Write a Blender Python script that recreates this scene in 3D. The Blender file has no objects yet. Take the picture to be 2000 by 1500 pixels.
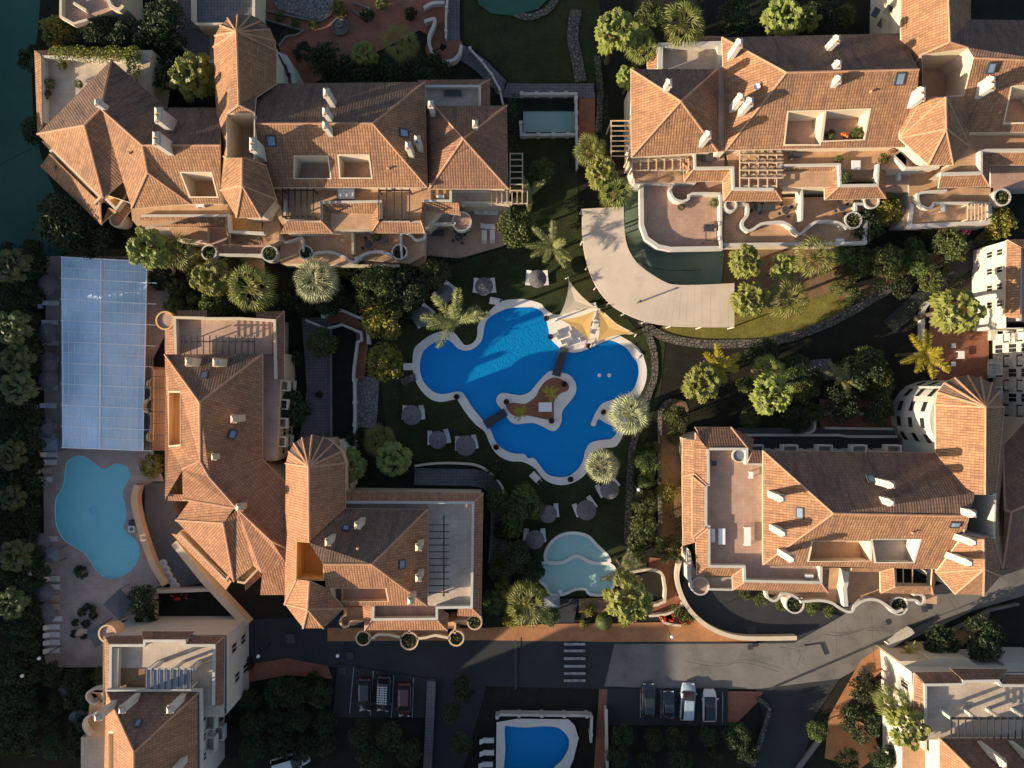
import bpy, bmesh, math, random
from mathutils import Vector, Matrix, noise
from mathutils.geometry import tessellate_polygon
random.seed(7)
SC = bpy.context.scene
COL = SC.collection
PI = math.pi
# ---------------------------------------------------------------- camera, light, exposure
FP, HC = 1500.0, 100.0                      # focal length in photo pixels, camera height in metres
cam = bpy.data.cameras.new('drone_camera')
cam.sensor_width = 36.0; cam.lens = 36.0*FP/2000.0; cam.clip_start = 0.5; cam.clip_end = 3000
cam_o = bpy.data.objects.new('drone_camera', cam); COL.objects.link(cam_o)
cam_o.location = (0, 0, HC); SC.camera = cam_o
SUN_EL, SUN_AZ = math.radians(16.5), math.radians(200.5)   # azimuth of the sun measured counter-clockwise from +X
wd = bpy.data.worlds.new('World'); SC.world = wd; wd.use_nodes = True
wn = wd.node_tree
sky = wn.nodes.new('ShaderNodeTexSky'); sky.sky_type = 'NISHITA'; sky.sun_disc = False
sky.sun_elevation = SUN_EL; sky.sun_rotation = PI/2 - SUN_AZ; sky.dust_density = 1.5
wn.nodes['Background'].inputs[1].default_value = 0.098
wn.links.new(sky.outputs[0], wn.nodes['Background'].inputs[0])
sl = bpy.data.lights.new('sun', 'SUN'); sl.energy = 5.0; sl.angle = math.radians(0.5); sl.color = (1.0, 0.83, 0.60)
so = bpy.data.objects.new('sun', sl); COL.objects.link(so)
sdir = Vector((math.cos(SUN_EL)*math.cos(SUN_AZ), math.cos(SUN_EL)*math.sin(SUN_AZ), math.sin(SUN_EL)))
so.rotation_euler = sdir.to_track_quat('Z', 'Y').to_euler(); so.location = sdir*200
SC.view_settings.view_transform = 'Standard'; SC.view_settings.look = 'None'
SC.view_settings.exposure = 0.98; SC.view_settings.gamma = 1.0; SC.view_settings.use_curve_mapping = False

# ---------------------------------------------------------------- pixel -> place helpers
ZS = 1.0                                     # storey-height scale of the building being read from the photo
def W(px, py, z=0.0):
    k = (HC-z*ZS)/FP
    return Vector(((px-1000)*k, (750-py)*k, z))
def xy(s):
    return [tuple(float(c) for c in t.split(',')) for t in s.split()]
def P(s, z=0.0):
    return [W(a[0], a[1], a[2] if len(a) > 2 else z) for a in xy(s)]
def smooth(pts, n=5, closed=True):
    out = []; N = len(pts)
    rng = range(N) if closed else range(N-1)
    for i in rng:
        g = (lambda k: pts[k % N]) if closed else (lambda k: pts[min(max(k, 0), N-1)])
        p0, p1, p2, p3 = g(i-1), g(i), g(i+1), g(i+2)
        for j in range(n):
            t = j/n
            out.append(0.5*((2*p1)+(p2-p0)*t+(2*p0-5*p1+4*p2-p3)*t*t+(3*p1-p0-3*p2+p3)*t**3))
    if not closed: out.append(pts[-1].copy())
    return out
def area2(poly):
    return sum(poly[i].x*poly[(i+1) % len(poly)].y-poly[(i+1) % len(poly)].x*poly[i].y for i in range(len(poly)))/2
def ccw(poly):
    return poly if area2(poly) > 0 else poly[::-1]
def offset(poly, d):                         # positive = outwards
    poly = ccw(poly); out = []; N = len(poly)
    for i in range(N):
        a, b, c = poly[i-1], poly[i], poly[(i+1) % N]
        e1 = Vector((b.x-a.x, b.y-a.y)); e2 = Vector((c.x-b.x, c.y-b.y))
        if e1.length < 1e-6: e1 = e2
        if e2.length < 1e-6: e2 = e1
        e1.normalize(); e2.normalize()
        n1 = Vector((e1.y, -e1.x)); n2 = Vector((e2.y, -e2.x))
        m = n1+n2
        if m.length < 1e-4: m = n1.copy()
        m.normalize(); k = d/max(0.45, m.dot(n1))
        out.append(Vector((b.x+m.x*k, b.y+m.y*k, b.z)))
    return out

# ---------------------------------------------------------------- mesh builder
class MB:
    def __init__(s): s.v = []; s.f = []; s.m = []; s.uv = []
    def face(s, pts, mi=0, uv=None):
        b = len(s.v); s.v += [tuple(p) for p in pts]; s.f.append(list(range(b, b+len(pts)))); s.m.append(mi); s.uv.append(uv)
    def prism(s, poly, z0, z1, mi=0, top=True, bot=False, mtop=None):
        poly = ccw(poly); N = len(poly)
        for i in range(N):
            a, b = poly[i], poly[(i+1) % N]
            s.face([(a.x, a.y, z0), (b.x, b.y, z0), (b.x, b.y, z1), (a.x, a.y, z1)], mi)
        if top: s.face([(p.x, p.y, z1) for p in poly], mi if mtop is None else mtop)
        if bot: s.face([(p.x, p.y, z0) for p in poly[::-1]], mi)
        return s
    def box(s, c, sz, rz=0.0, mi=0, tilt=None):
        M = Matrix.Rotation(rz, 3, 'Z')
        if tilt: M = M @ Matrix.Rotation(tilt, 3, 'Y')
        h = [x/2 for x in sz]; c = Vector(c)
        q = [c+M @ Vector((x*h[0], y*h[1], z*h[2])) for x in (-1, 1) for y in (-1, 1) for z in (-1, 1)]
        for f in ((0, 1, 3, 2), (4, 6, 7, 5), (0, 4, 5, 1), (2, 3, 7, 6), (0, 2, 6, 4), (1, 5, 7, 3)): s.face([q[i] for i in f], mi)
        return s
    def tube(s, a, b, r, r2=None, n=6, mi=0, caps=True):
        a = Vector(a); b = Vector(b); r2 = r if r2 is None else r2
        d = (b-a)
        if d.length < 1e-6: return s
        d.normalize(); u = d.orthogonal().normalized(); w = d.cross(u)
        A = [a+(u*math.cos(2*PI*i/n)+w*math.sin(2*PI*i/n))*r for i in range(n)]
        B = [b+(u*math.cos(2*PI*i/n)+w*math.sin(2*PI*i/n))*r2 for i in range(n)]
        for i in range(n): s.face([A[i], A[(i+1) % n], B[(i+1) % n], B[i]], mi)
        if caps: s.face(A[::-1], mi); s.face(B, mi)
        return s
    def lathe(s, c, prof, n=16, mi=0, cap=True):   # prof: list of (radius, z) upwards
        c = Vector(c); R = [[c+Vector((r*math.cos(2*PI*i/n), r*math.sin(2*PI*i/n), z)) for i in range(n)] for r, z in prof]
        for k in range(len(R)-1):
            for i in range(n): s.face([R[k][i], R[k][(i+1) % n], R[k+1][(i+1) % n], R[k+1][i]], mi)
        if cap: s.face(R[-1], mi); s.face(R[0][::-1], mi)
        return s
    def sheet(s, outer, holes=(), z=None, mi=0, uvf=None):
        loops = [outer]+list(holes)
        if z is not None: loops = [[Vector((p.x, p.y, z)) for p in l] for l in loops]
        flat = [p for l in loops for p in l]
        if not holes and len(outer) <= 4: tr = [list(range(len(outer)))]
        else: tr = tessellate_polygon(loops)
        for t in tr:
            q = [flat[i] for i in t]
            n = Vector((0, 0, 0))
            for i in range(len(q)):
                a, b = q[i], q[(i+1) % len(q)]
                n += Vector(((a.y-b.y)*(a.z+b.z), (a.z-b.z)*(a.x+b.x), (a.x-b.x)*(a.y+b.y)))
            if n.z < 0: q = q[::-1]
            s.face(q, mi, [uvf(p) for p in q] if uvf else None)
        return s
    def build(s, name, mats, parent=None, sm=False, local=False):
        me = bpy.data.meshes.new(name)
        off = Vector((0, 0, 0))
        if parent is not None and not local: off = WL.get(parent.name, Vector((0, 0, 0)))
        me.from_pydata([(x-off.x, y-off.y, z*ZS-off.z) for x, y, z in s.v], [], s.f)
        if not isinstance(mats, (list, tuple)): mats = [mats]
        for m in mats: me.materials.append(m)
        me.polygons.foreach_set('material_index', s.m)
        if any(u is not None for u in s.uv):
            l = me.uv_layers.new(name='UVMap'); k = 0
            for f, u in zip(s.f, s.uv):
                for j in range(len(f)):
                    if u is not None: l.data[k].uv = u[j]
                    k += 1
        if sm:
            bm = bmesh.new(); bm.from_mesh(me); bmesh.ops.remove_doubles(bm, verts=bm.verts, dist=1e-4); bm.to_mesh(me); bm.free()
            me.polygons.foreach_set('use_smooth', [True]*len(me.polygons))
        me.update()
        o = bpy.data.objects.new(name, me); COL.objects.link(o)
        if parent is not None:
            o.parent = parent; WL[o.name] = off
        return o
WL = {}
def tag(o, label=None, cat=None, group=None, kind=None):
    if label: o['label'] = label
    if cat: o['category'] = cat
    if group: o['group'] = group
    if kind: o['kind'] = kind
    return o
def thing(name, label, cat, loc=(0, 0, 0), rz=0.0, group=None):
    o = bpy.data.objects.new(name, None); COL.objects.link(o); o.location = loc; o.rotation_euler = (0, 0, rz)
    o.empty_display_size = 0.5
    WL[o.name] = Vector(loc); return tag(o, label, cat, group)
def struct(name, mb, mats, label=None):
    o = mb.build(name, mats); o['kind'] = 'structure'; o['label'] = label or name.replace('_', ' '); return o
def children(o): return [c for c in KIDS.get(o.name, [])]
KIDS = {}
def kid(parent, c): KIDS.setdefault(parent.name, []).append(c); return c
def copy_tree(o, parent=None):
    c = o.copy(); COL.objects.link(c)
    if parent is not None: c.parent = parent
    for ch in children(o): kid(c, copy_tree(ch, c))
    return c
USED = set()
def place(proto, loc, rz, label, group=None, sc=1.0, cat=None):   # first use moves the prototype itself
    if proto.name not in USED: USED.add(proto.name); o = proto
    else: o = copy_tree(proto)
    o.location = loc; o.rotation_euler = (0, 0, rz); o.scale = (sc, sc, sc) if not isinstance(sc, tuple) else sc
    if label: o['label'] = label
    if group: o['group'] = group
    if cat: o['category'] = cat
    return o

# ---------------------------------------------------------------- materials
def mat(name, col, rough=0.8, var=0.15, scale=1.5, bump=0.0, bscale=20.0, spec=0.3, stain=None, metal=0.0, fine=0.0, coat=0.0, objvar=0.0, transl=0.0):
    m = bpy.data.materials.new(name); m.use_nodes = True; t = m.node_tree; N = t.nodes; L = t.links
    b = N['Principled BSDF']; b.inputs['Roughness'].default_value = rough; b.inputs['Metallic'].default_value = metal
    b.inputs['Specular IOR Level'].default_value = spec
    if coat: b.inputs['Coat Weight'].default_value = coat; b.inputs['Coat Roughness'].default_value = 0.05
    tc = N.new('ShaderNodeTexCoord'); geo = N.new('ShaderNodeNewGeometry')
    src = geo.outputs['Position']
    n1 = N.new('ShaderNodeTexNoise'); n1.inputs['Scale'].default_value = scale*0.35; n1.inputs['Detail'].default_value = 6; n1.inputs['Roughness'].default_value = 0.65
    L.new(src, n1.inputs['Vector'])
    mr = N.new('ShaderNodeMapRange'); mr.inputs[1].default_value = 0.3; mr.inputs[2].default_value = 0.7
    mr.inputs[3].default_value = 1-var; mr.inputs[4].default_value = 1+var
    L.new(n1.outputs[0], mr.inputs[0])
    vm = N.new('ShaderNodeVectorMath'); vm.operation = 'SCALE'; vm.inputs[0].default_value = col[:3]
    L.new(mr.outputs[0], vm.inputs['Scale']); out = vm.outputs[0]
    if stain:
        n2 = N.new('ShaderNodeTexNoise'); n2.inputs['Scale'].default_value = stain[1]; n2.inputs['Detail'].default_value = 8; n2.inputs['Roughness'].default_value = 0.7
        L.new(src, n2.inputs['Vector'])
        r2 = N.new('ShaderNodeMapRange'); r2.inputs[1].default_value = stain[2] if len(stain) > 2 else 0.5; r2.inputs[2].default_value = r2.inputs[1].default_value+0.18
        L.new(n2.outputs[0], r2.inputs[0])
        mx = N.new('ShaderNodeMix'); mx.data_type = 'RGBA'; L.new(r2.outputs[0], mx.inputs[0]); L.new(out, mx.inputs[6]); mx.inputs[7].default_value = (*stain[0], 1); out = mx.outputs[2]
    if fine:
        n3 = N.new('ShaderNodeTexNoise'); n3.inputs['Scale'].default_value = 9; n3.inputs['Detail'].default_value = 3; L.new(src, n3.inputs['Vector'])
        r3 = N.new('ShaderNodeMapRange'); r3.inputs[1].default_value = 0.3; r3.inputs[2].default_value = 0.7; r3.inputs[3].default_value = 1-fine; r3.inputs[4].default_value = 1+fine
        L.new(n3.outputs[0], r3.inputs[0]); v3 = N.new('ShaderNodeVectorMath'); v3.operation = 'SCALE'; L.new(out, v3.inputs[0]); L.new(r3.outputs[0], v3.inputs['Scale']); out = v3.outputs[0]
    if objvar:
        oi = N.new('ShaderNodeObjectInfo'); hs = N.new('ShaderNodeHueSaturation')
        r4 = N.new('ShaderNodeMapRange'); r4.inputs[3].default_value = 0.5-objvar*0.12; r4.inputs[4].default_value = 0.5+objvar*0.08; L.new(oi.outputs['Random'], r4.inputs[0]); L.new(r4.outputs[0], hs.inputs['Hue'])
        r5 = N.new('ShaderNodeMapRange'); r5.inputs[3].default_value = 1-objvar; r5.inputs[4].default_value = 1+objvar; L.new(oi.outputs['Random'], r5.inputs[0]); L.new(r5.outputs[0], hs.inputs['Value'])
        L.new(out, hs.inputs['Color']); out = hs.outputs[0]
    L.new(out, b.inputs['Base Color'])
    if bump:
        nb = N.new('ShaderNodeTexNoise'); nb.inputs['Scale'].default_value = bscale; nb.inputs['Detail'].default_value = 4; L.new(src, nb.inputs['Vector'])
        bn = N.new('ShaderNodeBump'); bn.inputs['Strength'].default_value = 1.0; bn.inputs['Distance'].default_value = bump; L.new(nb.outputs[0], bn.inputs['Height']); L.new(bn.outputs[0], b.inputs['Normal'])
    if transl:
        tr = N.new('ShaderNodeBsdfTranslucent'); L.new(out, tr.inputs[0]); ms = N.new('ShaderNodeMixShader'); ms.inputs[0].default_value = transl
        L.new(b.outputs[0], ms.inputs[1]); L.new(tr.outputs[0], ms.inputs[2]); L.new(ms.outputs[0], N['Material Output'].inputs[0])
    return m

def roof_mat(name, c1, c2, dark, wear=0.5):
    m = bpy.data.materials.new(name); m.use_nodes = True; t = m.node_tree; N = t.nodes; L = t.links
    b = N['Principled BSDF']; b.inputs['Roughness'].default_value = 0.85; b.inputs['Specular IOR Level'].default_value = 0.25
    uv = N.new('ShaderNodeUVMap'); sx = N.new('ShaderNodeSeparateXYZ'); L.new(uv.outputs[0], sx.inputs[0])
    def M(op, a, bb=None, c=None):
        n = N.new('ShaderNodeMath'); n.operation = op
        for i, x in enumerate((a, bb, c)):
            if x is None: continue
            if isinstance(x, (int, float)): n.inputs[i].default_value = x
            else: L.new(x, n.inputs[i])
        return n.outputs[0]
    PU, PV = 0.31, 0.40
    wob = N.new('ShaderNodeTexNoise'); wob.inputs['Scale'].default_value = 0.9; L.new(uv.outputs[0], wob.inputs['Vector'])
    u = M('ADD', M('DIVIDE', sx.outputs[0], PU), M('MULTIPLY', wob.outputs[0], 0.7)); v = M('DIVIDE', sx.outputs[1], PV)
    fu = M('FRACT', u); fv = M('FRACT', v)
    hh = M('ABSOLUTE', M('SUBTRACT', fu, 0.5))                 # 0 on the crown of a cover tile, 0.5 in the channel
    prof = M('SQRT', M('MAXIMUM', M('SUBTRACT', 0.2, M('MULTIPLY', hh, hh)), 0.0))
    hgt = M('ADD', M('MULTIPLY', prof, 0.22), M('MULTIPLY', fv, 0.018))
    cid = N.new('ShaderNodeCombineXYZ'); L.new(M('FLOOR', u), cid.inputs[0]); L.new(M('FLOOR', v), cid.inputs[1])
    wn_ = N.new('ShaderNodeTexWhiteNoise'); L.new(cid.outputs[0], wn_.inputs['Vector'])
    geo = N.new('ShaderNodeNewGeometry')
    n1 = N.new('ShaderNodeTexNoise'); n1.inputs['Scale'].default_value = 0.22; n1.inputs['Detail'].default_value = 8; n1.inputs['Roughness'].default_value = 0.7; L.new(geo.outputs['Position'], n1.inputs['Vector'])
    r1 = N.new('ShaderNodeMapRange'); r1.inputs[1].default_value = 0.35; r1.inputs[2].default_value = 0.65; L.new(n1.outputs[0], r1.inputs[0])
    mp = N.new('ShaderNodeMapping'); mp.inputs['Scale'].default_value = (1.3, 0.16, 1); L.new(uv.outputs[0], mp.inputs[0])
    n2 = N.new('ShaderNodeTexNoise'); n2.inputs['Scale'].default_value = 1.0; n2.inputs['Detail'].default_value = 6; n2.inputs['Roughness'].default_value = 0.7; L.new(mp.outputs[0], n2.inputs['Vector'])
    r2 = N.new('ShaderNodeMapRange'); r2.inputs[1].default_value = 0.5; r2.inputs[2].default_value = 0.72; r2.inputs[4].default_value = wear; L.new(n2.outputs[0], r2.inputs[0])
    def mix(f, a, bb, bt='MIX'):
        n = N.new('ShaderNodeMix'); n.data_type = 'RGBA'; n.blend_type = bt
        if isinstance(f, (int, float)): n.inputs[0].default_value = f
        else: L.new(f, n.inputs[0])
        for i, x in ((6, a), (7, bb)):
            if isinstance(x, tuple): n.inputs[i].default_value = (*x, 1)
            else: L.new(x, n.inputs[i])
        return n.outputs[2]
    c = mix(wn_.outputs[0], c1, c2)
    c = mix(M('MULTIPLY', r1.outputs[0], 0.35), c, dark)
    c = mix(r2.outputs[0], c, dark)
    ch = M('GREATER_THAN', hh, 0.36)                            # pan tiles between the covers are darker
    c = mix(M('MULTIPLY', ch, 0.5), c, dark)
    c = mix(M('MULTIPLY', M('GREATER_THAN', fv, 0.8), 0.38), c, dark)     # darker line at the end of every course
    L.new(c, b.inputs['Base Color'])
    bn = N.new('ShaderNodeBump'); bn.inputs['Strength'].default_value = 0.8; bn.inputs['Distance'].default_value = 0.42
    L.new(hgt, bn.inputs['Height']); L.new(bn.outputs[0], b.inputs['Normal'])
    return m

def paver_mat(name, c1, c2, mortar, sc=2.0, bump=0.004, bw=0.5, rh=0.5, rough=0.75, ms=0.03, off=0.0, stain=None):
    m = bpy.data.materials.new(name); m.use_nodes = True; t = m.node_tree; N = t.nodes; L = t.links
    b = N['Principled BSDF']; b.inputs['Roughness'].default_value = rough; b.inputs['Specular IOR Level'].default_value = 0.3
    geo = N.new('ShaderNodeNewGeometry'); br = N.new('ShaderNodeTexBrick'); L.new(geo.outputs['Position'], br.inputs['Vector'])
    br.offset = off; br.inputs['Scale'].default_value = sc; br.inputs['Mortar Size'].default_value = ms; br.inputs['Brick Width'].default_value = bw; br.inputs['Row Height'].default_value = rh
    br.inputs['Color1'].default_value = (*c1, 1); br.inputs['Color2'].default_value = (*c2, 1); br.inputs['Mortar'].default_value = (*mortar, 1)
    n1 = N.new('ShaderNodeTexNoise'); n1.inputs['Scale'].default_value = 0.5; n1.inputs['Detail'].default_value = 8; n1.inputs['Roughness'].default_value = 0.7; L.new(geo.outputs['Position'], n1.inputs['Vector'])
    mr = N.new('ShaderNodeMapRange'); mr.inputs[1].default_value = 0.3; mr.inputs[2].default_value = 0.7; mr.inputs[3].default_value = 0.75; mr.inputs[4].default_value = 1.2; L.new(n1.outputs[0], mr.inputs[0])
    vm = N.new('ShaderNodeVectorMath'); vm.operation = 'SCALE'; L.new(br.outputs[0], vm.inputs[0]); L.new(mr.outputs[0], vm.inputs['Scale'])
    L.new(vm.outputs[0], b.inputs['Base Color'])
    return m
def stone_mat(name, c1, c2, gap, sc=2.0):
    m = bpy.data.materials.new(name); m.use_nodes = True; t = m.node_tree; N = t.nodes; L = t.links
    b = N['Principled BSDF']; b.inputs['Roughness'].default_value = 0.85
    geo = N.new('ShaderNodeNewGeometry'); vo = N.new('ShaderNodeTexVoronoi'); vo.feature = 'DISTANCE_TO_EDGE'; vo.inputs['Scale'].default_value = sc; L.new(geo.outputs['Position'], vo.inputs['Vector'])
    v2 = N.new('ShaderNodeTexVoronoi'); v2.inputs['Scale'].default_value = sc; L.new(geo.outputs['Position'], v2.inputs['Vector'])
    sp = N.new('ShaderNodeSeparateColor'); L.new(v2.outputs['Color'], sp.inputs[0])
    mx = N.new('ShaderNodeMix'); mx.data_type = 'RGBA'; L.new(sp.outputs[0], mx.inputs[0]); mx.inputs[6].default_value = (*c1, 1); mx.inputs[7].default_value = (*c2, 1)
    mr = N.new('ShaderNodeMapRange'); mr.inputs[1].default_value = 0.05; mr.inputs[2].default_value = 0.12; L.new(vo.outputs[0], mr.inputs[0])
    m2 = N.new('ShaderNodeMix'); m2.data_type = 'RGBA'; L.new(mr.outputs[0], m2.inputs[0]); m2.inputs[6].default_value = (*gap, 1); L.new(mx.outputs[2], m2.inputs[7])
    L.new(m2.outputs[2], b.inputs['Base Color'])
    bn = N.new('ShaderNodeBump'); bn.inputs['Distance'].default_value = 0.05; L.new(mr.outputs[0], bn.inputs['Height']); L.new(bn.outputs[0], b.inputs['Normal'])
    return m
def water_mat(name, tint, rip=0.02, rsc=2.5, milk=(0.05, 0.45, 0.75), amt=0.3):
    m = bpy.data.materials.new(name); m.use_nodes = True; t = m.node_tree; N = t.nodes; L = t.links
    N.remove(N['Principled BSDF'])
    tr = N.new('ShaderNodeBsdfTransparent'); tr.inputs[0].default_value = (*tint, 1)
    gl = N.new('ShaderNodeBsdfGlossy'); gl.inputs['Roughness'].default_value = 0.03
    fr = N.new('ShaderNodeFresnel'); fr.inputs[0].default_value = 1.33
    geo = N.new('ShaderNodeNewGeometry'); nb = N.new('ShaderNodeTexNoise'); nb.inputs['Scale'].default_value = rsc; nb.inputs['Detail'].default_value = 3; nb.inputs['Distortion'].default_value = 0.6
    L.new(geo.outputs['Position'], nb.inputs['Vector'])
    bn = N.new('ShaderNodeBump'); bn.inputs['Distance'].default_value = rip; L.new(nb.outputs[0], bn.inputs['Height'])
    L.new(bn.outputs[0], gl.inputs['Normal']); L.new(bn.outputs[0], fr.inputs['Normal'])
    ms = N.new('ShaderNodeMixShader'); L.new(fr.outputs[0], ms.inputs[0]); L.new(tr.outputs[0], ms.inputs[1]); L.new(gl.outputs[0], ms.inputs[2])
    df = N.new('ShaderNodeBsdfDiffuse'); df.inputs[0].default_value = (*milk, 1)          # light scattered inside the water body
    nb2 = N.new('ShaderNodeTexNoise'); nb2.inputs['Scale'].default_value = 3.2; nb2.inputs['Detail'].default_value = 2; nb2.inputs['Distortion'].default_value = 1.2; L.new(geo.outputs['Position'], nb2.inputs['Vector'])
    b2 = N.new('ShaderNodeBump'); b2.inputs['Distance'].default_value = 0.16; L.new(nb2.outputs[0], b2.inputs['Height']); L.new(b2.outputs[0], df.inputs['Normal'])
    m2 = N.new('ShaderNodeMixShader'); m2.inputs[0].default_value = amt; L.new(ms.outputs[0], m2.inputs[1]); L.new(df.outputs[0], m2.inputs[2])
    L.new(m2.outputs[0], N['Material Output'].inputs[0]); return m
def basin_mat(name, c1, c2, sc=4.0):
    m = mat(name, c1, rough=0.4, var=0.05)
    t = m.node_tree; N = t.nodes; L = t.links; b = N['Principled BSDF']
    geo = N.new('ShaderNodeNewGeometry'); vo = N.new('ShaderNodeTexWhiteNoise')
    sn = N.new('ShaderNodeVectorMath'); sn.operation = 'SNAP'; sn.inputs[1].default_value = (0.25, 0.25, 0.25); L.new(geo.outputs['Position'], sn.inputs[0]); L.new(sn.outputs[0], vo.inputs['Vector'])
    mx = N.new('ShaderNodeMix'); mx.data_type = 'RGBA'; L.new(vo.outputs[0], mx.inputs[0]); mx.inputs[6].default_value = (*c1, 1); mx.inputs[7].default_value = (*c2, 1)
    L.new(mx.outputs[2], b.inputs['Base Color']); return m

M = {}
M['roof'] = roof_mat('terracotta_tiles', (0.44, 0.23, 0.115), (0.31, 0.15, 0.075), (0.082, 0.056, 0.048), 0.65)
M['roofc'] = roof_mat('pink_terracotta_tiles', (0.48, 0.235, 0.118), (0.345, 0.155, 0.08), (0.10, 0.062, 0.05), 0.5)
M['rooflichshade'] = roof_mat('lichen_and_shade_tiles', (0.27, 0.15, 0.10), (0.17, 0.105, 0.078), (0.055, 0.045, 0.042), 0.95)  # lichen, plus the shade of slopes turned from the sun put in the colour
M['roofdark'] = roof_mat('darker_tiles', (0.33, 0.16, 0.09), (0.23, 0.115, 0.07), (0.075, 0.055, 0.048), 0.75)  # darker tile tone, mainly for canopy roofs facing north and east
M['ridge'] = mat('ridge_mortar_tiles', (0.42, 0.23, 0.14), var=0.2, scale=6)
M['fascia'] = mat('eave_fascia', (0.60, 0.45, 0.32), var=0.1)
M['white'] = mat('white_render', (0.50, 0.465, 0.41), rough=0.85, var=0.08, stain=((0.46, 0.40, 0.33), 0.7, 0.56), bump=0.01)
M['cream'] = mat('cream_render', (0.58, 0.47, 0.34), rough=0.85, var=0.08, stain=((0.5, 0.4, 0.3), 0.7, 0.6), bump=0.01)
M['peach'] = mat('peach_render', (0.60, 0.40, 0.25), rough=0.85, var=0.08, stain=((0.5, 0.34, 0.22), 0.7, 0.6), bump=0.01)
M['ochre'] = mat('ochre_render', (0.66, 0.38, 0.14), rough=0.85, var=0.1, bump=0.01)
M['terr'] = paver_mat('terrace_tiles', (0.45, 0.285, 0.205), (0.41, 0.26, 0.19), (0.36, 0.23, 0.17), sc=1.0, bw=0.45, rh=0.45, ms=0.02)
M['terrp'] = paver_mat('pale_terrace_tiles', (0.50, 0.405, 0.32), (0.46, 0.375, 0.295), (0.40, 0.325, 0.26), sc=1.0, bw=0.5, rh=0.5, ms=0.02)
M['terro'] = paver_mat('orange_terrace_tiles', (0.52, 0.31, 0.175), (0.48, 0.28, 0.16), (0.42, 0.25, 0.145), sc=1.0, bw=0.45, rh=0.45, ms=0.02)
M['deck'] = paver_mat('pool_deck_pavers', (0.46, 0.35, 0.31), (0.41, 0.315, 0.28), (0.31, 0.24, 0.215), sc=1.0, bw=0.3, rh=0.3, ms=0.02)
M['red'] = paver_mat('red_paving', (0.30, 0.115, 0.065), (0.25, 0.095, 0.055), (0.16, 0.08, 0.05), sc=1.0, bw=0.4, rh=0.2, ms=0.015, off=0.5)
M['orange'] = paver_mat('orange_pavement', (0.42, 0.19, 0.08), (0.37, 0.165, 0.07), (0.26, 0.13, 0.07), sc=1.0, bw=0.3, rh=0.3, ms=0.015)
M['grey'] = paver_mat('grey_pavers', (0.15, 0.145, 0.145), (0.125, 0.12, 0.125), (0.08, 0.08, 0.08), sc=1.0, bw=0.4, rh=0.4, ms=0.03)
M['greyglass'] = mat('grey_glass_panes', (0.20, 0.21, 0.23), rough=0.2, var=0.2, scale=3, spec=0.5)
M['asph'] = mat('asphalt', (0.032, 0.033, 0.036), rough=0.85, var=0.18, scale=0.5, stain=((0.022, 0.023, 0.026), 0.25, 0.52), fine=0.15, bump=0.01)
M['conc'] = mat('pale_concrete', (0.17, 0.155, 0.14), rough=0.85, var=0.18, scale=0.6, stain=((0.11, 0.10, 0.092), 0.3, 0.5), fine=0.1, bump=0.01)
M['paint'] = mat('road_paint', (0.30, 0.30, 0.30), rough=0.6, var=0.3, scale=8, stain=((0.10, 0.10, 0.10), 2.0, 0.5))
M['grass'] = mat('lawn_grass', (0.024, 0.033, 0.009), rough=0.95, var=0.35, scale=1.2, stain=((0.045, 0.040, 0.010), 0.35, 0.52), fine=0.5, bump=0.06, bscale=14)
M['litgrass'] = mat('sunlit_lawn_grass', (0.17, 0.145, 0.03), rough=0.95, var=0.3, scale=1.2, stain=((0.10, 0.10, 0.022), 0.3, 0.5), fine=0.35, bump=0.06, bscale=14)  # yellower, brighter lawn copy with the sunlight put into its colour
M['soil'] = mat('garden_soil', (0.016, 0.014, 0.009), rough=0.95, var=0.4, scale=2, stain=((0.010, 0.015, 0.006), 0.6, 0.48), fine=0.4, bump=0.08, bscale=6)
M['earth'] = mat('bare_orange_earth', (0.20, 0.12, 0.065), rough=0.95, var=0.25, scale=2, stain=((0.12, 0.10, 0.05), 0.5, 0.58), fine=0.3, bump=0.05)
M['court'] = mat('green_sports_court', (0.028, 0.095, 0.07), rough=0.75, var=0.2, scale=0.3, stain=((0.022, 0.075, 0.06), 0.2, 0.5), fine=0.05)
M['courtp'] = mat('faded_green_court', (0.15, 0.20, 0.14), rough=0.8, var=0.15, scale=0.4, stain=((0.09, 0.15, 0.12), 0.15, 0.5), fine=0.08)
M['stone'] = stone_mat('crazy_paving', (0.17, 0.14, 0.11), (0.09, 0.08, 0.065), (0.02, 0.02, 0.012), 2.2)
M['flag'] = stone_mat('grey_flagstones', (0.22, 0.205, 0.195), (0.16, 0.15, 0.145), (0.08, 0.08, 0.075), 2.2)
M['coping'] = mat('pool_coping', (0.75, 0.68, 0.60), rough=0.8, var=0.08, fine=0.08, stain=((0.5, 0.42, 0.34), 0.8, 0.6))
M['glass'] = mat('dark_window_glass', (0.02, 0.025, 0.03), rough=0.08, var=0.1, spec=0.6)
M['sky_glass'] = mat('skylight_glass', (0.16, 0.22, 0.30), rough=0.06, var=0.1, spec=0.8)
M['frame'] = mat('dark_frame', (0.05, 0.05, 0.055), rough=0.5, var=0.1)
M['metal'] = mat('dark_metal_beams', (0.045, 0.045, 0.05), rough=0.45, var=0.1, metal=0.3)
M['wood'] = mat('brown_wood', (0.22, 0.12, 0.06), rough=0.7, var=0.25, scale=6)
M['palewood'] = mat('pale_timber', (0.48, 0.36, 0.25), rough=0.7, var=0.15, scale=6)
M['wfab'] = mat('white_lounger_fabric', (0.66, 0.64, 0.62), rough=0.8, var=0.06)
M['pinkfab'] = mat('pale_pink_fabric', (0.55, 0.42, 0.36), rough=0.8, var=0.06)
M['wplast'] = mat('white_plastic', (0.75, 0.74, 0.72), rough=0.45, var=0.04)
M['thatch'] = mat('grey_thatch', (0.13, 0.12, 0.125), rough=0.95, var=0.3, scale=8, fine=0.3, bump=0.04)
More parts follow.
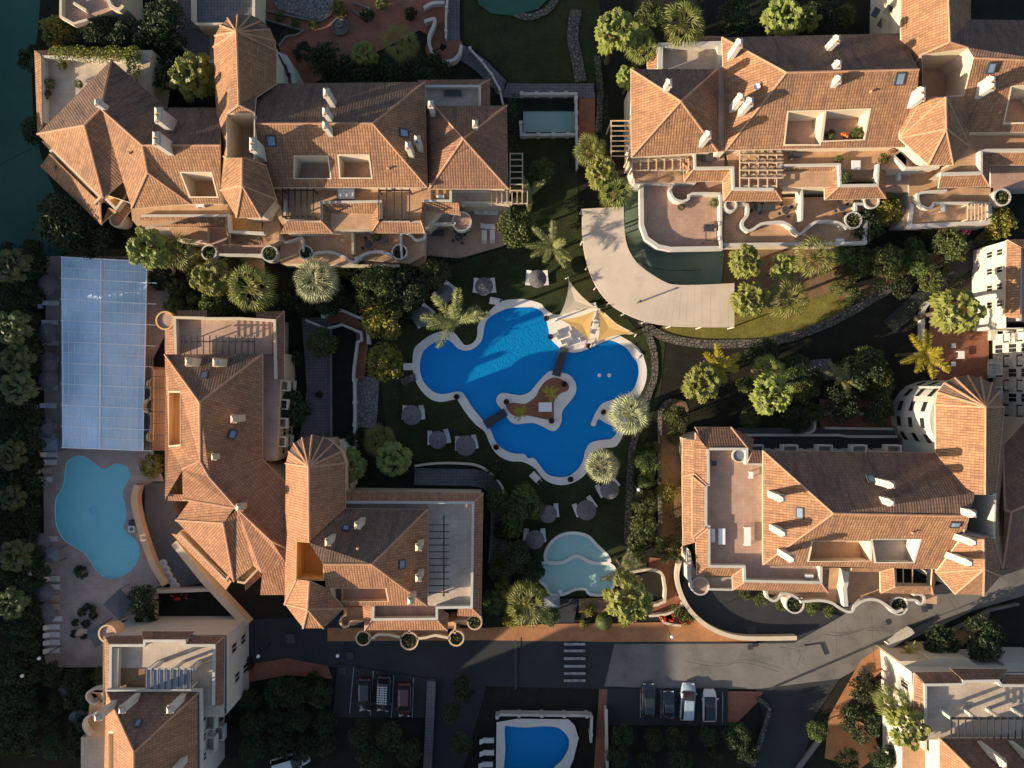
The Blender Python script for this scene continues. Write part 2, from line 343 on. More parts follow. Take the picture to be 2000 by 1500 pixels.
M['canvas'] = mat('beige_canvas', (0.50, 0.41, 0.32), rough=0.85, var=0.12, scale=0.8, stain=((0.42, 0.34, 0.26), 0.5, 0.58))
M['sail'] = mat('yellow_shade_sail', (0.75, 0.46, 0.16), rough=0.85, var=0.05, transl=0.25)
M['sailw'] = mat('cream_shade_sail', (0.68, 0.55, 0.40), rough=0.85, var=0.05, transl=0.25)
M['awn'] = mat('dark_awning', (0.09, 0.10, 0.11), rough=0.8, var=0.06)
M['blueawn'] = mat('blue_grey_awning', (0.14, 0.17, 0.21), rough=0.8, var=0.06)
M['polyc'] = mat('pale_blue_polycarbonate', (0.46, 0.64, 0.80), rough=0.15, var=0.28, scale=0.35, spec=0.6, stain=((0.62, 0.70, 0.80), 0.12, 0.5), coat=0.5)
M['wframe'] = mat('white_aluminium', (0.85, 0.87, 0.90), rough=0.4, var=0.04)
M['pot'] = mat('dark_red_pot', (0.06, 0.018, 0.014), rough=0.6, var=0.2)
M['bluewater'] = water_mat('deep_blue_water', (0.72, 0.93, 1.0), 0.02, 2.5, (0.01, 0.42, 0.85), 0.42)
M['bluebasin'] = basin_mat('blue_mosaic', (0.015, 0.33, 0.88), (0.03, 0.42, 0.94))
M['aqua'] = basin_mat('aqua_mosaic', (0.50, 0.92, 0.95), (0.56, 0.95, 0.97))
M['pale'] = basin_mat('pale_aqua_plaster', (0.66, 0.86, 0.84), (0.70, 0.88, 0.86))
M['ltwater'] = water_mat('clear_water', (0.90, 0.99, 1.0), 0.02, 1.6, (0.42, 0.90, 0.96), 0.4)
M['mintwater'] = water_mat('mint_water', (0.93, 0.99, 0.97), 0.02, 1.6, (0.62, 0.86, 0.78), 0.45)
# ================================================================ SETTING: ground, pools, paths, roads
def cr(s, ox, oy, k):                                # points read from an enlarged piece of the photo -> photo pixels
    return [(ox+a/k, oy+b/k) for a, b in xy(s)]
def G(pts, z=0.0): return [W(a, b, z) for a, b in pts]
MAINW = G(cr("150,700 135,720 120,790 130,860 160,910 210,950 265,958 330,945 370,950 395,985 430,1040 480,1100 535,1170 560,1230 600,1275 660,1305 730,1310 755,1335 790,1335 830,1385 870,1430 930,1445 990,1440 1045,1400 1075,1350 1090,1290 1120,1245 1180,1228 1245,1220 1275,1165 1210,1130 1165,1106 1148,1145 1122,1140 1135,1100 1160,1050 1195,1010 1260,990 1320,970 1370,930 1400,850 1395,780 1365,740 1340,700 1300,670 1240,645 1180,660 1120,690 1040,715 985,710 930,680 885,630 870,560 845,490 800,455 740,450 640,457 560,490 510,530 495,590 480,650 430,695 385,705 340,690 300,650 250,640 190,665", 780, 450, 3))
MAINW = smooth(MAINW, 3)
MAINO = G(cr("85,700 78,800 95,880 130,940 185,990 250,1005 330,990 352,1012 390,1070 450,1140 500,1180 530,1250 570,1310 640,1350 715,1355 760,1372 800,1400 850,1460 920,1490 1000,1485 1080,1440 1120,1370 1140,1300 1200,1275 1270,1265 1310,1200 1330,1120 1310,1060 1340,1010 1400,975 1440,900 1450,820 1430,740 1400,690 1350,650 1290,610 1375,605 1270,545 1170,460 1060,450 960,490 900,490 850,455 830,430 760,408 690,402 600,415 540,460 505,500 462,550 455,620 430,660 385,672 355,640 320,600 260,590 190,610 130,650", 780, 450, 3))
MAINO = smooth(MAINO, 3)
ISLO = smooth(G(cr("880,825 940,830 1000,850 1035,900 1030,960 985,1020 955,1060 950,1120 925,1165 890,1175 840,1150 790,1130 740,1130 680,1135 640,1110 610,1060 570,1010 575,970 610,952 660,960 720,965 770,940 820,880", 780, 450, 3)), 3)
ISLI = smooth(G(cr("860,880 920,862 985,895 990,935 940,960 905,1010 905,1100 870,1110 750,1085 680,1090 640,1060 625,1020 680,1010 740,1015 800,970 820,930", 780, 450, 3)), 3)
LEFTW = smooth(P("127,917 133,900 150,890 167,892 183,902 197,913 207,915 220,907 233,905 250,913 255,930 247,947 240,961 244,980 248,999 247,1017 241,1031 253,1044 267,1055 273,1073 269,1097 251,1119 227,1129 203,1127 187,1113 175,1095 165,1081 144,1068 125,1055 112,1033 107,1007 108,980 112,967 120,956 125,940"), 3)
KIDU = smooth(G(cr("510,585 505,540 540,480 600,440 670,432 740,450 790,500 850,560 855,590 770,587 700,553 660,552 600,585 550,592", 900, 900, 3)), 3)
KIDL = smooth(G(cr("480,606 600,604 665,570 700,570 770,608 870,612 905,660 900,700 870,760 835,778 760,775 735,745 670,745 600,775 530,775 505,730 465,690", 900, 900, 3)), 3)
SMALLW = smooth(P("986,1419 995,1417 1025,1419 1062,1417 1087,1419 1100,1427 1110,1440 1111,1455 1105,1470 1095,1485 1080,1500 1075,1530 985,1530 984,1500 987,1462"), 3)
TOPW = P("1022,217 1122,217 1122,258 1022,258")
POOLH = [MAINW, LEFTW, KIDU, KIDL, SMALLW, TOPW]
g = MB(); far = [Vector((x, y, 0)) for x, y in ((-1500, -1500), (1500, -1500), (1500, 1500), (-1500, 1500))]
g.sheet(far, POOLH, z=0.0); struct('ground', g, M['soil'], 'dark planted garden ground between the villas')

def pool(name, water, depth, basin, wat, wlabel, wz=-0.12, isl=None):
    m = MB(); c = ccw(water); N = len(c)
    for i in range(N):
        a, b = c[i], c[(i+1) % N]; m.face([(b.x, b.y, -depth), (a.x, a.y, -depth), (a.x, a.y, 0.0), (b.x, b.y, 0.0)])
    m.sheet(c, z=-depth)
    o = m.build(name, basin); tag(o, wlabel+' (tiled basin)', None, None, 'structure'); o['label'] = 'tiled basin of the '+wlabel
    w = MB(); w.sheet(c, [isl] if isl else (), z=wz)
    o = w.build('pool_water', wat); tag(o, 'water in the '+wlabel, None, None, 'structure')
pool('pool_basin', MAINW, 1.1, M['bluebasin'], M['bluewater'], 'large deep blue lobed pool', isl=ISLO)
pool('pool_basin', LEFTW, 0.95, M['aqua'], M['ltwater'], 'turquoise kidney-shaped pool')
pool('pool_basin', KIDU, 0.45, M['pale'], M['mintwater'], 'pale shallow paddling pool upper lobe')
pool('pool_basin', KIDL, 0.5, M['pale'], M['mintwater'], 'pale green lower paddling pool')
pool('pool_basin', SMALLW, 1.5, M['bluebasin'], M['bluewater'], 'small dark blue pool by the road')
pool('pool_basin', TOPW, 0.5, M['courtp'], M['mintwater'], 'green rectangular pond')
m = MB(); m.prism(ISLO, -1.1, 0.02, 0, top=False); m.sheet(ISLO, [ISLI], z=0.02); struct('pool_island', m, M['coping'], 'pale stone rim of the pool island')
m = MB(); m.sheet(ISLI, z=0.02); struct('island_paving', m, M['red'], 'red paving in the middle of the pool island')
m = MB(); m.sheet(MAINO, [MAINW], z=0.045); m.prism(offset(MAINO, 0.0), 0.0, 0.044, 0, top=False); struct('pool_coping', m, M['coping'], 'pale stone edging round the large blue pool')
for w_, d_ in ((LEFTW, 0.42), (KIDU, 0.4), (KIDL, 0.35)):
    m = MB(); m.sheet(offset(w_, d_), [w_], z=0.055+0.004*d_ + (0.01 if w_ is KIDU else 0)); struct('pool_coping', m, M['coping'], 'narrow pale edging of a smaller pool')
# steps in the lower bay of the large pool
for k in range(4):
    m = MB(); s = k*0.16
    m.prism(G(cr("1165,1106 1275,1165 1250,1222 1200,1230", 780, 450, 3)) if k == 0 else [p+Vector((0, 0, 0)) for p in G([(1168+s*0-k*6, 818+k*2), (1205-k*1, 838), (1196-k*4, 857), (1176-k*9, 858)])], -1.1, -0.2-0.2*k, 0)
    o = m.build('pool_steps', M['bluebasin']); tag(o, 'curved step under water in the pool bay', None, None, 'structure')

Z = [0.012]
M['flagd'] = mat('worn_grey_paving', (0.11, 0.10, 0.098), rough=.85, var=.2, scale=.8, stain=((0.08, 0.072, 0.07), 0.4, 0.5), fine=.12)
def area(name, pts, mt, label=None, step=None, holes=(), sm=0, n=3):
    pts = P(pts) if isinstance(pts, str) else pts
    if sm: pts = smooth(pts, n)
    Z[0] += 0.006
    m = MB(); m.sheet(pts, holes, z=Z[0]); return struct(name, m, M[mt] if isinstance(mt, str) else mt, label)
def path(name, line, w, mt, label=None, n=4):
    c = smooth(P(line), n, closed=False); L_, R_ = [], []
    for i, p in enumerate(c):
        d = (c[min(i+1, len(c)-1)]-c[max(i-1, 0)]).normalized(); nn = Vector((-d.y, d.x, 0))*w/2
        L_.append(p+nn); R_.append(p-nn)
    Z[0] += 0.006; m = MB()
    for i in range(len(c)-1):
        q = [R_[i], R_[i+1], L_[i+1], L_[i]]; m.face([(p.x, p.y, Z[0]) for p in q])
    return struct(name, m, M[mt], label)
area('sports_court', "-60,-40 82,-40 74,60 62,150 66,250 85,320 105,370 140,420 150,470 120,500 60,495 -60,490", 'court', 'deep green sports court surface', sm=0)
path('court_line', "-10,330 20,311 62,291", 0.12, 'asph')
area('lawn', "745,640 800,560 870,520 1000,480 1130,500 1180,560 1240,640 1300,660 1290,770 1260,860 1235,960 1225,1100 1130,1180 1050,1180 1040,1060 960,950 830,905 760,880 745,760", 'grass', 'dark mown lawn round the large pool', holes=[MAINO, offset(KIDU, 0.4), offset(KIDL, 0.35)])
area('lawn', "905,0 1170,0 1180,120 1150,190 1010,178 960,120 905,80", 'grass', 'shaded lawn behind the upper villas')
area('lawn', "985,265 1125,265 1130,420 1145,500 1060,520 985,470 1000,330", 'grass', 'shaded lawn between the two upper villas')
area('lawn', "1290,640 1440,570 1500,600 1560,590 1640,560 1665,590 1650,615 1590,645 1500,665 1400,670 1300,668", 'litgrass', 'sunlit lawn beside the stone path', sm=1)
area('earth', "1405,480 1580,480 1640,520 1680,560 1640,565 1560,590 1440,600 1405,560", 'earth', 'bare earth bed below the upper right villa')
area('earth', "1640,560 1700,545 1800,500 1900,470 1930,440 1960,450 1900,490 1780,545 1690,580 1640,590", 'earth', 'bare earth bank along the stone path')
area('earth', "1290,800 1320,780 1345,800 1330,900 1345,1060 1330,1100 1290,1095 1285,950", 'earth', 'orange earth strip beside the villa', sm=1)
area('earth', "130,487 300,487 300,505 130,505", 'earth', 'bare strip above the glass pool house')
area('pool_deck', "92,500 335,500 330,640 300,700 300,880 345,1010 340,1130 300,1150 290,1200 205,1220 205,1303 88,1303 88,1180 85,900 88,700", 'deck', 'brown paved deck round the turquoise pool', holes=[LEFTW])
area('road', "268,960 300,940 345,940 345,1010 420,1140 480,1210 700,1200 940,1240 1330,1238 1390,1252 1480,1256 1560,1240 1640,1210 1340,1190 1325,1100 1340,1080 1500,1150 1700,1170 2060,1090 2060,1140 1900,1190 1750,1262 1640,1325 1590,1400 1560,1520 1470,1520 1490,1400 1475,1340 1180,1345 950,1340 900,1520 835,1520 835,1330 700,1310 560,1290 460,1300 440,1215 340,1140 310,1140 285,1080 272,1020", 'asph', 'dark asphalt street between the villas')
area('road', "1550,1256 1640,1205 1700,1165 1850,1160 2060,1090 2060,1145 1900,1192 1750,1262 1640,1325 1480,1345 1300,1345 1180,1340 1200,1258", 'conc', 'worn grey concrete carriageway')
area('red_path', "640,1226 950,1226 1070,1218 1300,1215 1340,1200 1400,1236 1480,1252 1180,1253 940,1250 640,1252", 'orange', 'orange paved pavement along the street')
area('red_path', "1618,1400 1680,1290 1740,1248 1742,1262 1748,1290 1690,1335 1640,1390 1700,1420 1720,1470 1680,1500 1610,1480", 'orange', 'orange pavement curving past the lower right villa')
area('red_path', "1830,1280 1860,1230 1900,1205 1935,1190 1925,1215 1890,1250 1850,1290", 'orange', 'orange pavement behind the lower right villa')
area('red_path', "1268,1088 1290,1090 1320,1095 1322,1150 1335,1190 1290,1200 1268,1204 1268,1180 1295,1176 1296,1130 1285,1112 1266,1108", 'red', 'terracotta walkway beside the ramp')
area('red_path', "560,1285 640,1300 650,1325 560,1318 470,1335 475,1300", 'red', 'red shaded walk by the car park')
area('red_path', "1170,1345 1490,1350 1480,1370 1440,1410 1420,1410 1420,1352 1190,1352 1180,1500 1160,1500", 'red')
area('paved_plaza', "500,-40 870,-40 870,90 820,60 600,170 560,170 545,90 500,60", 'red', 'terracotta paved plaza with planting beds')
area('paved_plaza', "1130,182 1162,182 1162,300 1130,320", 'red', 'red terrace beside the green pond')
area('paved_plaza', "1815,590 1930,590 1930,740 1830,745 1812,700", 'red', 'terracotta terrace beside the palm')
area('paved_plaza', "1600,780 1742,780 1742,835 1600,835", 'red')
area('paved_plaza', "1440,835 1745,835 1755,870 1440,870", 'grey')
area('paved_plaza', "690,735 742,735 738,800 735,835 690,835", 'flag', 'grey flagstone walk beside the white ramp wall')
area('paved_plaza', "590,620 645,620 645,860 585,860 600,760", 'grey', 'grey paved yard beside the villa', sm=0)
area('paved_plaza', "645,634 695,634 690,745 690,870 645,870", 'soil')
path('red_ramp', "640,625 665,620 700,640 708,670 700,740", 1.5, 'red', 'red paved ramp')
area('paved_plaza', "835,420 1000,395 985,480 900,505 835,500", 'terr', 'brown paved garden terrace')
path('ramp_path', "885,-30 885,85 905,105 940,130 975,165 1000,178 1160,178", 1.9, 'grey', 'grey paved footpath')
path('ramp_path', "855,50 850,80 845,100 865,115 885,100 890,80", 1.8, 'red')
path('stone_path', "1250,625 1290,655 1350,670 1420,672 1500,668 1570,650 1640,620 1710,580 1780,540 1850,505 1900,475", 1.1, 'stone', 'crazy paved path winding past the lawn')
path('stone_path', "1258,640 1275,680 1278,730 1268,765 1240,850 1232,900 1228,980 1226,1060 1240,1100", 0.9, 'stone', 'crazy paved path down the pool side')
path('stone_path', "1125,20 1118,70 1125,110 1135,160", 1.5, 'stone', 'shaded crazy paved path')
path('stone_path', "1165,110 1172,180 1168,260", 0.8, 'stone')
path('stone_path', "785,748 800,740 812,736", 0.9, 'stone')
path('stone_path', "1735,640 1790,590 1860,530 1930,490", 2.2, 'asph', 'dark track')
path('garden_path', "810,930 880,932 940,935 970,960 975,1020 970,1100", 2.2, 'grey', 'dark curved service path round the villa')
path('garden_path', "990,20 1030,35 1070,20 1090,-10", 0.9, 'stone', 'stone rim of the green pond at the top edge')
area('pond', "925,-40 935,10 960,28 1000,32 1050,20 1080,-10 1090,-40", 'court', 'dark green pond at the top edge')
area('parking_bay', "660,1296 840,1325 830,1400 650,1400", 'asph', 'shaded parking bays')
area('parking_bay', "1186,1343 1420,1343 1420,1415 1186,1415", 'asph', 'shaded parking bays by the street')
area('pool_terrace', "970,1409 1010,1402 1110,1403 1122,1415 1130,1440 1120,1480 1095,1540 968,1540", 'coping', 'pale paving round the small blue pool', holes=[SMALLW])
area('paved_plaza', "1010,1168 1130,1168 1120,1215 1010,1215", 'asph')
area('paved_plaza', "1130,1168 1200,1165 1195,1195 1130,1195", 'earth')
area('garden_bed', "1452,800 1560,800 1560,835 1452,835", 'grass')
area('garden_bed', "1505,715 1560,705 1620,700 1640,740 1540,750 1500,745", 'flag', 'pale gravel garden bed')
area('lit_bed', "530,1 655,-20 650,25 625,40 590,35 545,20", 'flag', 'pale stone bed with edging on the plaza')
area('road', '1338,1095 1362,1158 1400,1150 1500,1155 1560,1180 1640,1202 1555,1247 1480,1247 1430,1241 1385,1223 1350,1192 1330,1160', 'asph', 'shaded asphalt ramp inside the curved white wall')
area('paved_yard', '285,948 300,942 345,942 347,1010 420,1132 345,1148 322,1120 300,1090 285,1040', 'flagd', 'grey yard between the curved wall and the peach villa')
# cracks, joints and repair patches in the carriageway
m = MB(); rc = random.Random(11)
def crack(pts, w=.03):
    q = smooth(P(pts), 3, False)
    for i in range(len(q)-1):
        d = (q[i+1]-q[i]).normalized(); nn = Vector((-d.y, d.x, 0))*w*rc.uniform(.4, 1)
        m.face([(p.x, p.y, Z[0]+.006) for p in (q[i]-nn, q[i+1]-nn, q[i+1]+nn, q[i]+nn)])
for c_ in ('1340,1290 1400,1300 1450,1292 1520,1310', '1520,1262 1560,1270 1555,1300', '1600,1235 1640,1240 1700,1225 1720,1240', '1630,1210 1632,1280', '1760,1180 1762,1240', '1850,1165 1870,1200', '1690,1230 1760,1225 1850,1195 1960,1150', '1700,1200 1705,1290'): crack(c_)
struct('road_cracks', m, M['asph'], 'dark cracks and joints in the grey carriageway')
area('road_patch', '1560,1262 1600,1256 1610,1280 1572,1290', M['conc'], 'repair patch in the road')
m = MB(); q_ = W(1724, 1218); m.lathe((q_.x, q_.y, Z[0]+.004), [(.42, 0), (.42, .012), (.01, .014)], 18); struct('manhole_cover', m, M['grey'], 'round manhole cover in the road')
# painted road markings
m = MB()
for k, y in enumerate((1257, 1270, 1285, 1300, 1314, 1328)):
    m.sheet(P("%d,%d %d,%d %d,%d %d,%d" % (1101, y-2.6, 1143, y-2.6, 1143, y+2.6, 1101, y+2.6)), z=Z[0]+0.01)
o = struct('zebra_crossing', m, M['paint'], 'white zebra crossing bars in the shaded street')
m = MB()
for x0, y0, x1, y1 in ((692, 1300, 684, 1390), (730, 1308, 724, 1395), (770, 1318, 765, 1400), (808, 1322, 806, 1400), (1250, 1345, 1250, 1400), (1290, 1345, 1290, 1400), (1330, 1345, 1332, 1400), (1370, 1350, 1371, 1410), (1410, 1350, 1410, 1410)):
    m.sheet(P("%f,%f %f,%f %f,%f %f,%f" % (x0-.8, y0, x0+.8, y0, x1+.8, y1, x1-.8, y1)), z=Z[0]+0.012)
struct('parking_lines', m, M['paint'], 'faint white parking bay lines')
m = MB()
for x0, y0, x1, y1 in ((1007, 1248, 1007, 1345), (1500, 1345, 1750, 1238), (1750, 1238, 1820, 1206)):  # the two diagonal strips draw a wall's shadow line in dark colour
    a, b = W(x0, y0), W(x1, y1); d = (b-a).normalized(); nn = Vector((-d.y, d.x, 0))*0.12
    m.sheet([a-nn, b-nn, b+nn, a+nn], z=Z[0]+0.014)
struct('drain_and_shadow_line', m, M['frame'], 'dark drainage channel and drawn wall shadow line across the street')
m = MB()
for x, y, s in ((1466, 1231, 1.1), (1464, 1262, .7), (1690, 1306, 1.1), (568, 1246, 1.2), (670, 1309, .9), (685, 1279, .9), (1803, 1188, .8)):
    c = W(x, y); m.box((c.x, c.y, Z[0]+0.02), (s, s, 0.02), 0.1)
struct('drain_covers', m, M['frame'], 'dark drain covers in the road')
# letters and ring laid in the floor of the turquoise pool
def text_mesh(s, size, ext=0.0):
    cu = bpy.data.curves.new('letters', 'FONT'); cu.body = s; cu.size = size; cu.align_x = 'CENTER'; cu.align_y = 'CENTER'; cu.extrude = ext; cu.space_character = 1.35
    o = bpy.data.objects.new('letters', cu); me = bpy.data.meshes.new_from_object(o); bpy.data.objects.remove(o); bpy.data.curves.remove(cu); return me
me = text_mesh('OLGA SOL', 0.8); me.materials.append(M['bluebasin'])
o = bpy.data.objects.new('pool_lettering', me); COL.objects.link(o); c = W(192.5, 994, -.95); o.location = (c.x, c.y, -.94); o.rotation_euler = (0, 0, -1.72)
tag(o, 'blue letters set in the floor of the turquoise pool', 'lettering', None, 'structure')
m = MB(); c = W(181.5, 996, -.95)
for i in range(20):
    a0, a1 = 2*PI*i/20, 2*PI*(i+1)/20
    m.face([(c.x+r*math.cos(a), c.y+r*math.sin(a), -.938) for r, a in ((.28, a0), (.45, a0), (.45, a1), (.28, a1))])
struct('pool_emblem', m, M['bluebasin'], 'blue ring emblem in the floor of the turquoise pool')
# ================================================================ BUILDING KIT
ROOFS = []; PITCH = 1.42
def newell(q):
    n = Vector((0, 0, 0))
    for i in range(len(q)):
        a, b = q[i], q[(i+1) % len(q)]
        n += Vector(((a.y-b.y)*(a.z+b.z), (a.z-b.z)*(a.x+b.x), (a.x-b.x)*(a.y+b.y)))
    n.normalize(); return -n if n.z < 0 else n
def ray_plane(px, py, p0, n):
    o = Vector((0, 0, HC/ZS)); d = (W(px, py, 0)-o); t = (p0-o).dot(n)/d.dot(n); return o+d*t
def inpoly(x, y, poly):
    c = False; N = len(poly)
    for i in range(N):
        (x1, y1), (x2, y2) = poly[i], poly[i-1]
        if (y1 > y) != (y2 > y) and x < (x2-x1)*(y-y1)/(y2-y1)+x1: c = not c
    return c
def rect_ring(mb, rim, w, lift, n, mi=0):
    c = sum(rim, Vector((0, 0, 0)))/len(rim); N = len(rim)
    out = []
    for p in rim:
        d = (p-c); out.append(p+d.normalized()*w)
    for i in range(N):
        a, b, c2, d2 = rim[i], rim[(i+1) % N], out[(i+1) % N], out[i]
        L_ = Vector((0, 0, lift))
        mb.face([a+L_, b+L_, c2+L_, d2+L_], mi); mb.face([d2+L_, c2+L_, c2-L_, d2-L_], mi)
ALLB = []
class Bld:
    def __init__(s, name, label, px, py, cat='building', group=None, x=None):
        s.e = thing(name, label, cat, W(px, py, 0), group=group)
        s.faces = []; ALLB.append(s)
    def roof(s, V, faces, mt='roof', holes=(), skirt=0.25, ridge=True, name='roof', label=None):
        zb = min(v[2] for v in V.values()); V = {k: W(v[0], v[1], zb+(v[2]-zb)*PITCH) for k, v in V.items()}
        mb = MB(); edges = {}; F_ = []
        for i, f in enumerate(faces):
            q = [V[c] for c in f]; n = newell(q); cen = sum(q, Vector((0, 0, 0)))/len(q)
            d = Vector((n.x, n.y, 0))
            d = Vector((0, -1, 0)) if d.length < 1e-4 else d.normalized()
            u = Vector((-d.y, d.x, 0)); dd = n.cross(u); dd = dd if dd.z < 0 else -dd
            uvf = lambda p, u=u, dd=dd: (p.dot(u), p.dot(dd))
            hs = []
            for hf, poly, zf, wm, fm in holes:
                if hf != i: continue
                rim = [ray_plane(a, b, cen, n) for a, b in xy(poly)]; hs.append(rim)
                s.well(rim, zf, wm, fm)
            mb.sheet(q, hs, mi=2 if (n.y > .38 and mt != 'roofdark') else 0, uvf=uvf)  # slopes facing +Y take the tiles with shade painted in
            F_.append((q, n, cen)); s.faces.append(([(W2(p)) for p in q], cen, n)); ROOFS.append((s, [(W2(p)) for p in q], cen, n))
            for j in range(len(f)):
                e = (f[j], f[(j+1) % len(f)]); edges.setdefault(frozenset(e), []).append((i, e))
        rb = MB()
        for k, l in edges.items():
            a, b = [V[c] for c in l[0][1]]
            if len(l) == 1:
                if skirt: mb.face([a, b, b-Vector((0, 0, skirt)), a-Vector((0, 0, skirt))], 1)
            elif ridge and l[0][0] != l[1][0]:
                q1, n1, c1 = F_[l[0][0]]; q2, n2, c2 = F_[l[1][0]]
                if (c2-a).dot(n1) < -0.05: rb.tube(a+Vector((0, 0, .02)), b+Vector((0, 0, .02)), 0.13, n=6)
                elif (c2-a).dot(n1) > 0.05: rb.face([a+Vector((0, 0, .03))]*1+[b+Vector((0, 0, .03)), b+Vector((.14, .14, .05)), a+Vector((.14, .14, .05))])
        o = mb.build(name, [M[mt], M['fascia'], M['rooflichshade']], s.e)
        if label: o['label'] = label
        if rb.f: kid_ = rb.build('ridge_tiles', M['ridge'], o)
        return o
    def well(s, rim, zf, wm='cream', fm='terr', ring=True):
        m = MB(); N = len(rim)
        for i in range(N):
            a, b = rim[i], rim[(i+1) % N]
            m.face([a, b, (b.x, b.y, zf), (a.x, a.y, zf)], 0)
        m.sheet([Vector((p.x, p.y, zf)) for p in rim], mi=1)
        if ring: rect_ring(m, rim, 0.22, 0.05, None, 0)
        return m.build('roof_terrace', [M[wm], M[fm]], s.e)
    def wall(s, poly, zt, z0=0.0, inset=0.5, mt='cream', name='wall'):
        pts = P(poly, zt) if isinstance(poly, str) else poly
        m = MB(); m.prism(offset(pts, -inset), z0, zt-0.12, 0, top=False); return m.build(name, M[mt], s.e)
    def floor(s, poly, z, mt='terr', wm='cream', z0=0.0, sm=0):
        pts = P(poly, z) if isinstance(poly, str) else poly
        if sm: pts = smooth(pts, sm)
        m = MB(); m.prism(pts, z0, z, 0, mtop=1); return m.build('terrace', [M[wm], M[mt]], s.e)
    def parapet(s, line, z, h=1.0, w=0.28, mt='white', sm=0, closed=False):
        """line is read at the top of the parapet (z+h)"""
        pts = P(line, z+h) if isinstance(line, str) else line
        if sm: pts = smooth(pts, sm, closed)
        wallrun(pts, z-0.02, z+h, w, closed).build('parapet', M[mt], s.e)
    def skirt(s, inner, outer, zi, zo, mt='roof', wm='cream', z0=0.0, wall=False):
        A, B = P(inner, zi), P(outer, zo); m = MB(); rb = MB()
        for i in range(len(A)-1):
            q = [A[i], A[i+1], B[i+1], B[i]]; n = newell(q)
            d = Vector((n.x, n.y, 0)).normalized(); u = Vector((-d.y, d.x, 0)); dd = n.cross(u); dd = dd if dd.z < 0 else -dd
            m.sheet(q, uvf=lambda p, u=u, dd=dd: (p.dot(u), p.dot(dd)))
            m.face([B[i], B[i+1], B[i+1]-Vector((0, 0, .25)), B[i]-Vector((0, 0, .25))], 1)
            m.face([A[i], A[i+1], A[i+1]-Vector((0, 0, .25)), A[i]-Vector((0, 0, .25))], 1)
            if 0 < i: rb.tube(A[i]+Vector((0, 0, .02)), B[i]+Vector((0, 0, .02)), 0.12, n=5)
            s.faces.append(([W2(p) for p in q], sum(q, Vector((0, 0, 0)))/4, n))
        for i in (0, -1): m.face([A[i], B[i], B[i]-Vector((0, 0, .25)), A[i]-Vector((0, 0, .25))], 1)
        o = m.build('canopy_roof', [M[mt], M['fascia']], s.e)
        if rb.f: rb.build('ridge_tiles', M['ridge'], o)
        if wall:
            m = MB()
            for i in range(len(A)-1):
                a = A[i]*0.4+B[i]*0.6; b = A[i+1]*0.4+B[i+1]*0.6
                m.face([(a.x, a.y, z0), (b.x, b.y, z0), (b.x, b.y, zo), (a.x, a.y, zo)])
            m.build('wall', M[wm], s.e)
        return o
    def on(s, px, py):
        best = None
        for poly, cen, n in s.faces:
            if inpoly(px, py, poly):
                p = ray_plane(px, py, cen, n)
                if best is None or p.z > best[0].z: best = (p, n)
        return best or (W(px, py, 9), Vector((0, 0, 1)))
    def chimney(s, bx, by, tx, ty, w=0.75, d=1.0, rz=0.0, mt='white', n=1, hmax=3.8):
        p, _ = s.on(bx, by); w *= .72; d *= .82
        rb = math.hypot(bx-1000, by-750); rt = math.hypot(tx-1000, ty-750)
        h = min(hmax, max(0.9, (HC-p.z)*(1-rb/max(rt, rb+1))))
        m = MB(); m.box((p.x, p.y, p.z+h/2-0.6), (w, d*n, h+1.2-0.55), rz)
        m.box((p.x, p.y, p.z+h-0.45), (w+0.16, d*n+0.16, 0.1), rz)
        o = m.build('chimney', M[mt], s.e)
        c = MB(); Rm = Matrix.Rotation(rz, 3, 'Z')
        for k in range(n):
            oy = (k-(n-1)/2)*d; q = Vector((p.x, p.y, p.z+h-0.4))+Rm @ Vector((0, oy, 0))
            for ax in (-1, 1):
                for ay in (-1, 1):
                    c.box(q+Rm @ Vector((ax*(w/2-.09), ay*(d/2-.12), .16)), (.14, .16, .34), rz)
            c.box(q+Vector((0, 0, .1)), (w*.5, d*.5, .2), rz, 1)
            r = [q+Rm @ Vector((ax*w*.56, ay*d*.54, .33)) for ax, ay in ((-1, -1), (1, -1), (1, 1), (-1, 1))]
            t1 = q+Rm @ Vector((0, -d*.2, .62)); t2 = q+Rm @ Vector((0, d*.2, .62))
            c.face([r[0], r[1], t1], 2); c.face([r[2], r[3], t2], 2)
            c.face([r[1], r[2], t2, t1], 0); c.face([r[3], r[0], t1, t2], 0); c.face([r[3], r[2], r[1], r[0]], 0)
            c.face([r[0]+(r[1]-r[0])*.3+Vector((0, 0, .02)), r[0]+(r[1]-r[0])*.7+Vector((0, 0, .02)), t1*0.45+(r[0]+r[1])*.275+Vector((0, 0, .04))], 1)
        c.build('chimney_cap', [M[mt], M['frame'], M['ridge']], o)
    def skylight(s, px, py, w=0.8, h=1.1):
        p, n = s.on(px, py); u = Vector((-n.y, n.x, 0)); u = Vector((1, 0, 0)) if u.length < 1e-3 else u.normalized(); v = n.cross(u)
        m = MB(); g_ = MB()
        def q(a, b, c): return p+u*a+v*b+n*c
        for a0, a1, b0, b1 in ((-w/2, w/2, -h/2, -h/2+.12), (-w/2, w/2, h/2-.12, h/2), (-w/2, -w/2+.12, -h/2+.12, h/2-.12), (w/2-.12, w/2, -h/2+.12, h/2-.12)):
            A = [q(a0, b0, .16), q(a1, b0, .16), q(a1, b1, .16), q(a0, b1, .16)]; B = [q(a0, b0, -.1), q(a1, b0, -.1), q(a1, b1, -.1), q(a0, b1, -.1)]
            m.face(A)
            for i in range(4): m.face([A[i], A[(i+1) % 4], B[(i+1) % 4], B[i]])
        g_.face([q(-w/2+.1, -h/2+.1, .1), q(w/2-.1, -h/2+.1, .1), q(w/2-.1, h/2-.1, .1), q(-w/2+.1, h/2-.1, .1)])
        o = m.build('skylight', M['frame'], s.e); g_.build('pane', M['sky_glass'], o)
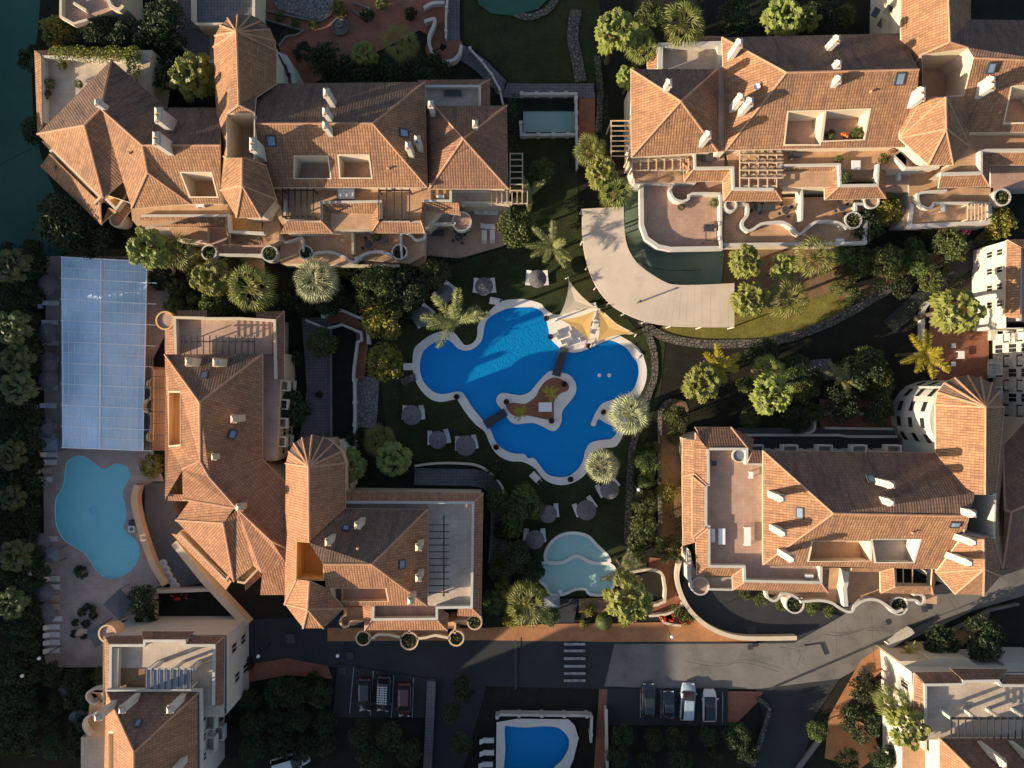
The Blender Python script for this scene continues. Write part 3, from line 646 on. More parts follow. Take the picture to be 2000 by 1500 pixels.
    def planter(s, px, py, z, r=0.8, mt='white', z0=0.0, soil=True, h=0.9):
        c = W(px, py, z+h); c.z = 0
        m = MB(); m.lathe(c, [(r*.8, max(z0, z-1.5)), (r, z-0.2), (r, z+h), (r-.18, z+h), (r-.18, z+h-.25)], 20, cap=False)
        o = m.build('round_planter', M[mt], s.e)
        f = MB(); f.lathe(c, [(r-.17, z+h-.24), (0.01, z+h-.22)], 16, cap=False)
        if soil:
            blob_leaves(f, c+Vector((0, 0, z+h-.15)), r*.8, .35, 90, 0.12, 1)
        f.build('planting', [M['soil'] if soil else M['terr'], M['leaf1']], o)
    def beams(s, x0, y0, x1, y1, z, n, mt='metal', along='x', w=0.12, posts=True, z0=None, rails=True, name='pergola'):
        """n cross beams between px x0..x1; along = direction the beams run"""
        m = MB()
        for i in range(n):
            t = i/(n-1)
            a, b = (W(x0, y0+(y1-y0)*t, z), W(x1, y0+(y1-y0)*t, z)) if along == 'x' else (W(x0+(x1-x0)*t, y0, z), W(x0+(x1-x0)*t, y1, z))
            c = (a+b)/2; L_ = (b-a).length
            m.box((c.x, c.y, z), (L_, w, w*1.3) if along == 'x' else (w, L_, w*1.3))
        if rails:
            for t in (0.05, 0.95):
                a, b = (W(x0+(x1-x0)*t, y0, z), W(x0+(x1-x0)*t, y1, z)) if along == 'x' else (W(x0, y0+(y1-y0)*t, z), W(x1, y0+(y1-y0)*t, z))
                c = (a+b)/2; L_ = (b-a).length; m.box((c.x, c.y, z-w*1.4), (w*1.2, L_, w*1.4) if along == 'x' else (L_, w*1.2, w*1.4))
                if posts and z0 is not None:
                    for q in (a, b): m.box((q.x, q.y, (z+z0)/2-w), (w*1.3, w*1.3, z-z0-w*2))
        m.build(name, M[mt], s.e)
    def window(s, a, b, t, z, w, h, mt='white', shutters=False, name='window'):
        """a, b: two world points of the wall foot line (outward side on the right when walking a -> b); t metres along from a"""
        d = Vector((b.x-a.x, b.y-a.y, 0)); L_ = d.length; d.normalize(); n = Vector((d.y, -d.x, 0)); c = a+d*t
        rz = math.atan2(d.y, d.x)
        m = MB()
        for dx, dz, sx, sz in ((0, h/2+.06, w+.24, .12), (0, -h/2-.06, w+.34, .12), (-w/2-.06, 0, .12, h), (w/2+.06, 0, .12, h), (0, 0, .06, h)):
            q = c+d*dx; m.box((q.x+n.x*.03, q.y+n.y*.03, z+dz), (sx, .16, sz), rz)
        o = m.build(name, M[mt], s.e)
        g_ = MB(); g_.box((c.x+n.x*.01, c.y+n.y*.01, z), (w, .06, h), rz); g_.build('pane', M['glass'], o)
    def balcony(s, a, b, t, z, w, dep=1.3, h=0.95, mt='white'):
        d = Vector((b.x-a.x, b.y-a.y, 0)).normalized(); n = Vector((d.y, -d.x, 0)); c = a+d*t+n*dep/2; rz = math.atan2(d.y, d.x)
        m = MB(); m.box((c.x, c.y, z-.1), (w, dep, .2), rz)
        m.box((c.x+n.x*(dep/2-.09), c.y+n.y*(dep/2-.09), z+h/2), (w, .18, h), rz)
        for k in (-1, 1): q = c+d*k*(w/2-.09)-n*.09; m.box((q.x, q.y, z+h/2), (.18, dep-.18, h), rz)
        m.build('balcony', M[mt], s.e)
def W2(p):
    k = FP/(HC-p.z*ZS); return (1000+p.x*k, 750-p.y*k)
def wallrun(pts, z0, z1, w, closed=False, mi=0, m=None):
    m = m or MB(); N = len(pts); L_, R_ = [], []
    for i in range(N):
        a = pts[i-1] if (closed or i > 0) else pts[i]; b = pts[(i+1) % N] if (closed or i < N-1) else pts[i]
        p = pts[i]; d1 = Vector((p.x-a.x, p.y-a.y)); d2 = Vector((b.x-p.x, b.y-p.y))
        if d1.length < 1e-6: d1 = d2.copy()
        if d2.length < 1e-6: d2 = d1.copy()
        d1.normalize(); d2.normalize()
        n1 = Vector((-d1.y, d1.x)); n2 = Vector((-d2.y, d2.x)); nn = n1+n2
        if nn.length < .2: nn = n1
        nn.normalize(); nn *= (w/2)/max(.5, nn.dot(n1))
        L_.append((p.x+nn.x, p.y+nn.y)); R_.append((p.x-nn.x, p.y-nn.y))
    rng = N if closed else N-1
    z0f = z0 if callable(z0) else (lambda i: z0); z1f = z1 if callable(z1) else (lambda i: z1)
    for i in range(rng):
        j = (i+1) % N
        for (A, B) in ((L_, R_),):
            m.face([(*A[i], z0f(i)), (*A[j], z0f(j)), (*A[j], z1f(j)), (*A[i], z1f(i))], mi)
            m.face([(*B[j], z0f(j)), (*B[i], z0f(i)), (*B[i], z1f(i)), (*B[j], z1f(j))], mi)
            m.face([(*A[i], z1f(i)), (*A[j], z1f(j)), (*B[j], z1f(j)), (*B[i], z1f(i))], mi)
    if not closed:
        for i in (0, N-1): m.face([(*L_[i], z0f(i)), (*R_[i], z0f(i)), (*R_[i], z1f(i)), (*L_[i], z1f(i))], mi)
    return m
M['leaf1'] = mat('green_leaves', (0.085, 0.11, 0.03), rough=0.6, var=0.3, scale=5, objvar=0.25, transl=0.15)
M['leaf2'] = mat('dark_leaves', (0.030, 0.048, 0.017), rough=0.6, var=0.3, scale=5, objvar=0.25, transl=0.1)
M['leafy'] = mat('yellow_green_leaves', (0.19, 0.19, 0.03), rough=0.6, var=0.3, scale=5, objvar=0.15, transl=0.2)
M['leafo'] = mat('orange_leaves', (0.28, 0.15, 0.03), rough=0.6, var=0.3, scale=5, objvar=0.1, transl=0.2)
def blob_leaves(mb, c, r, h, n, s, mi=0, rnd=random):
    for _ in range(n):
        a = rnd.random()*2*PI; u = rnd.random(); rr = r*math.sqrt(rnd.random()); z = h*math.sqrt(max(0, 1-(rr/r)**2))*rnd.uniform(.4, 1)
        p = c+Vector((rr*math.cos(a), rr*math.sin(a), z))
        d = Vector((rnd.gauss(0, 1), rnd.gauss(0, 1), rnd.gauss(0, .5))).normalized(); e = d.cross(Vector((rnd.gauss(0, 1), rnd.gauss(0, 1), rnd.gauss(0, 1)))).normalized()
        k = s*rnd.uniform(.7, 1.4)
        mb.face([p-d*k, p+e*k*.45, p+d*k, p-e*k*.45], mi)
# ================================================================ upper left villa block
b = Bld('villa_block', 'long white villa block with terracotta roofs and a rounded roof end above the palm row', 560, 300)
E_, R_ = 9.0, 12.0
b.roof(dict(a=(218, 117, E_), b=(197, 212, R_), c=(165, 245, R_), d=(73, 262, E_), e=(202, 387, 9.2), f=(240, 353, 9.4), g=(278, 284, 12), h=(288, 337, 11), i=(257, 407, 8.6), j=(372, 398, 8.8), k=(325, 210, E_), l=(430, 210, E_), m=(430, 284, 12), n=(430, 398, 8.8)),
       ['abcd', 'akgb', 'dce', 'cbfe', 'bghif', 'hij', 'ghj', 'klmg', 'gmnj'],
       holes=[(8, '354,338 412,338 424,384 372,384', 7.5, 'cream', 'terro')])
b.wall('218,117 325,210 430,210 430,398 372,398 257,405 202,387 73,262', E_)
# tall ridge wing with round end
v = dict(A=(462, 62, 13.2), B=(467, 205, 13.2), C=(497, 220, 12.6), r=(444, 222, 12.4), s=(444, 308, 12.4), t=(473, 308, 13.0), w=(497, 308, 12.3), x=(422, 300, E_+.8), y=(430, 372, E_+.8), z=(462, 425, E_+.8), q=(510, 425, E_+.8), p=(540, 390, E_+.8), o=(520, 325, 11.2), u=(473, 362, 12.6))
arc = [(417, 92), (420, 70), (430, 50), (445, 36), (465, 29), (490, 29), (512, 40), (527, 58), (536, 80), (540, 100)]
for i, (ax, ay) in enumerate(arc): v[chr(0x100+i)] = (ax, ay, E_+.8)
v['D'] = (422, 210, E_+.8); v['E'] = (540, 163, E_+.8); v['F'] = (500, 190, 11.2)
fans = [chr(0x100+i)+chr(0x101+i)+'A' for i in range(9)]
b.roof(v, fans+['A'+chr(0x100)+'DrB', 'AB'+'FE'+chr(0x109), 'BrC', 'FBC', 'Drsx', 'xsty', 'yutz'[:0]+'yzut'[:0]+'yztu'[:0]+'ytu', 'yuz', 'zuq', 'uqpo'[:0]+'uqp', 'utop'[:0]+'upt', 'tpo', 'tow'])
b.well(P('444,224,13.49 496,221,13.63 496,308,13.35 444,308,13.49'), 8.5, 'cream', 'terrp')
b.wall('417,95 430,50 465,29 512,40 540,100 540,200 500,300 540,390 510,425 462,425 430,372', E_+.8)
# main roof
b.roof(dict(a=(540, 163, 9), b=(830, 160, 9), c=(728, 241, 12), d=(835, 366, 9), e=(520, 366, 9), f=(497, 242, 12), g=(497, 200, 10.5), h=(500, 310, 10.4)), ['abcfg', 'bdc', 'fcdeh'],
       holes=[(2, '577,306 639,306 645,348 576,348', 8.2, 'cream', 'terr'), (2, '662,304 719,304 725,347 665,347', 8.2, 'cream', 'terr')], mt='roof')
b.wall('540,163 830,160 835,366 500,366 500,170', 9)
# right wing
b.roof(dict(a=(848, 207, 8), b=(990, 206, 8), c=(993, 369, 8), d=(838, 369, 8), e=(905, 271, 10.8), f=(835, 225, 8)), ['abe', 'bce', 'cde', 'dfae'], mt='roofdark')
b.wall('848,207 990,206 993,369 838,369', 8)
b.floor('831,168 938,168 938,207 831,207', 6.2, 'terrp', 'cream')
b.parapet('831,168 937,168 937,207', 6.2, 1.0)
b.skirt('831,166 937,166 938,207', '815,156 957,155 957,207', 7.0, 6.3, 'roofdark', wall=True)
for c_ in ((206, 211, 190, 197, .7, .9), (337, 246, 306, 220, .9, 1.0, 0, 'white', 2), (330, 288, 306, 266, .9, .9, 0, 'white', 2), (652, 204, 632, 178, .8, 1.1), (646, 233, 631, 219), (646, 259, 631, 246), (514, 301, 491, 277, .8, .9, 0, 'white', 2), (822, 291, 805, 265), (805, 303, 787, 279), (847, 224, 836, 203, .7, .9), (929, 250, 927, 240, .7, .9)):
    b.chimney(*c_)
b.skylight(530, 275, 1.1, 1.3); b.skylight(789, 260, 1.0, 1.2)
# terrace with planting at the far corner
b.floor('68,98 298,98 270,250 75,262', 6.0, 'terrp', 'cream')
b.skirt('80,110 82,240', '67,98 73,262', 7.1, 6.4)
b.parapet('82,112 84,238', 6.0, 1.0); b.parapet('82,110 270,118', 6.0, 1.0)
b.skirt('82,108 262,112', '67,98 268,98', 7.1, 6.4, 'roofdark')
b.floor('80,275 190,390 215,380 210,300', 7.0, 'terro', 'peach')
b.skirt('96,300 195,397', '79,325 198,440', 7.6, 6.0)
b.parapet('97,296 102,292 195,385 183,398', 6.6, 1.0, mt='cream')
b.floor('96,303 104,295 190,383 180,395', 6.5, 'terro', 'cream', z0=5)
b.floor('205,385 235,352 252,368 222,408', 7.3, 'ochre', 'cream', z0=5)
b.parapet('206,388 226,408 254,371', 7.3, .9, mt='cream')
b.skirt('212,405 228,412', '198,437 216,420', 7.0, 5.5); b.skirt('226,412 252,378', '235,437 262,400', 7.0, 5.5)
b.planter(228, 428, 3.5, 1.0, 'cream', soil=False)
# front terraces, upper level
b.floor('255,398 445,398 445,420 270,444 258,430', 6.4, 'terro', 'cream')
b.skirt('275,422 444,422 450,455', '268,444 440,444 448,484', 6.9, 5.6)
b.parapet('276,421 446,421 448,452 515,455', 6.0, .9)
b.floor('448,420 515,420 512,455 450,455', 5.0, 'ochre', 'cream')
b.skirt('450,457 512,457', '434,478 514,478', 5.6, 4.6)
b.floor('330,445 405,445 405,474 345,470', 4.0, 'terro', 'cream')
b.parapet('345,464 375,470 402,472', 4.0, .8, mt='cream')
b.floor('400,440 540,440 545,500 400,498', 3.2, 'terr', 'cream')
b.parapet('418,497 515,498', 3.2, .8); b.planter(408, 493, 3.2, 1.0); b.planter(526, 495, 3.2, 1.05)
b.floor('435,497 515,497 515,532 438,532', 0.6, 'terro', 'cream'); b.parapet('435,500 437,533 515,533', .4, .6, mt='cream')
b.floor('510,400 545,395 545,470 528,480 512,455', 5.0, 'terro', 'peach')
b.floor('540,366 880,366 875,395 835,440 560,455 540,420', 6.0, 'terro', 'cream')
b.parapet('625,395 745,393', 6.2, .9); b.parapet('825,392 880,392 880,372', 6.2, .9)
b.skirt('626,396 626,430 560,432', '650,396 650,455 547,456', 7.0, 5.8)
b.skirt('628,396 742,395', '650,417 725,418', 7.0, 6.1)
b.skirt('742,395 742,430 822,430 825,396 838,396', '725,396 725,455 830,455 831,413 838,413', 7.0, 5.9)
b.parapet('556,390 556,431 628,432 628,397', 6.2, .7); b.parapet('744,397 744,431 822,432', 6.2, .7)
b.floor('545,456 690,456 690,515 548,515', 3.2, 'terro', 'cream')
b.floor('690,420 830,455 828,500 800,515 690,505', 3.0, 'terro', 'cream')
b.parapet('686,420 688,455 689,495', 3.2, 1.3, mt='cream')
b.parapet('545,458 555,472 570,470 585,464 592,468 592,492', 3.2, .8, sm=4); b.parapet('785,505 783,458 800,458 812,468 828,465 830,455', 3.2, .8, sm=3)
b.parapet('605,498 625,493 650,493 668,500 690,512 705,500 722,493 745,492 768,500', 3.0, .9, .35, sm=5)
b.planter(597, 493, 3.0, .9); b.planter(780, 492, 3.0, 1.0)
b.floor('575,500 830,500 828,520 580,520', 2.0, 'terro', 'peach'); b.parapet('575,470 578,518 780,519', 2.0, .9, mt='cream')
b.beams(552, 368, 612, 425, 8.0, 6, 'metal', 'y', z0=6); b.beams(740, 368, 800, 432, 8.0, 5, 'metal', 'y', z0=6)
b.floor('880,370 995,370 995,400 905,400 880,400', 4.0, 'terrp', 'cream')
b.parapet('905,402 905,395 1000,396', 3.4, .9); b.beams(960, 372, 1030, 398, 5.0, 8, 'palewood', 'y', z0=3); b.beams(995, 300, 1022, 372, 6.0, 7, 'palewood', 'x', z0=4)
b.skirt('838,396 895,396', '838,413 900,420', 7.0, 6.0)
b.floor('832,412 905,412 905,436 832,436', 3.0, 'terrp', 'cream'); b.parapet('832,437 890,436', 3, .9)
b.planter(902, 432, 3.0, 1.25, soil=False)
b.floor('540,100 560,108 575,140 577,165 540,165', 5.0, 'white', 'white')
for k, (x_, y_) in enumerate(((549, 118), (560, 138), (566, 155))):
    c = W(x_, y_, 5.0); m = MB(); m.box((c.x, c.y, 5.05), (.35, 1.5, .08), .5-.2*k); m.build('slit_window', M['glass'], b.e)

# ================================================================ upper right villa block
b = Bld('villa_block', 'white villa block with terracotta roofs and paired tall chimneys beside the curved canopy', 1600, 220)
b.roof(dict(a=(1232, 135, 9), b=(1402, 135, 9), c=(1402, 296, 9), d=(1233, 307, 9), e=(1330, 198, 12.2)), ['abe', 'bce', 'cde', 'dae'])
b.wall('1232,135 1402,135 1402,296 1233,307', 9)
b.roof(dict(a=(1410, 73, 9), b=(1760, 65, 9), c=(1795, 136, 12.6), d=(1536, 142, 12.6), e=(1418, 293, 9), f=(1768, 287, 9), g=(1790, 200, 11)), ['abcd', 'ade'[:0]+'adeh'[:0]+'ade', 'dcgfe'],
       holes=[(2, '1540,219 1609,218 1601,282 1533,282', 8.4, 'cream', 'terr'), (2, '1614,217 1698,214 1687,272 1607,275', 8.6, 'cream', 'terr')])
b.wall('1410,73 1760,65 1768,287 1418,293', 9)
b.floor('1402,135 1412,135 1416,296 1403,296', 8.7, 'terr', 'cream')
v = dict(A=(1850, -60, 13.2), B=(1855, 82, 13.2), C=(1890, 93, 12.8), D=(1902, 113, 12.6), a=(1760, -60, 9.8), b=(1760, 160, 9.8), c=(1797, 120, 11.2), r=(1800, 107, 11.6), s=(1803, 192, 11.6), t=(1847, 190, 12.9), u=(1848, 252, 12.5), d=(1757, 270, 9.8), e=(1813, 322, 9.8), f=(1862, 322, 9.8), g=(1893, 285, 9.8), h=(1893, 258, 10.4), E=(1897, -60, 9.8), F=(1896, 38, 9.8), G=(1870, 85, 12.0), i=(2060, 40, 9.0), j=(2060, 120, 12.6), k=(2060, 258, 9.0), l=(1893, 258, 9.0), m=(1883, 188, 11.4))
b.roof(v, ['aABrb', 'brsd'[:0]+'rs'+'db', 'stud'[:0]+'std', 'dtu', 'due', 'euf', 'fug', 'gut', 'thg'[:0]+'tgh', 'ABGFE', 'rBC', 'FijDC'+'G'[:0], 'BCF', 'Djklm', 'tml'],
       holes=[(13, '1976,170 2040,168 2040,238 1962,240', 8.2, 'cream', 'terr')])
b.well(P('1801,108,12.36 1891,94,13.92 1903,114,13.63 1884,185,12.36 1803,191,12.36'), 8.2, 'cream', 'terr')
b.wall('1760,-60 1897,-60 1896,38 2060,40 2060,258 1893,258 1893,285 1862,322 1813,322 1757,270', 9.0)
for c_ in ((1427, 110, 1447, 67, .8, 1.1), (1430, 212, 1450, 174, .8, 1.1), (1447, 220, 1467, 185, .8, 1.1), (1617, 95, 1632, 70), (1630, 132, 1634, 118), (1629, 163, 1635, 148), (1370, 280, 1380, 257), (1300, 175, 1304, 158), (1782, 196, 1796, 172, .9, .9, 0, 'white', 2), (1908, 180, 1930, 146, .9, .9, 0, 'white', 2)):
    b.chimney(*c_)
b.skylight(1757, 154, 1.1, 1.4); b.skylight(1935, 133, 1.0, 1.2)
p, n_ = b.on(1474, 174); m = MB(); m.tube(p, p+Vector((0, 0, .6)), .05); m.lathe(p+Vector((0, 0, .6)), [(0.05, 0), (.3, .08), (.42, .2), (.38, .2), (.05, .05)], 14); m.build('satellite_dish', M['wplast'], b.e)
m = MB(); a = ray_plane(1536, 146, p, n_)
b.floor('1288,85 1408,85 1408,137 1288,137', 6.0, 'terrp', 'white'); b.parapet('1290,133 1290,88 1406,85 1407,133', 6.0, 1.0, .6)
b.skirt('1290,105 1288,133', '1264,105 1264,134', 6.6, 5.8); b.skirt('1355,82 1408,81', '1355,70 1408,70', 6.8, 6.2, 'roofdark')
b.floor('1357,290 1415,290 1415,328 1357,330', 6.03, 'terr', 'cream'); b.floor('1416,290 1770,285 1770,330 1640,330 1640,365 1520,365 1436,370', 6.0, 'terro', 'cream')
b.parapet('1357,300 1358,328 1432,327 1433,368 1512,369', 6.0, .9); b.parapet('1518,323 1640,321 1642,362 1714,361 1716,320', 6.0, .9)
b.skirt('1357,303 1357,328 1432,328 1432,368 1512,368 1514,350', '1333,303 1336,355 1412,353 1413,393 1527,392 1528,350', 6.6, 5.2, wall=False)
b.skirt('1520,324 1640,322 1641,363 1713,362 1714,320', '1520,350 1610,350 1611,390 1730,387 1730,320', 6.6, 5.2)
b.floor('1233,305 1360,305 1360,357 1240,357', 4.6, 'terro', 'white'); b.beams(1235, 310, 1345, 333, 6.6, 8, 'palewood', 'y', z0=4.6); b.beams(1192, 236, 1232, 305, 6.0, 8, 'palewood', 'x', z0=1.0)
m = MB()
for k in range(4):
    for j in range(5):
        c = W(1453+j*17.0, 303+k*15, 7.0); m.box((c.x, c.y, 7.0), (.95, .08, .6), 0.0, 0, None); m.box((c.x+.1, c.y+.3, 7.02), (.5, .5, .03), .6)
m.build('louvre_pergola', M['palewood'], b.e); b.beams(1445, 295, 1517, 366, 6.9, 5, 'palewood', 'y', z0=6)
b.floor('1253,350 1253,440 1262,465 1285,482 1310,487 1413,484 1413,345', 3.0, 'terr', 'white')
b.parapet('1234,353 1253,355 1254,440 1263,465 1286,481 1310,486 1412,484', 3.0, 1.0, .5)
b.parapet('1327,345 1325,357 1315,360 1310,372 1316,387 1332,393 1345,388 1352,378 1408,378', 3.0, 1.4, .3, sm=3)
b.parapet('1408,378 1409,484', 3.0, 1.2, .3); b.beams(1378, 440, 1402, 470, 4.6, 2, 'metal', 'x', w=.08, z0=3)
b.floor('1411,385 1700,385 1700,470 1690,478 1411,480', 3.0, 'terro', 'cream')
b.parapet('1411,478 1500,477 1600,476 1690,474 1692,430', 3.0, .9, .4)
b.parapet('1412,395 1415,408 1427,414 1437,405 1440,398 1460,400 1460,420 1452,430 1450,442 1462,451 1475,445 1487,437 1510,434 1530,434 1548,445 1560,458 1575,448 1592,434 1620,432 1640,436 1655,446', 3.0, 1.1, .35, sm=2)
b.parapet('1565,352 1567,395 1566,430', 3.0, 1.8, .3); b.planter(1667, 430, 3.2, 1.1); b.planter(1703, 392, 3.2, 1.0, soil=False)
b.planter(1428, 400, 3.4, .8, soil=False)
b.parapet('1690,398 1672,398 1672,420', 3.0, 1, .3)
b.floor('1730,300 1800,300 1800,375 1730,375', 3.0, 'terr', 'cream', z0=0)
b.parapet('1745,303 1765,290 1765,278', 5.5, .9); b.floor('1745,303 1766,268 1815,322 1800,330 1770,327', 6.0, 'terr', 'white')
b.parapet('1746,304 1770,328 1835,326', 6.0, .8)
b.floor('1893,258 2060,258 2060,292 1920,292 1920,338 1836,340 1862,320', 6.2, 'terro', 'cream')
b.skirt('1838,340 1917,338 1917,300', '1833,367 1932,364 1934,300', 6.6, 5.4); b.parapet('1838,339 1917,337 1917,293 2040,292', 6.2, .9)
b.skirt('1927,294 2060,292', '1925,322 2060,322', 6.6, 5.4)
b.floor('1775,330 1850,330 1850,367 1940,367 1935,440 1760,440 1775,400', 3.2, 'terro', 'white')
b.parapet('1850,372 1800,376 1793,385 1798,400 1815,407 1825,398', 3.2, .9, .3, sm=3); b.parapet('1825,396 1938,396', 3.2, .9, .25)
b.parapet('1782,398 1777,442 1934,434 1934,400', 2.6, .9, .5); b.planter(1958, 385, 3.4, 1.1)
b.beams(1890, 398, 1925, 430, 4.6, 6, 'palewood', 'y', z0=3.2)
b.floor('1935,322 2060,322 2060,365 1955,368 1955,380 1935,380', 3.2, 'terr', 'white')
c1, c2 = W(1760, 110, 6), W(1705, 20, 0)
m = MB(); m.prism(P('1760,-60,0 1705,-60,0 1700,10,0 1703,50,0 1725,70,0 1760,68,0'), 0, 6.0, 0); m.build('round_stair_tower', M['white'], b.e)
for (x_, y_) in ((1710, 25), (1722, 45), (1735, 20)):
    c = W(x_, y_, 6.0); m = MB(); m.box((c.x, c.y, 6.04), (.8, 1.2, .06), -.5); m.build('window', M['glass'], b.e)
ZS = 0.84
# ================================================================ middle left villa block
b = Bld('villa_block', 'peach L-shaped villa block with an ochre roof well between the turquoise and blue pools', 600, 1000)
b.roof(dict(a=(322, 692, 9.6), b=(513, 692, 9.6), c=(390, 786, 12.4), d=(391, 900, 10.7), e=(322, 975, 9.6), f=(356, 917, 9.9), g=(409, 932, 10.2), h=(513, 897, 8.4), i=(463, 993, 10.5), j=(357, 975, 9.4), k=(557, 942, 8.4), l=(557, 1070, 9.6), m=(530, 1056, 10.2), n=(369, 980, 9.4), o=(457, 993, 10.5), p=(436, 1022, 10.5), q=(343, 1016, 8.4), r=(457, 1136, 8.4), s=(495, 1105, 9.0), t=(512, 1121, 9.4), u=(508, 1162, 8.4), v=(557, 1162, 8.4), w=(557, 1098, 9.6)),
       ['abc', 'acdfe', 'bhgdc', 'fdgij', 'hkg'[:0]+'gh'+'klmi', 'noipq'[:0]+'noiq'[:0]+'nopq', 'qpr', 'piosr'[:0]+'pisr', 'imlwts', 'tuw'[:0]+'tuvw', 'jino'[:0]+'jin'],
       mt='roofc', holes=[(1, '330,767 352,767 352,868 330,870', 8.9, 'peach', 'ochre')])
b.wall('322,692 513,692 513,897 557,942 557,1162 508,1162 500,1110 457,1136 343,1020 322,975', 8.4, mt='peach')
b.skirt('329,966 355,966', '327,978 361,979', 9.9, 9.0, 'roofc')
b.skirt('352,1045 452,1136', '335,1043 441,1152', 8.4, 7.2, 'roofc'); b.floor('349,1040 357,1034 446,1122 441,1133', 7.6, 'ochre', 'peach', z0=5)
b.parapet('348,1041 441,1134 447,1124', 7.5, .9, .25, 'peach')
b.skirt('478,1137 503,1112', '479,1154 509,1126', 8.4, 7.4, 'roofc'); b.floor('462,1134 494,1106 502,1112 478,1138', 7.8, 'ochre', 'peach', z0=5); b.parapet('463,1136 477,1139 503,1112', 7.6, .9, .25, 'peach')
v = dict(A=(603, 912, 13.4), B=(604, 1058, 13.4), C=(604, 1135, 13.2), x=(558, 905, 10), y=(556, 1180, 10), z=(592, 1227, 10), q=(632, 1227, 10), p=(672, 1188, 10), u=(601, 1190, 12.6), E=(675, 993, 10), r=(580, 1058, 12.2), s=(579, 1132, 12.2), f=(640, 1150, 11))
arc = [(558, 905), (564, 882), (574, 866), (590, 855), (610, 850), (632, 854), (652, 865), (667, 882), (675, 905)]
for i, (ax, ay) in enumerate(arc): v[chr(0x100+i)] = (ax, ay, 10)
b.roof(v, [chr(0x100+i)+chr(0x101+i)+'A' for i in range(8)]+['A'+chr(0x100)+'yC'[:0]+chr(0x100)+'ysrBA'[:0]+chr(0x100)+'yCsrBA'[:0]+chr(0x100)+'ysrBA', 'AB'+'E'+chr(0x108), 'yCs'[:0]+'yuCs', 'yzu', 'zqu', 'qpu', 'upfC'], mt='roofc')
b.well(P('580,1058,13.27 631,1063,13.41 631,1131,13.12 579,1131,13.12'), 8.8, 'ochre', 'ochre')
b.wall('558,905 564,882 590,855 632,854 667,882 675,905 675,1188 632,1227 592,1227 556,1180', 10, mt='peach')
b.roof(dict(a=(675, 993, 9.6), b=(835, 995, 9.6), c=(727, 1102, 13), d=(835, 1183, 9.6), e=(640, 1183, 9.6), f=(631, 1102, 13), g=(604, 1060, 13.2)), ['abcfg', 'bdc', 'fcde'],
       holes=[(2, '648,1149 752,1149 757,1174 655,1175', 8.8, 'peach', 'terr')], mt='roofc')
b.wall('640,993 835,995 835,1183 640,1183', 9.6, mt='peach')
b.floor('835,983 923,983 921,1187 852,1187 852,1183 835,1183', 7.6, 'terrp', 'peach'); b.floor('676,982 838,982 838,994 676,992', 7.2, 'terrp', 'peach')
b.parapet('676,981 924,982 921,1186 853,1187 853,1209 728,1210 729,1184', 7.6, 1.0, .3)
b.skirt('676,979 925,981 921,1187 895,1187', '676,959 944,963 940,1205 893,1203', 8.4, 7.6, 'roofc', wall=True)
b.floor('728,1183 852,1183 852,1210 728,1212', 7.2, 'terr', 'peach')
b.skirt('731,1183 726,1212 856,1213 857,1188', '708,1183 712,1231 874,1231 876,1200', 8.0, 6.8, 'roofc')
b.floor('672,1186 708,1186 708,1214 690,1222 668,1218', 5.0, 'terro', 'peach'); b.parapet('672,1190 675,1200 668,1206 664,1215 670,1224 680,1223 686,1214 708,1213', 5.0, 1.0, .25, 'peach', sm=3)
b.floor('708,1228 895,1228 893,1243 860,1246 830,1240 800,1248 770,1243 740,1240 715,1240', 5.0, 'terro', 'peach')
for x_, y_, r_ in ((709, 1247, .95), (799, 1252, 1.15), (891, 1247, 1.0), (927, 1216, .95)): b.planter(x_, y_, 5.0, r_, 'peach')
b.parapet('719,1247 730,1246 736,1240 760,1240 772,1243 785,1246', 5.0, .9, .3, 'cream', sm=2); b.parapet('813,1247 830,1246 850,1241 865,1244 880,1247', 5.0, .9, .3, 'cream', sm=2)
b.parapet('799,1238 799,1228', 5, .9, .25, 'cream'); b.floor('874,1215 920,1212 918,1222 890,1218 888,1240 875,1238', 5.0, 'terro', 'peach'); b.parapet('888,1238 889,1214 915,1212', 5, .9, .25, 'peach')
b.beams(838, 1025, 877, 1157, 9.4, 11, 'metal', 'x', w=.1, posts=False, rails=False)
m = MB(); a, c = W(867, 1008, 9.3), W(867, 1165, 9.3); m.box((a+c)/2, (.14, (a-c).length, .16)); [m.box((W(867, y, 8.4).x, W(867, y, 8.4).y, 8.4), (.14, .14, 1.7)) for y in (1010, 1060, 1110, 1160)]; m.build('pergola_beam', M['metal'], b.e)
# roof terrace at the pool-house end
b.floor('322,618 532,622 532,692 322,692', 8.0, 'terr', 'peach'); b.parapet('343,692 341,620 400,621', 8.0, 1.0, .3, 'cream'); b.parapet('400,622 470,622 536,626 538,740', 8.0, 1.0, .3, 'cream')
b.skirt('341,690 340,622', '324,700 324,616', 9.0, 8.0, 'roofc'); b.skirt('345,621 402,621', '345,606 402,606', 8.8, 8.2, 'roofdark'); b.skirt('500,624 537,625 537,740', '500,608 555,608 555,741', 8.8, 8.0, 'roofdark')
b.floor('513,690 548,690 548,740 540,900 515,900', 7.4, 'terr', 'peach')
b.planter(322, 626, 8.0, 1.15, 'ochre', soil=False)
b.beams(360, 655, 497, 692, 10.2, 12, 'metal', 'y', w=.09, posts=False, rails=False)
m = MB(); a, c = W(357, 667, 10.1), W(492, 667, 10.1); m.box((a+c)/2, ((a-c).length, .12, .14)); [m.box((W(x, 667, 9).x, W(x, 667, 9).y, 9.0), (.12, .12, 2.1)) for x in (358, 402, 447, 490)]; m.build('pergola_beam', M['metal'], b.e)
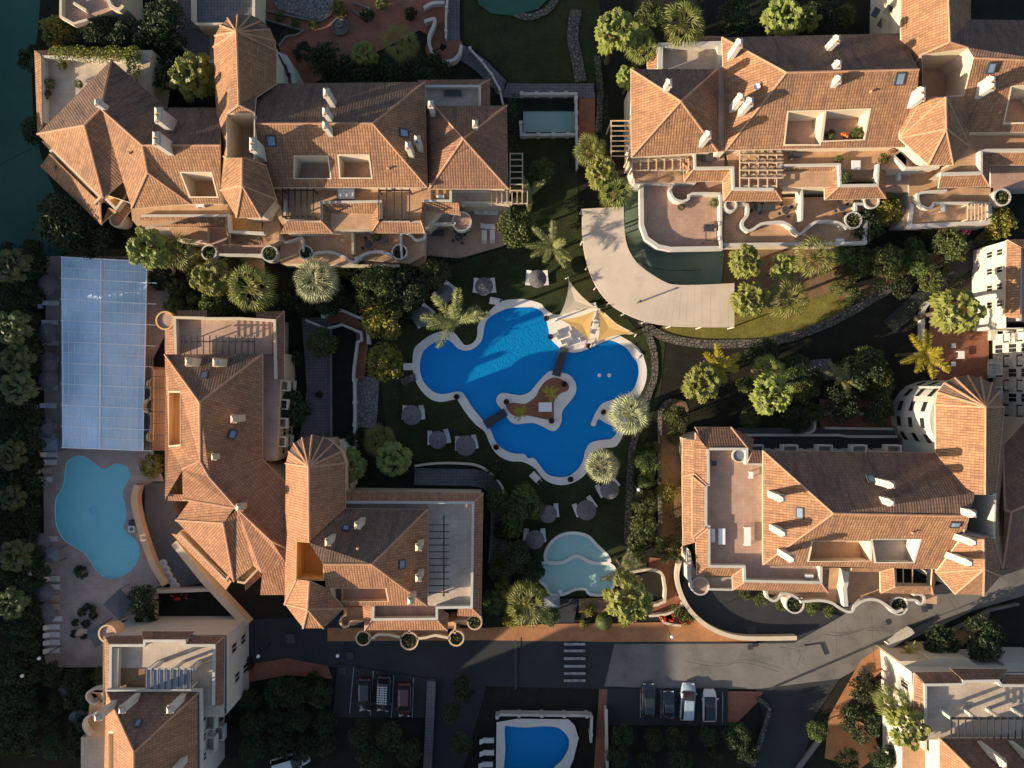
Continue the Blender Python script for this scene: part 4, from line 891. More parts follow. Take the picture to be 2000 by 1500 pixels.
for c_ in ((388, 708, 350, 703, .7, 1.1), (440, 709, 403, 703, .7, 1.1), (474, 816, 442, 812, .7, 1), (424, 891, 414, 890, .6, .8), (708, 1018, 684, 1033, .8, .9), (652, 1049, 633, 1060, .7, .9), (823, 1059, 802, 1080, .8, .9), (823, 1117, 802, 1140, .8, .9), (808, 1160, 794, 1178, .8, .9), (475, 988, 463, 990, .9, .9)):
    b.chimney(*c_, mt='cream')
b.skylight(399, 733, .9, 1.1); b.skylight(454, 848, 1.1, .9); b.skylight(785, 1102, 1.1, .9); b.skylight(676, 1031, .8, .8)
# facade with balconies towards the garden (right side of the wing)
a, c = offset(P('322,692 513,692 513,897 322,897', 9.6), -.5)[0:2] if False else (W(513, 700, 8.9), W(513, 890, 8.9))
a = Vector((a.x-.5, a.y, 0)); c = Vector((c.x-.5, c.y, 0))
for t_ in (10.5, 12.5, 14.5):
    pass
a = W(548, 740, 7.4); c = W(540, 900, 7.4); a = Vector((a.x, a.y, 0)); c = Vector((c.x, c.y, 0))
for k in range(4):
    for zz in (1.6, 4.4): b.window(c, a, 1.2+k*2.3, zz, 1.1, 1.5, 'cream')
    for zz in (3.0, 5.8): b.balcony(c, a, 2.3+k*2.3, zz, 1.3, .9, mt='cream')
a = W(944, 963, 7.6); c = W(940, 1205, 7.6); a = Vector((a.x-.75, a.y, 0)); c = Vector((c.x-.75, c.y, 0))
for k in range(5):
    for zz in (1.8, 4.9): b.window(c, a, 2.0+k*2.8, zz, 1.1, 1.5, 'cream')
for k, t_ in enumerate(()):
    for zz in (2.0, 5.0, 8.0): b.window(c, a, t_, zz-.4, 1.2, 1.7, 'cream')
    for zz in (3.6, 6.6):
        if k % 2 == 0: b.balcony(c, a, t_+1.1, zz, 2.4, 1.2, mt='cream')
m = MB(); m.prism(P('650,863,8.8 690,870,0 693,905,0 675,960,8.8'), 0, 5, 0); m.build('round_stair_tower', M['cream'], b.e)
b.beams(290, 700, 296, 880, 4.4, 2, 'metal', 'y', w=.06, posts=False, rails=False, name='railing')
b.floor('296,720 325,720 325,880 296,880', 3.6, 'terro', 'peach'); b.skirt('322,866 300,866', '325,880 293,880', 4.8, 3.8, 'roofc')
b.skirt('322,722 300,722 299,860', '322,718 296,716 295,862', 5.0, 4.5, 'roofc'); b.beams(296, 735, 322, 850, 5.6, 6, 'metal', 'x', w=.06, posts=False, rails=False)
b.parapet('296,740 288,745 287,752 293,760 294,775 282,785 279,798 286,806 294,812 293,840 287,850 288,860 296,862', 3.4, .9, .16, 'cream', sm=3)

ZS = 1.0
# ================================================================ middle right villa block
b = Bld('villa_block', 'white villa block with wide roof terrace and round stair tower beside the curved ramp', 1650, 1010)
b.roof(dict(a=(1490, 880, 9.6), b=(1828, 884, 9.6), c=(1628, 1003, 13.2), d=(1894, 1008, 13.2), e=(1490, 1103, 9.6), f=(1836, 1112, 9.6), g=(1905, 962, 13), h=(1885, 1045, 11.8)), ['abgdc', 'ace', 'cdhfe'],
       holes=[(2, '1588,1057 1700,1057 1700,1095 1580,1096', 8.6, 'cream', 'terro'), (2, '1704,1054 1797,1054 1784,1098 1711,1098', 8.8, 'white', 'terrp')])
b.wall('1490,880 1828,884 1836,1112 1490,1103', 9.6, mt='white')
v = dict(A=(1925, 795, 13.6), B=(1924, 966, 13.6), C=(1921, 1049, 13.4), y=(1828, 1118, 9.8), z=(1865, 1160, 9.8), q=(1921, 1163, 9.8), p=(1954, 1125, 9.8), u=(1922, 1112, 12.8), r=(1885, 966, 12.6), s=(1884, 1044, 12.2), f=(1953, 1100, 9.8), E=(1943, 967, 12.4), F=(1941, 1049, 12.3), b=(1828, 884, 9.8))
arc = [(1827, 790), (1831, 766), (1845, 748), (1865, 738), (1890, 734), (1915, 737), (1937, 748), (1952, 765), (1960, 795)]
for i, (ax, ay) in enumerate(arc): v[chr(0x100+i)] = (ax, ay, 9.8)
b.roof(v, [chr(0x100+i)+chr(0x101+i)+'A' for i in range(8)]+['A'+chr(0x100)+'brB', 'rbys'[:0]+'sbr'[:0]+'ysC'[:0]+'yuCs', 'yzu', 'zqu', 'qpu', 'pfFCu'[:0]+'pfFCu', 'AB'+'E'+chr(0x108), chr(0x108)+'EFf'])
b.well(P('1886,966,13.78 1943,967,13.78 1941,1049,13.49 1884,1044,13.21'), 8.8, 'white', 'grey')
b.wall('1827,790 1845,748 1890,734 1937,748 1960,795 1954,1125 1921,1163 1865,1160 1828,1118', 9.8, mt='white')
for c_ in ((1506, 965, 1536, 977, .9, .9), (1509, 1030, 1540, 1045, .9, .9), (1525, 1078, 1554, 1094, .9, .9), (1714, 940, 1743, 949, .8, .9), (1723, 976, 1742, 985, .8, .9), (1884, 999, 1902, 1007, .8, .9), (1869, 1048, 1903, 1060, .9, .9), (1857, 1085, 1900, 1102, .9, .9)):
    b.chimney(*c_)
b.skylight(1562, 1002, 1.3, .9); b.skylight(1701, 935, .9, 1.1); b.skylight(1865, 1024, 1.2, .9)
b.floor('1350,860 1384,850 1470,876 1490,900 1490,1105 1604,1105 1604,1136 1455,1136 1455,1110 1386,1108', 8.0, 'terr', 'cream')
b.parapet('1383,877 1384,947 1379,948 1379,1028 1385,1029 1385,1106 1454,1107 1455,1135 1604,1138 1604,1107', 8.0, 1.0, .3)
b.parapet('1385,877 1459,877 1459,905 1490,907', 8.0, 1.0, .3)
b.skirt('1357,860 1357,925 1357,1060', '1333,856 1332,930 1334,1066', 8.2, 7.0); b.skirt('1382,878 1382,948 1377,950 1377,1030 1383,1032 1383,1108', '1358,845 1358,925 1352,930 1352,1050 1359,1052 1361,1124', 9.0, 8.2)
b.skirt('1383,877 1462,877 1468,880', '1357,834 1428,834 1473,857', 9.0, 7.6, 'roofdark'); b.skirt('1460,905 1490,905', '1470,880 1490,880', 9.4, 8.8, 'roofdark')
b.skirt('1383,1108 1454,1108 1454,1137 1604,1139 1604,1112', '1363,1124 1430,1125 1431,1152 1617,1157 1620,1112', 8.8, 7.6)
b.floor('1347,1075 1362,1130 1430,1127 1430,1152 1380,1153 1350,1140', 5.0, 'terrp', 'white'); b.parapet('1347,1078 1348,1130 1352,1150', 5, 1, .3)
b.planter(1368, 1145, 4.6, 1.15, soil=False); b.parapet('1385,1151 1430,1152', 5, .8, .25)
b.skirt('1664,1110 1746,1110 1749,1145 1819,1146 1821,1112', '1662,1117 1719,1117 1720,1158 1822,1161 1832,1114', 8.4, 7.2)
b.floor('1604,1108 1664,1110 1720,1115 1720,1160 1830,1162 1830,1180 1800,1178 1760,1172 1730,1180 1700,1170 1650,1180 1600,1172 1560,1172 1500,1160 1618,1155', 5.0, 'terro', 'white')
b.parapet('1497,1155 1500,1168 1512,1174 1522,1168 1530,1160 1545,1162 1560,1170', 5.0, .9, .3, sm=3)
b.planter(1553, 1180, 4.6, 1.2); b.parapet('1564,1176 1600,1173 1625,1178 1640,1188 1655,1195 1665,1194 1670,1185 1690,1172 1715,1173 1735,1185 1750,1195 1764,1190', 5.0, .9, .32, sm=3)
b.planter(1756, 1184, 4.6, 1.15); b.parapet('1770,1172 1790,1173 1797,1180 1805,1174 1805,1166 1795,1161 1785,1162', 5.0, .9, .28, sm=3)
b.parapet('1655,1116 1653,1140 1650,1150 1653,1185', 5.0, 1.7, .5); b.beams(1764, 1108, 1782, 1155, 7.6, 2, 'palewood', 'y', w=.1, z0=5)
b.parapet('1748,1112 1750,1144 1820,1146 1822,1113', 5.5, 1.0, .3)
# garden side wall with windows, entrance court walls, curved stair tower
a, c = Vector((W(1828, 884, 9.6).x, W(1490, 880, 9.6).y-.48, 0)), Vector((W(1490, 880, 9.6).x+.3, W(1490, 880, 9.6).y-.48, 0))
for k in range(9):
    for zz in (1.4, 4.3, 7.4): b.window(a, c, 3.0+k*2.1, zz, 1.15, 1.5)
    if k % 2 == 0: b.balcony(a, c, 3.4+k*2.1, 5.6, 1.9, .9)
b.parapet('1427,850 1640,850 1660,853 1753,853', 1.0, .8, .3); b.floor('1428,852 1755,852 1755,880 1428,880', 1.6, 'asph', 'white')
b.parapet('1570,850 1588,842 1592,832 1592,822 1598,809 1708,809', .8, .9, .35, sm=2); b.parapet('1612,836 1745,838', .6, .9, .3)
tw = smooth(P('1828,870,8.6 1826,766,8.6 1800,758,5 1770,762,2 1752,780,0 1741,810,0 1745,840,0 1752,868,0'), 2)
tw = [Vector((p.x, p.y, 0)) for p in G([(1850, 905), (1840, 880), (1752, 876), (1741, 842), (1741, 805), (1752, 778), (1776, 762), (1810, 757), (1850, 757)])]
tc = Vector((1.0, 0, 0))
m = MB(); cx_, cy_ = W(1895, 800, 9.8).x, W(1895, 800, 9.8).y-1.2
ring = [Vector((cx_+4.6*math.cos(t), cy_+4.6*math.sin(t), 0)) for t in [PI*0.45+PI*1.1*i/16 for i in range(17)]]
m.prism(ring, 0, 9.5, 0); m.build('round_stair_tower', M['white'], b.e)
for i in range(2, 14, 2):
    for zz in (2.2, 5.0, 7.8):
        t = PI*0.45+PI*1.1*(i+.5)/16; m = MB(); m.box((cx_+4.56*math.cos(t), cy_+4.56*math.sin(t), zz), (.12, 1.2, .9), t); m.build('slit_window', M['glass'], b.e)
# neighbour with dark roofs behind
b = Bld('villa_block', 'terracotta-roofed block tucked behind the round stair tower at the photo edge', 1990, 980)
b.roof(dict(a=(1958, 872, 8), b=(2060, 760, 8), c=(1962, 995, 10.5), d=(2060, 960, 10.5), e=(1958, 1110, 8), f=(2060, 1110, 8), g=(1975, 1000, 10.8)), ['abdgc', 'ace'[:0]+'ace', 'cgfe'[:0]+'ceg', 'gdfe'], mt='roofdark')
b.wall('1958,872 2060,765 2060,1110 1958,1110', 8, mt='cream')
# ================================================================ lower left villa block
b = Bld('villa_block', 'pale villa block with a large roof terrace and glass pergola at the lower left', 320, 1380)
b.floor('207,1243 439,1243 437,1400 207,1400', 8.0, 'terrp', 'white')
b.parapet('215,1350 216,1261 281,1261 282,1252 360,1252 361,1261 418,1261 416,1378', 8.0, 1.0, .3)
b.skirt('215,1348 214,1262', '205,1348 203,1243', 8.8, 8.2); b.skirt('214,1260 281,1260', '213,1242 277,1241', 8.9, 8.0, 'roofdark'); b.skirt('281,1251 361,1251', '278,1233 381,1233', 8.9, 8.0, 'roofdark'); b.skirt('361,1260 419,1260 416,1380', '381,1242 439,1243 437,1376', 8.9, 8.0, 'roofdark')
b.parapet('226,1266 224,1345', 7.9, .9, .7, 'cream')
b.planter(209, 1238, 7.0, 1.1, 'peach', soil=False)
m = MB(); m.prism(P('200,1241,8 442,1241,8 442,1396,8 200,1396,8'), 0, 7.9, 0, top=False); m.build('wall', M['white'], b.e)
a, c = W(442, 1396, 8), W(442, 1243, 8); a = Vector((a.x, a.y, 0)); c = Vector((c.x, c.y, 0))
for t_, zz in ((7.2, 5.6), (3.2, 4.5), (3.2, 1.6), (7.2, 2.4)): b.window(a, c, t_, zz, 1.1, 1.6)
m = MB(); m.prism(P('236,1306,8.1 283,1306,8.1 283,1345,8.1 236,1345,8.1'), 8.02, 8.12, 0); m.build('terrace_rug', M['wood'], b.e)
m = MB(); m.sheet(P('284,1307 372,1307 370,1346 284,1346', 10.4)); m.build('glass_roof', M['greyglass'], b.e)
b.beams(284, 1306, 374, 1347, 10.5, 8, 'metal', 'y', w=.07, posts=False, rails=False); b.beams(284, 1306, 374, 1347, 10.4, 2, 'white', 'x', w=.12, posts=True, z0=8.0)
for x_ in (300, 342, 378): m = MB(); q = W(x_, 1306, 10.3); m.box((q.x, q.y, 9.2), (.3, .3, 2.4)); m.build('terrace_column', M['white'], b.e)
b.roof(dict(a=(207, 1348, 9), b=(391, 1350, 9), c=(262, 1470, 12.6), d=(262, 1560, 12.6), e=(202, 1560, 9), f=(392, 1560, 9)), ['abc', 'acde', 'bfdc'], mt='roofc', holes=[(1, '212,1432 222,1432 222,1550 212,1550', 8.6, 'cream', 'ochre')])
b.wall('207,1348 391,1350 392,1560 202,1560', 9, mt='white'); b.parapet('207,1349 391,1350 392,1560', 8.6, .7, .2)
for c_ in ((268, 1361, 233, 1392, .8, .9), (358, 1361, 323, 1392, .8, .9), (222, 1376, 189, 1403, .8, .9), (360, 1484, 332, 1510, .8, .9)): b.chimney(*c_)
b.skylight(270, 1412, .7, 1.0)
b.skirt('182,1354 203,1354', '178,1350 207,1372', 7.0, 6.0); b.floor('175,1372 205,1372 205,1440 168,1440', 5.0, 'terro', 'peach')
b.parapet('200,1347 186,1346 172,1352 168,1362 175,1372 185,1376', 5.0, 1.0, .22, sm=3); b.parapet('183,1395 168,1402 162,1415 166,1428 176,1436', 5.0, 1.0, .22, sm=3)
m = MB(); m.prism(P('158,1440,4 205,1440,4 205,1560,4 158,1560,4'), 0, 4.0, 0); m.build('annex_roof', M['terrp'], b.e)
a, c = W(392, 1560, 9), W(392, 1352, 9); a = Vector((a.x-.45, a.y, 0)); c = Vector((c.x-.45, c.y, 0))
for t_ in (4.0, 6.4, 8.8, 11.0):
    for zz in (1.6, 4.4, 7.2): b.window(a, c, t_, zz, .9, 1.5)
for t_, zz in ((5.2, 5.4), (7.8, 5.4), (10.0, 5.4), (5.2, 2.6), (8.2, 2.6), (10.5, 2.6)): b.balcony(a, c, t_, zz, 1.8, 1.1)

# ================================================================ lower right villa block
b = Bld('villa_block', 'pale villa block with a roof terrace under dark pergola beams at the lower right', 1900, 1400)
b.floor('1784,1315 2060,1315 2060,1445 1806,1445 1784,1392', 8.0, 'terrp', 'white')
m = MB(); m.prism(P('1781,1313,8 2060,1313,8 2060,1445,8 1790,1445,8'), 0, 7.9, 0, top=False); m.build('wall', M['white'], b.e)
b.parapet('1808,1445 1808,1338 1882,1337 1883,1331 1950,1330 1956,1339 2060,1340', 8.0, 1.0, .3)
b.skirt('1806,1338 1805,1396', '1784,1314 1780,1393', 8.9, 7.8); b.skirt('1807,1336 1880,1336', '1785,1313 1858,1312', 8.9, 8.0, 'roofdark'); b.skirt('1881,1329 1953,1329', '1856,1306 1968,1307', 8.9, 8.0, 'roofdark'); b.skirt('1956,1338 2060,1338', '1965,1317 2060,1320', 8.9, 8.0, 'roofdark')
m = MB(); m.prism(P('1755,1291,6 1815,1291,6 1815,1285,6 1890,1285,6 1915,1305,6 1785,1315,6'), 0, 6.0, 0); m.build('entrance_block', M['cream'], b.e)
m = MB(); m.prism(P('1960,1295,6 2060,1297,6 2060,1318,6 1970,1318,6'), 0, 6.0, 0); m.build('entrance_block', M['white'], b.e)
m = MB(); m.prism(P('1750,1292,4 1785,1315,4 1790,1420,4 1770,1420,4 1752,1340,4'), 0, 4.6, 0); m.build('side_wing', M['white'], b.e)
a, c = W(1781, 1313, 8), W(1790, 1445, 8); a = Vector((a.x, a.y, 0)); c = Vector((c.x, c.y, 0))
for t_, zz in ((2.2, 6.2), (4.6, 6.2)): b.window(a, c, t_, zz, .8, 1.6)
b.beams(1858, 1400, 1997, 1443, 10.6, 11, 'metal', 'y', w=.11, posts=False, rails=False); b.beams(1856, 1402, 2000, 1404, 10.5, 2, 'metal', 'x', w=.12, posts=False, rails=False)
for x_ in (1857, 1905, 1952, 2003): m = MB(); q = W(x_, 1402, 10.4); m.box((q.x, q.y, 9.2), (.35, .35, 2.5)); m.build('terrace_column', M['white'], b.e)
b.roof(dict(a=(1835, 1442, 9), b=(2080, 1442, 9), c=(1900, 1506, 12.4), d=(2080, 1506, 12.4), e=(1835, 1570, 9), f=(2080, 1570, 9)), ['abdc', 'ace', 'cdfe'], mt='roofc')
b.wall('1835,1442 2080,1442 2080,1570 1835,1570', 9, mt='white')
for c_ in ((1922, 1461, 1965, 1497, .7, 1.0), (1984, 1461, 2028, 1497, .7, 1.0)): b.chimney(*c_)
b.floor('1762,1425 1835,1425 1835,1560 1762,1560', 5.0, 'terro', 'white'); b.parapet('1808,1440 1808,1465 1818,1472 1835,1472', 5, .9, .3, 'cream')
b.floor('1755,1470 1800,1470 1805,1560 1755,1560', 3.0, 'terrp', 'white', z0=0)
# ================================================================ right edge villa block
b = Bld('villa_block', 'white stepped facade with small balconies at the photo edge above the round stair tower', 1975, 650)
m = MB(); m.prism(P('1966,470,7 2080,470,7 2080,640,7 1966,640,7'), 0, 6.9, 0, top=False); m.prism([Vector((62.6, 6.4, 0)), Vector((80, 6.4, 0)), Vector((80, -6.4, 0)), Vector((62.6, -6.4, 0))], 0, 9.0, 0); m.build('wall', M['white'], b.e)
b.floor('1968,472 2080,472 2080,628 1968,628', 6.0, 'terr', 'white')
a, c = Vector((62.6, 6.4, 0)), Vector((62.6, -6.4, 0))
for k in range(4):
    for zz in (1.3, 4.0, 6.4): b.window(c, a, 1.6+k*3.1, zz, 1.0, 1.5)
    for zz in (2.3, 4.9): b.balcony(c, a, 3.1+k*3.1, zz, 1.5, 1.1)
b.skirt('1994,485 1992,622', '1966,469 1963,618', 8.0, 7.0); b.skirt('1996,484 2060,484', '1968,468 2060,466', 8.0, 7.2, 'roofdark'); b.parapet('1995,486 1993,626', 6.0, 1.0, .3)
m = MB(); m.prism(P('1940,505,2.4 1966,490,2.4 1966,590,2.4 1946,590,2.4 1936,550,2.4'), 0, 2.4, 0); m.build('side_wing', M['cream'], b.e)
for t_, zz in ((1.5, 5.2), (4.0, 5.2), (6.0, 3.6)): pass
a, c = W(1966, 470, 7), W(1966, 800, 7); a = Vector((a.x, a.y, 0)); c = Vector((c.x, c.y, 0)); L_ = (c-a).length
for k in range(4):
    for zz in (3.8, 5.8): b.window(a, c, 1.2+k*2.1, zz, .7, 1.1)
for k in (0, 1): b.balcony(c, a, 2.0+k*3.0, 3.4, 1.6, 1.2)
m = MB()
for y0_, y1_ in ((628, 665), (702, 738)): m.prism(P('%d,%d %d,%d %d,%d %d,%d' % (1928, y0_, 1942, y0_, 1942, y1_, 1928, y1_)), 0, .7)
m.build('garden_step', M['white'], b.e)
# ================================================================ top edge buildings
b = Bld('villa_block', 'small tiled terrace roof with pale parapet beside the green court', 170, 10)
b.floor('118,-60 235,-60 240,10 205,25 142,46 118,32', 5.5, 'terr', 'cream'); b.parapet('119,-60 118,32 143,46 170,38', 5.5, .8, .3, 'cream'); b.parapet('143,5 168,20', 5.5, .8, .3, 'cream'); b.parapet('205,-20 215,10 232,18 240,10', 5.5, .8, .4, 'cream', sm=2)
b = Bld('villa_block', 'low white block with a flat grey terrace next to the rounded roof end', 435, 20)
b.floor('375,-60 500,-60 500,35 480,45 385,50 375,40', 4.0, 'grey', 'cream'); b.parapet('376,-60 376,38 386,47 495,47 496,-60', 4.0, .9, .35, 'cream')
b.floor('345,-60 375,-60 378,52 410,64 410,112 385,112 355,90 345,60', 1.2, 'grey', 'white'); b.parapet('342,-60 341,60 350,85 372,105 400,118 417,120', .8, .9, .4, sm=3)
# ================================================================ roof fittings
BL = {}
def fit_ac(bld, px, py, z, rz=0.0):
    c = W(px, py, z+.4); m = MB(); m.box((c.x, c.y, z+.35), (.9, .4, .6), rz); o = m.build('air_conditioner', M['wplast'], bld.e)
    f = MB(); Rm = Matrix.Rotation(rz, 3, 'Z'); q = Vector((c.x, c.y, z+.35))+Rm @ Vector((-.15, -.205, 0)); f.tube(q, q+Rm @ Vector((0, -.02, 0)), .22, n=12); f.build('fan_grille', M['frame'], o)
def fit_aerial(bld, px, py, h=2.2):
    p, _ = bld.on(px, py); m = MB(); m.tube(p-Vector((0, 0, .2)), p+Vector((0, 0, h)), .025, n=5)
    for k in range(5): m.tube(p+Vector((-.35+.02*k, -.25+.12*k, h-.1)), p+Vector((.35-.02*k, -.25+.12*k, h-.1)), .012, n=4)
    m.tube(p+Vector((0, -.3, h-.1)), p+Vector((0, .35, h-.1)), .016, n=4); m.build('aerial', M['frame'], bld.e)
def fit_vent(bld, px, py):
    p, n = bld.on(px, py); m = MB(); m.lathe(p, [(.1, -.1), (.1, .35), (.18, .37), (.12, .48), (.01, .5)], 10); m.build('roof_vent', M['ridge'], bld.e)
for i, pts in ((0, ((600, 215), (760, 330), (890, 300), (255, 300))), (1, ((1600, 110), (1700, 180), (1300, 250), (1950, 220))), (2, ((430, 850), (700, 1070), (760, 1130))), (3, ((1700, 960), (1780, 1040), (1560, 1060)))):
    for k, (x, y) in enumerate(pts): (fit_aerial if k % 2 == 0 else fit_vent)(ALLB[i], x, y)
for i, x, y, z, r in ((0, 860, 385, 6.2, 0), (0, 392, 402, 6.4, .1), (0, 700, 505, 3.0, 0), (1, 1500, 365, 6.0, 0), (1, 1755, 345, 3.0, 1.57), (1, 1640, 470, 3.0, 0), (3, 1475, 900, 8.0, 0), (3, 1580, 1125, 8.0, 0)): fit_ac(ALLB[i], x, y, z, r)
# ================================================================ PLANTS
M['palm'] = mat('fan_palm_leaf', (0.15, 0.165, 0.035), rough=0.5, var=0.25, scale=4, objvar=0.2, transl=0.12)
M['palmd'] = mat('shaded_fan_palm_leaf', (0.06, 0.075, 0.025), rough=0.5, var=0.3, scale=4, objvar=0.3, transl=0.1)  # fan palm leaf again, darkened so the belt's shade sits in the colour
M['palms'] = mat('silver_palm_leaf', (0.33, 0.34, 0.18), rough=0.5, var=0.2, scale=4, objvar=0.08, transl=0.12)
M['palmf'] = mat('feather_palm_leaf', (0.26, 0.27, 0.09), rough=0.5, var=0.25, scale=4, objvar=0.15, transl=0.12)
M['palmy'] = mat('yellow_feather_palm_leaf', (0.42, 0.36, 0.03), rough=0.5, var=0.2, scale=4, objvar=0.1, transl=0.2)
M['bark'] = mat('bark', (0.12, 0.09, 0.06), rough=0.9, var=0.3, scale=8, bump=0.02)
M['dry'] = mat('dry_palm_skirt', (0.30, 0.20, 0.08), rough=0.9, var=0.3, scale=6)
def fan_leaf(mb, hub, d, rad, nb, spread, droop, rnd, mi=0, wid=1.0, web=False):
    d = d.normalized(); side = d.cross(Vector((0, 0, 1)))
    side = Vector((1, 0, 0)) if side.length < .1 else side.normalized(); up = side.cross(d).normalized()
    if web:                                   # one pleated, scalloped, cupped blade
        mid, rim = [], []
        for j in range(nb*2+1):
            a = spread*(j/(nb*2)-.5)*2; dj = d*math.cos(a)+side*math.sin(a); L_ = rad*(1-.12*abs(a)/spread)*rnd.uniform(.93, 1.05)
            pl = .05*rad*(1 if j % 2 else -1)
            mid.append(hub+dj*L_*.6+up*(.10*rad+pl)); rim.append(hub+dj*L_*(1.0 if j % 2 else .8)+up*pl*.6-Vector((0, 0, droop*rad*(1.3 if j % 2 else .8))))
        for j in range(nb*2):
            mb.face([hub, mid[j], mid[j+1]], mi); mb.face([mid[j], rim[j], rim[j+1], mid[j+1]], mi)
        return
    for j in range(nb):
        a = spread*(j/(nb-1)-.5)*2
        dj = d*math.cos(a)+side*math.sin(a)
        L_ = rad*(1-.18*abs(a)/spread)*rnd.uniform(.9, 1.05)
        w = rad*spread/nb*wid
        sd = dj.cross(up).normalized(); m_ = hub+dj*L_*.62+up*(.06*rad)
        tip = hub+dj*L_-Vector((0, 0, droop*rad))
        mb.face([hub, m_-sd*w+up*.04*rad*(1 if j % 2 else -1), tip, m_+sd*w], mi)
def make_fan_palm(name, seed, n=30, pet=1.25, rad=.95, nb=13, leaf='palm', H=6.5, spread=2.2, low=-.35, wid=.62, label='fan palm', web=True):
    rnd = random.Random(seed); root = thing(name, label, 'palm tree'); m = MB(); r = .2; p = Vector((0, 0, 0))
    lean = Vector((rnd.uniform(-.3, .3), rnd.uniform(-.3, .3), 0))
    pts = [lean*math.sin(k/6*PI)*.5+Vector((0, 0, H*k/6)) for k in range(7)]
    for k in range(6): m.tube(pts[k], pts[k+1], r*(1.5 if k == 0 else 1.05-.05*k), r*(1.0-.05*k), n=8, caps=False)
    kid(root, m.build('trunk', M['bark'], root, local=True))
    c = MB(); top = pts[-1]
    for i in range(n):
        t = (i+.5)/n; el = 1.35-(1.35-low)*t**.75; az = i*2.39996+rnd.uniform(-.2, .2)
        d = Vector((math.cos(az)*math.cos(el), math.sin(az)*math.cos(el), math.sin(el)))
        q = top+d*pet*rnd.uniform(.75, 1.1)*(1 if el < .9 else .75)
        sd = d.cross(Vector((0, 0, 1))).normalized()*.025
        c.face([top-sd, q-sd, q+sd, top+sd], 0)
        d2 = (d-Vector((0, 0, .35+.3*t))).normalized()
        fan_leaf(c, q, d2, rad*rnd.uniform(.85, 1.1), nb, spread, (.25+.3*t) if web else .15+.25*t, rnd, 0, wid, web)
    kid(root, c.build('crown', M[leaf], root, local=True))
    s = MB()
    for i in range(26):
        az = i*2.4; d = Vector((math.cos(az)*.55, math.sin(az)*.55, -1)); fan_leaf(s, top+d*.4, d, .7, 5, .7, .1, rnd, 0, .5)
    kid(root, s.build('dry_skirt', M['dry'], root, local=True))
    return root
def make_feather_palm(name, seed, n=9, L_=4.6, lf=.95, leaf='palmf', H=6.5, el0=.55, label='feather palm', ns=34, skew=None):
    rnd = random.Random(seed); root = thing(name, label, 'palm tree'); m = MB()
    m.tube((0, 0, 0), (0, 0, H*.5), .24, .19, n=8, caps=False); m.tube((0, 0, H*.5), (0, 0, H), .19, .16, n=8, caps=False)
    kid(root, m.build('trunk', M['bark'], root, local=True))
    c = MB()
    for i in range(n):
        az = (i/n*2*PI+rnd.uniform(-.25, .25)) if i < n*.7 else rnd.uniform(0, 2*PI); el = el0+rnd.uniform(-.15, .35)+(.5 if i >= n*.7 else 0)
        Lf = L_*rnd.uniform(.8, 1.1)*(1 if i < n*.7 else .7); p = Vector((0, 0, H)); hd = Vector((math.cos(az), math.sin(az), 0)); sd = Vector((-hd.y, hd.x, 0))
        for k in range(ns):
            e = el-1.5*(k/ns)**1.3; st = (hd*math.cos(e)+Vector((0, 0, math.sin(e))))*Lf/ns; q = p+st
            ll = lf*(math.sin(PI*(.12+.85*k/ns))**.6)
            c.face([p-sd*.03, q-sd*.03, q+sd*.03, p+sd*.03], 0)
            for s_ in (-1, 1):
                for _z in (0, .5, 1):
                    dd = (sd*s_*rnd.uniform(.6, 1.05)+hd*rnd.uniform(.2, .9)-Vector((0, 0, rnd.uniform(-.5, 1.1)))).normalized()*ll*rnd.uniform(.8, 1.1)
                    o_ = hd*.03+Vector((0, 0, .02*_z)); c.face([p+st*_z*.5, p+st*_z*.5+dd*.5+o_, p+st*_z*.5+dd, p+st*_z*.5+dd*.5-o_], 0)
            p = q
    kid(root, c.build('crown', M[leaf], root, local=True)); return root
def make_tree(name, seed, r=2.0, h=5.0, n=2600, ls=.17, leaf='leaf1', cat='tree', trunk=True, flat=.75, label='tree', accent=None):
    rnd = random.Random(seed); root = thing(name, label, cat)
    if trunk:
        m = MB(); m.tube((0, 0, 0), (0, 0, h*.55), .18, .12, n=7, caps=False)
        for i in range(6):
            a = i*1.05+rnd.uniform(-.3, .3); m.tube((0, 0, h*.45), (math.cos(a)*r*.6, math.sin(a)*r*.6, h*.8), .09, .03, n=5, caps=False)
        kid(root, m.build('trunk', M['bark'], root, local=True))
    c = MB(); cl = []
    zc = h-r*flat
    for i in range(int(26)):
        a = rnd.uniform(0, 2*PI); u = rnd.uniform(-.35, 1); rr = math.sqrt(max(0, 1-u*u))
        cl.append((Vector((math.cos(a)*rr*r*.72, math.sin(a)*rr*r*.72, zc+u*r*flat*.75)), r*rnd.uniform(.22, .42)))
    per = n//len(cl)
    for p, cr_ in cl:
        for _ in range(per):
            d = Vector((rnd.gauss(0, 1), rnd.gauss(0, 1), rnd.gauss(0, 1))).normalized()*cr_*rnd.uniform(.55, 1.05); q = p+d
            t = Vector((rnd.gauss(0, 1), rnd.gauss(0, 1), rnd.gauss(0, .6))).normalized(); e = t.cross(Vector((rnd.gauss(0, 1), rnd.gauss(0, 1), rnd.gauss(0, 1)))).normalized()
            k = ls*rnd.uniform(.6, 1.3)
            c.face([q-t*k, q+e*k*.5, q+t*k, q-e*k*.5], 1 if accent and rnd.random() < .12 else 0)
    kid(root, c.build('crown' if trunk else 'foliage', [M[leaf], M[accent or leaf]], root, local=True)); return root
def shadow_ok(*a): pass
_fan = [make_fan_palm('fan_palm', k, n=21+2*k, leaf='palm', rad=.74, pet=1.6, nb=8, spread=2.5, low=-.3) for k in range(3)]
